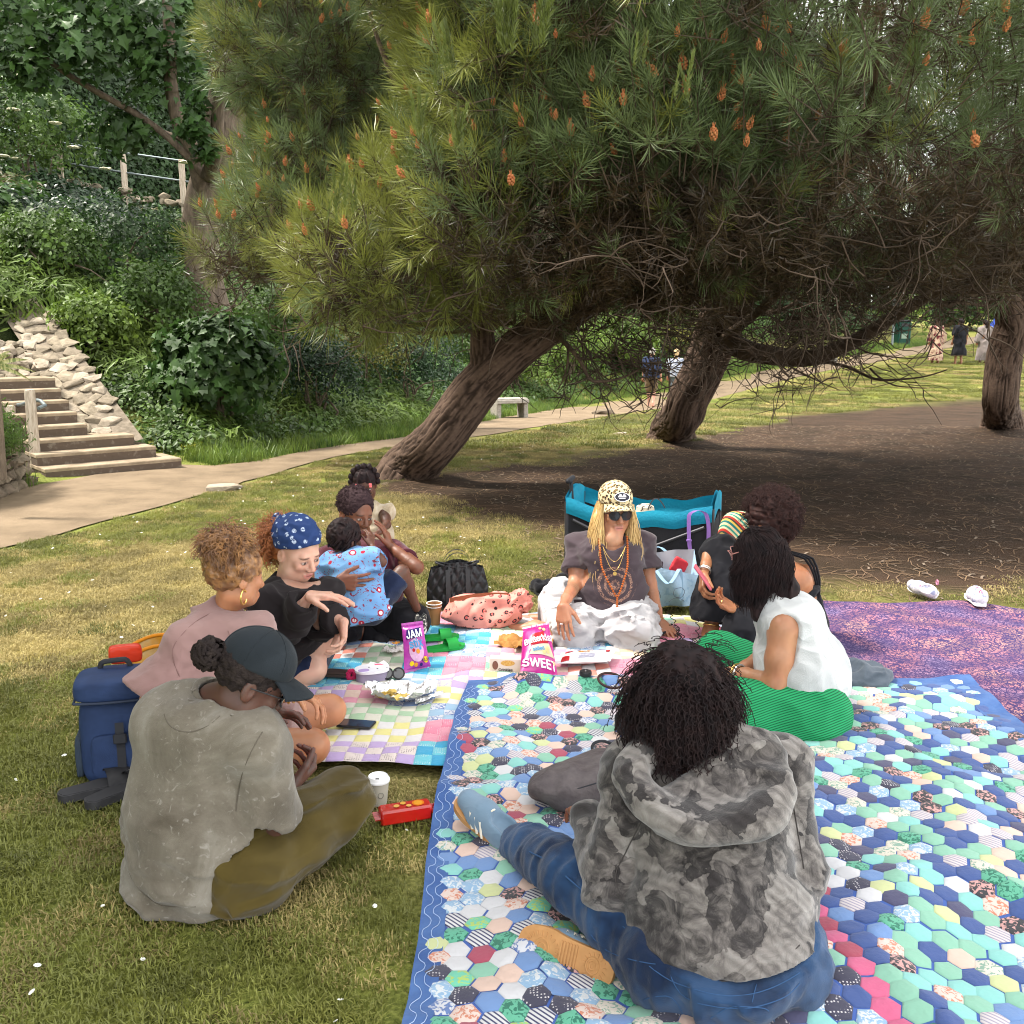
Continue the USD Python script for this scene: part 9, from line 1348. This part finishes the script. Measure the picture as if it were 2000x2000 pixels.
def sod(n, h, seed, half, w_):
    g = np.random.default_rng(seed); b = np.c_[g.uniform(-half, half, (n, 2)), np.full(n, -.004)]; a = g.uniform(0, 6.28, n); d = np.stack([np.cos(a), np.sin(a), 0 * a], 1); l = (h * g.uniform(.45, 1.25, n))[:, None]; ln = g.uniform(.15, 1.1, n)[:, None]
    sd = np.stack([-np.sin(a), np.cos(a), 0 * a], 1) * w_ / 2; m_ = b + [0, 0, 1] * l * .6 + d * l * ln * .35; tip = b + [0, 0, 1] * l * (1 - .35 * ln) + d * l * ln
    v = np.stack([b - sd, m_ + sd, m_ - sd, tip], 1).reshape(-1, 3); f = (np.array([[0, 1, 2], [2, 1, 3]])[None] + (np.arange(n) * 4)[:, None, None]).reshape(-1, 3); return tm(v, f)
H_ = .11; protos = [(sod(420, .036, k, H_, .0042), GRM[0], False) for k in range(4)] + [(sod(380, .030, 10 + k, H_, .0042), GRM[1], False) for k in range(4)] + [(sod(130, .03, 20 + k, H_, .004), GRM[0], False) for k in range(2)] + [(sod(120, .028, 30 + k, H_, .004), GRM[1], False) for k in range(2)]
g = np.random.default_rng(77); st_ = .135; X, Y = np.meshgrid(np.arange(-6.2, 6.8, st_), np.arange(1.5, 15.5, st_)); xy = np.stack([X.ravel(), Y.ravel()], 1) + g.uniform(-.05, .05, (X.size, 2)); px_ = 1000 + FOCAL * xy[:, 0] / np.maximum(xy[:, 1], .5) / (1.0)
keep = (px_ > -150) & (px_ < 2100) & ((xy[:, 1] < 10.5) | (g.uniform(0, 1, len(xy)) < .6)); xy = xy[keep]; N = len(xy); so, dr = soil_mask(xy[:, 0], xy[:, 1]), dry_sunlit_mask(xy[:, 0], xy[:, 1]); sdist = seg_dist(xy, np.vstack([NEAR[:1] - [3, 0], NEAR]))
keep = (so < .97) & (sdist < -.10) & ((so < .5) | (g.uniform(0, 1, N) < .45))
def inside(p, poly, grow=0.0):
    a = np.zeros(len(p), bool)
    for p_, q_ in zip(poly, np.roll(poly, -1, 0)):
        c_ = (p_[1] > p[:, 1]) != (q_[1] > p[:, 1]); a ^= c_ & (p[:, 0] < (q_[0] - p_[0]) * (p[:, 1] - p_[1]) / (q_[1] - p_[1] + 1e-12) + p_[0])
    return a & (np.abs(seg_dist(p, np.vstack([poly, poly[:1]]))) > grow)
edge = np.zeros(N, bool)
for poly in BLANKETS:
    ins = inside(xy, poly); dd_ = np.abs(seg_dist(xy, np.vstack([poly, poly[:1]]))); keep &= ~(ins | (dd_ < H_ * .75)); edge |= (dd_ < .3) & ~ins
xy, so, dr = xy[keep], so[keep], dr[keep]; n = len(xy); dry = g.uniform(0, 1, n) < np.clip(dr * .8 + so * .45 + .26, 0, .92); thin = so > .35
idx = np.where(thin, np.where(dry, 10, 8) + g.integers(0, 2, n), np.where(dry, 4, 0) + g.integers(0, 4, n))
go = scatter('grass', protos, idx, np.c_[xy, terrain(xy[:, 0], xy[:, 1])], rot_to(np.c_[np.zeros((n, 2)), np.ones(n)], g.integers(0, 4, n) * np.pi / 2 + g.uniform(-.3, .3, n)), np.c_[np.ones((n, 2)), g.uniform(.75, 1.3, n)]); tag(go, 'short mown lawn, green mixed with straw-coloured blades', 'grass')
g2 = np.random.default_rng(79); X, Y = np.meshgrid(np.arange(-1, 26, .5), np.arange(15.2, 46, .5)); fxy = np.stack([X.ravel(), Y.ravel()], 1) + g2.uniform(-.2, .2, (X.size, 2)); fpx = 1000 + FOCAL * fxy[:, 0] / fxy[:, 1]; fk = (fpx > 700) & (fpx < 2100) & (seg_dist(fxy, np.vstack([NEAR[:1] - [3, 0], NEAR])) < -.5) & (soil_mask(fxy[:, 0], fxy[:, 1]) < .5); fxy = fxy[fk]; fn_ = len(fxy)
go2 = scatter('far_grass', [(sod(700, .07, 40, .36, .012), GRM[0], False), (sod(700, .06, 41, .36, .012), GRM[1], False)], (g2.uniform(0, 1, fn_) < .3).astype(int), np.c_[fxy, terrain(fxy[:, 0], fxy[:, 1])], rot_to(np.c_[np.zeros((fn_, 2)), np.ones(fn_)], g2.uniform(0, 6.28, fn_)), np.c_[np.ones((fn_, 2)), g2.uniform(.7, 1.3, fn_)]); tag(go2, 'sunlit green lawn beyond the bare ground under the pines', 'grass')
g = np.random.default_rng(78); DAISY = mat('daisy', (.8, .8, .76), .7); dz = xy[g.permutation(len(xy))[:260]]; dz = dz[soil_mask(dz[:, 0], dz[:, 1]) < .3]; nd_ = len(dz)
o = scatter('daisies', [(cat(*[grid(np.array([[(.001 * math.cos(a + s_ * .25), .001 * math.sin(a + s_ * .25), .03), (.009 * math.cos(a + s_ * .25), .009 * math.sin(a + s_ * .25), .032)] for s_ in (-1, 1)])) for a in np.linspace(0, 6.28, 11)[:-1]]), DAISY, False)], np.zeros(nd_, int), np.c_[dz, terrain(dz[:, 0], dz[:, 1])], rot_to(np.c_[g.normal(0, .25, (nd_, 2)), np.ones(nd_)]), g.uniform(.6, 1.2, nd_)); tag(o, 'tiny white daisies dotted over the lawn', 'daisies')
# verge weeds along the bank foot
u = g.uniform(0, 1, 5000); i_ = (u * 158).astype(int); p = far_line[i_] + (far_line[i_ + 1] - far_line[i_]) * g.uniform(0, 1, (5000, 1)); nrm_ = np.stack([-(far_line[i_ + 1] - far_line[i_])[:, 1], (far_line[i_ + 1] - far_line[i_])[:, 0]], 1); nrm_ /= np.linalg.norm(nrm_, axis=1, keepdims=True) + 1e-9
p = p + nrm_ * (g.uniform(0, 1, (5000, 1)) ** 1.3 * 1.3 + .03); k_ = ~(np.linalg.norm(p - (fL + ax * .8), axis=1) < 1.25); p = p[k_]; n = len(p)
o = scatter('verge_grass', [(grass_tuft(26, .16, 50 + k, .07, .007), LM['lime'], False) for k in range(2)] + [(grass_tuft(26, .12, 60, .07, .007), LM['nettle'], False)], g.integers(0, 3, n), np.c_[p, terrain(p[:, 0], p[:, 1])], rot_to(np.c_[g.normal(0, .2, (n, 2)), np.ones(n)], g.uniform(0, 6.28, n)), g.uniform(.6, 1.4, n)); tag(o, 'rough grass verge at the foot of the bank beside the path', 'grass')
# fallen needles and twigs on the bare ground
n = 14000; cand = np.stack([g.uniform(-2, 11, n * 2), 5.3 + 14.5 * g.uniform(0, 1, n * 2) ** 1.1], 1); cand = cand[soil_mask(cand[:, 0], cand[:, 1]) > .35][:n]; n = len(cand)
ndl = lambda L, w_, b_: grid(np.array([[(-L / 2, -w_, 0), (-L / 2, w_, 0)], [(0, -w_ + b_, .004), (0, w_ + b_, .004)], [(L / 2, -w_, 0), (L / 2, w_, 0)]]))
o = scatter('needle_litter', [(ndl(.16, .0022, .02), mat('fallen_needle', (.2, .13, .075), .9, (.11, .07, .045), 3), False), (ndl(.05, .006, .004), mat('bark_chip', (.11, .075, .055), .9, (.2, .16, .12), 3), False)], (g.uniform(0, 1, n) < .25).astype(int), np.c_[cand, terrain(cand[:, 0], cand[:, 1]) + .006], rot_to(np.c_[g.normal(0, .05, (n, 2)), np.ones(n)], g.uniform(0, 6.28, n)), g.uniform(.6, 1.5, n)); tag(o, 'brown needle litter on the bare ground under the pines', 'litter')
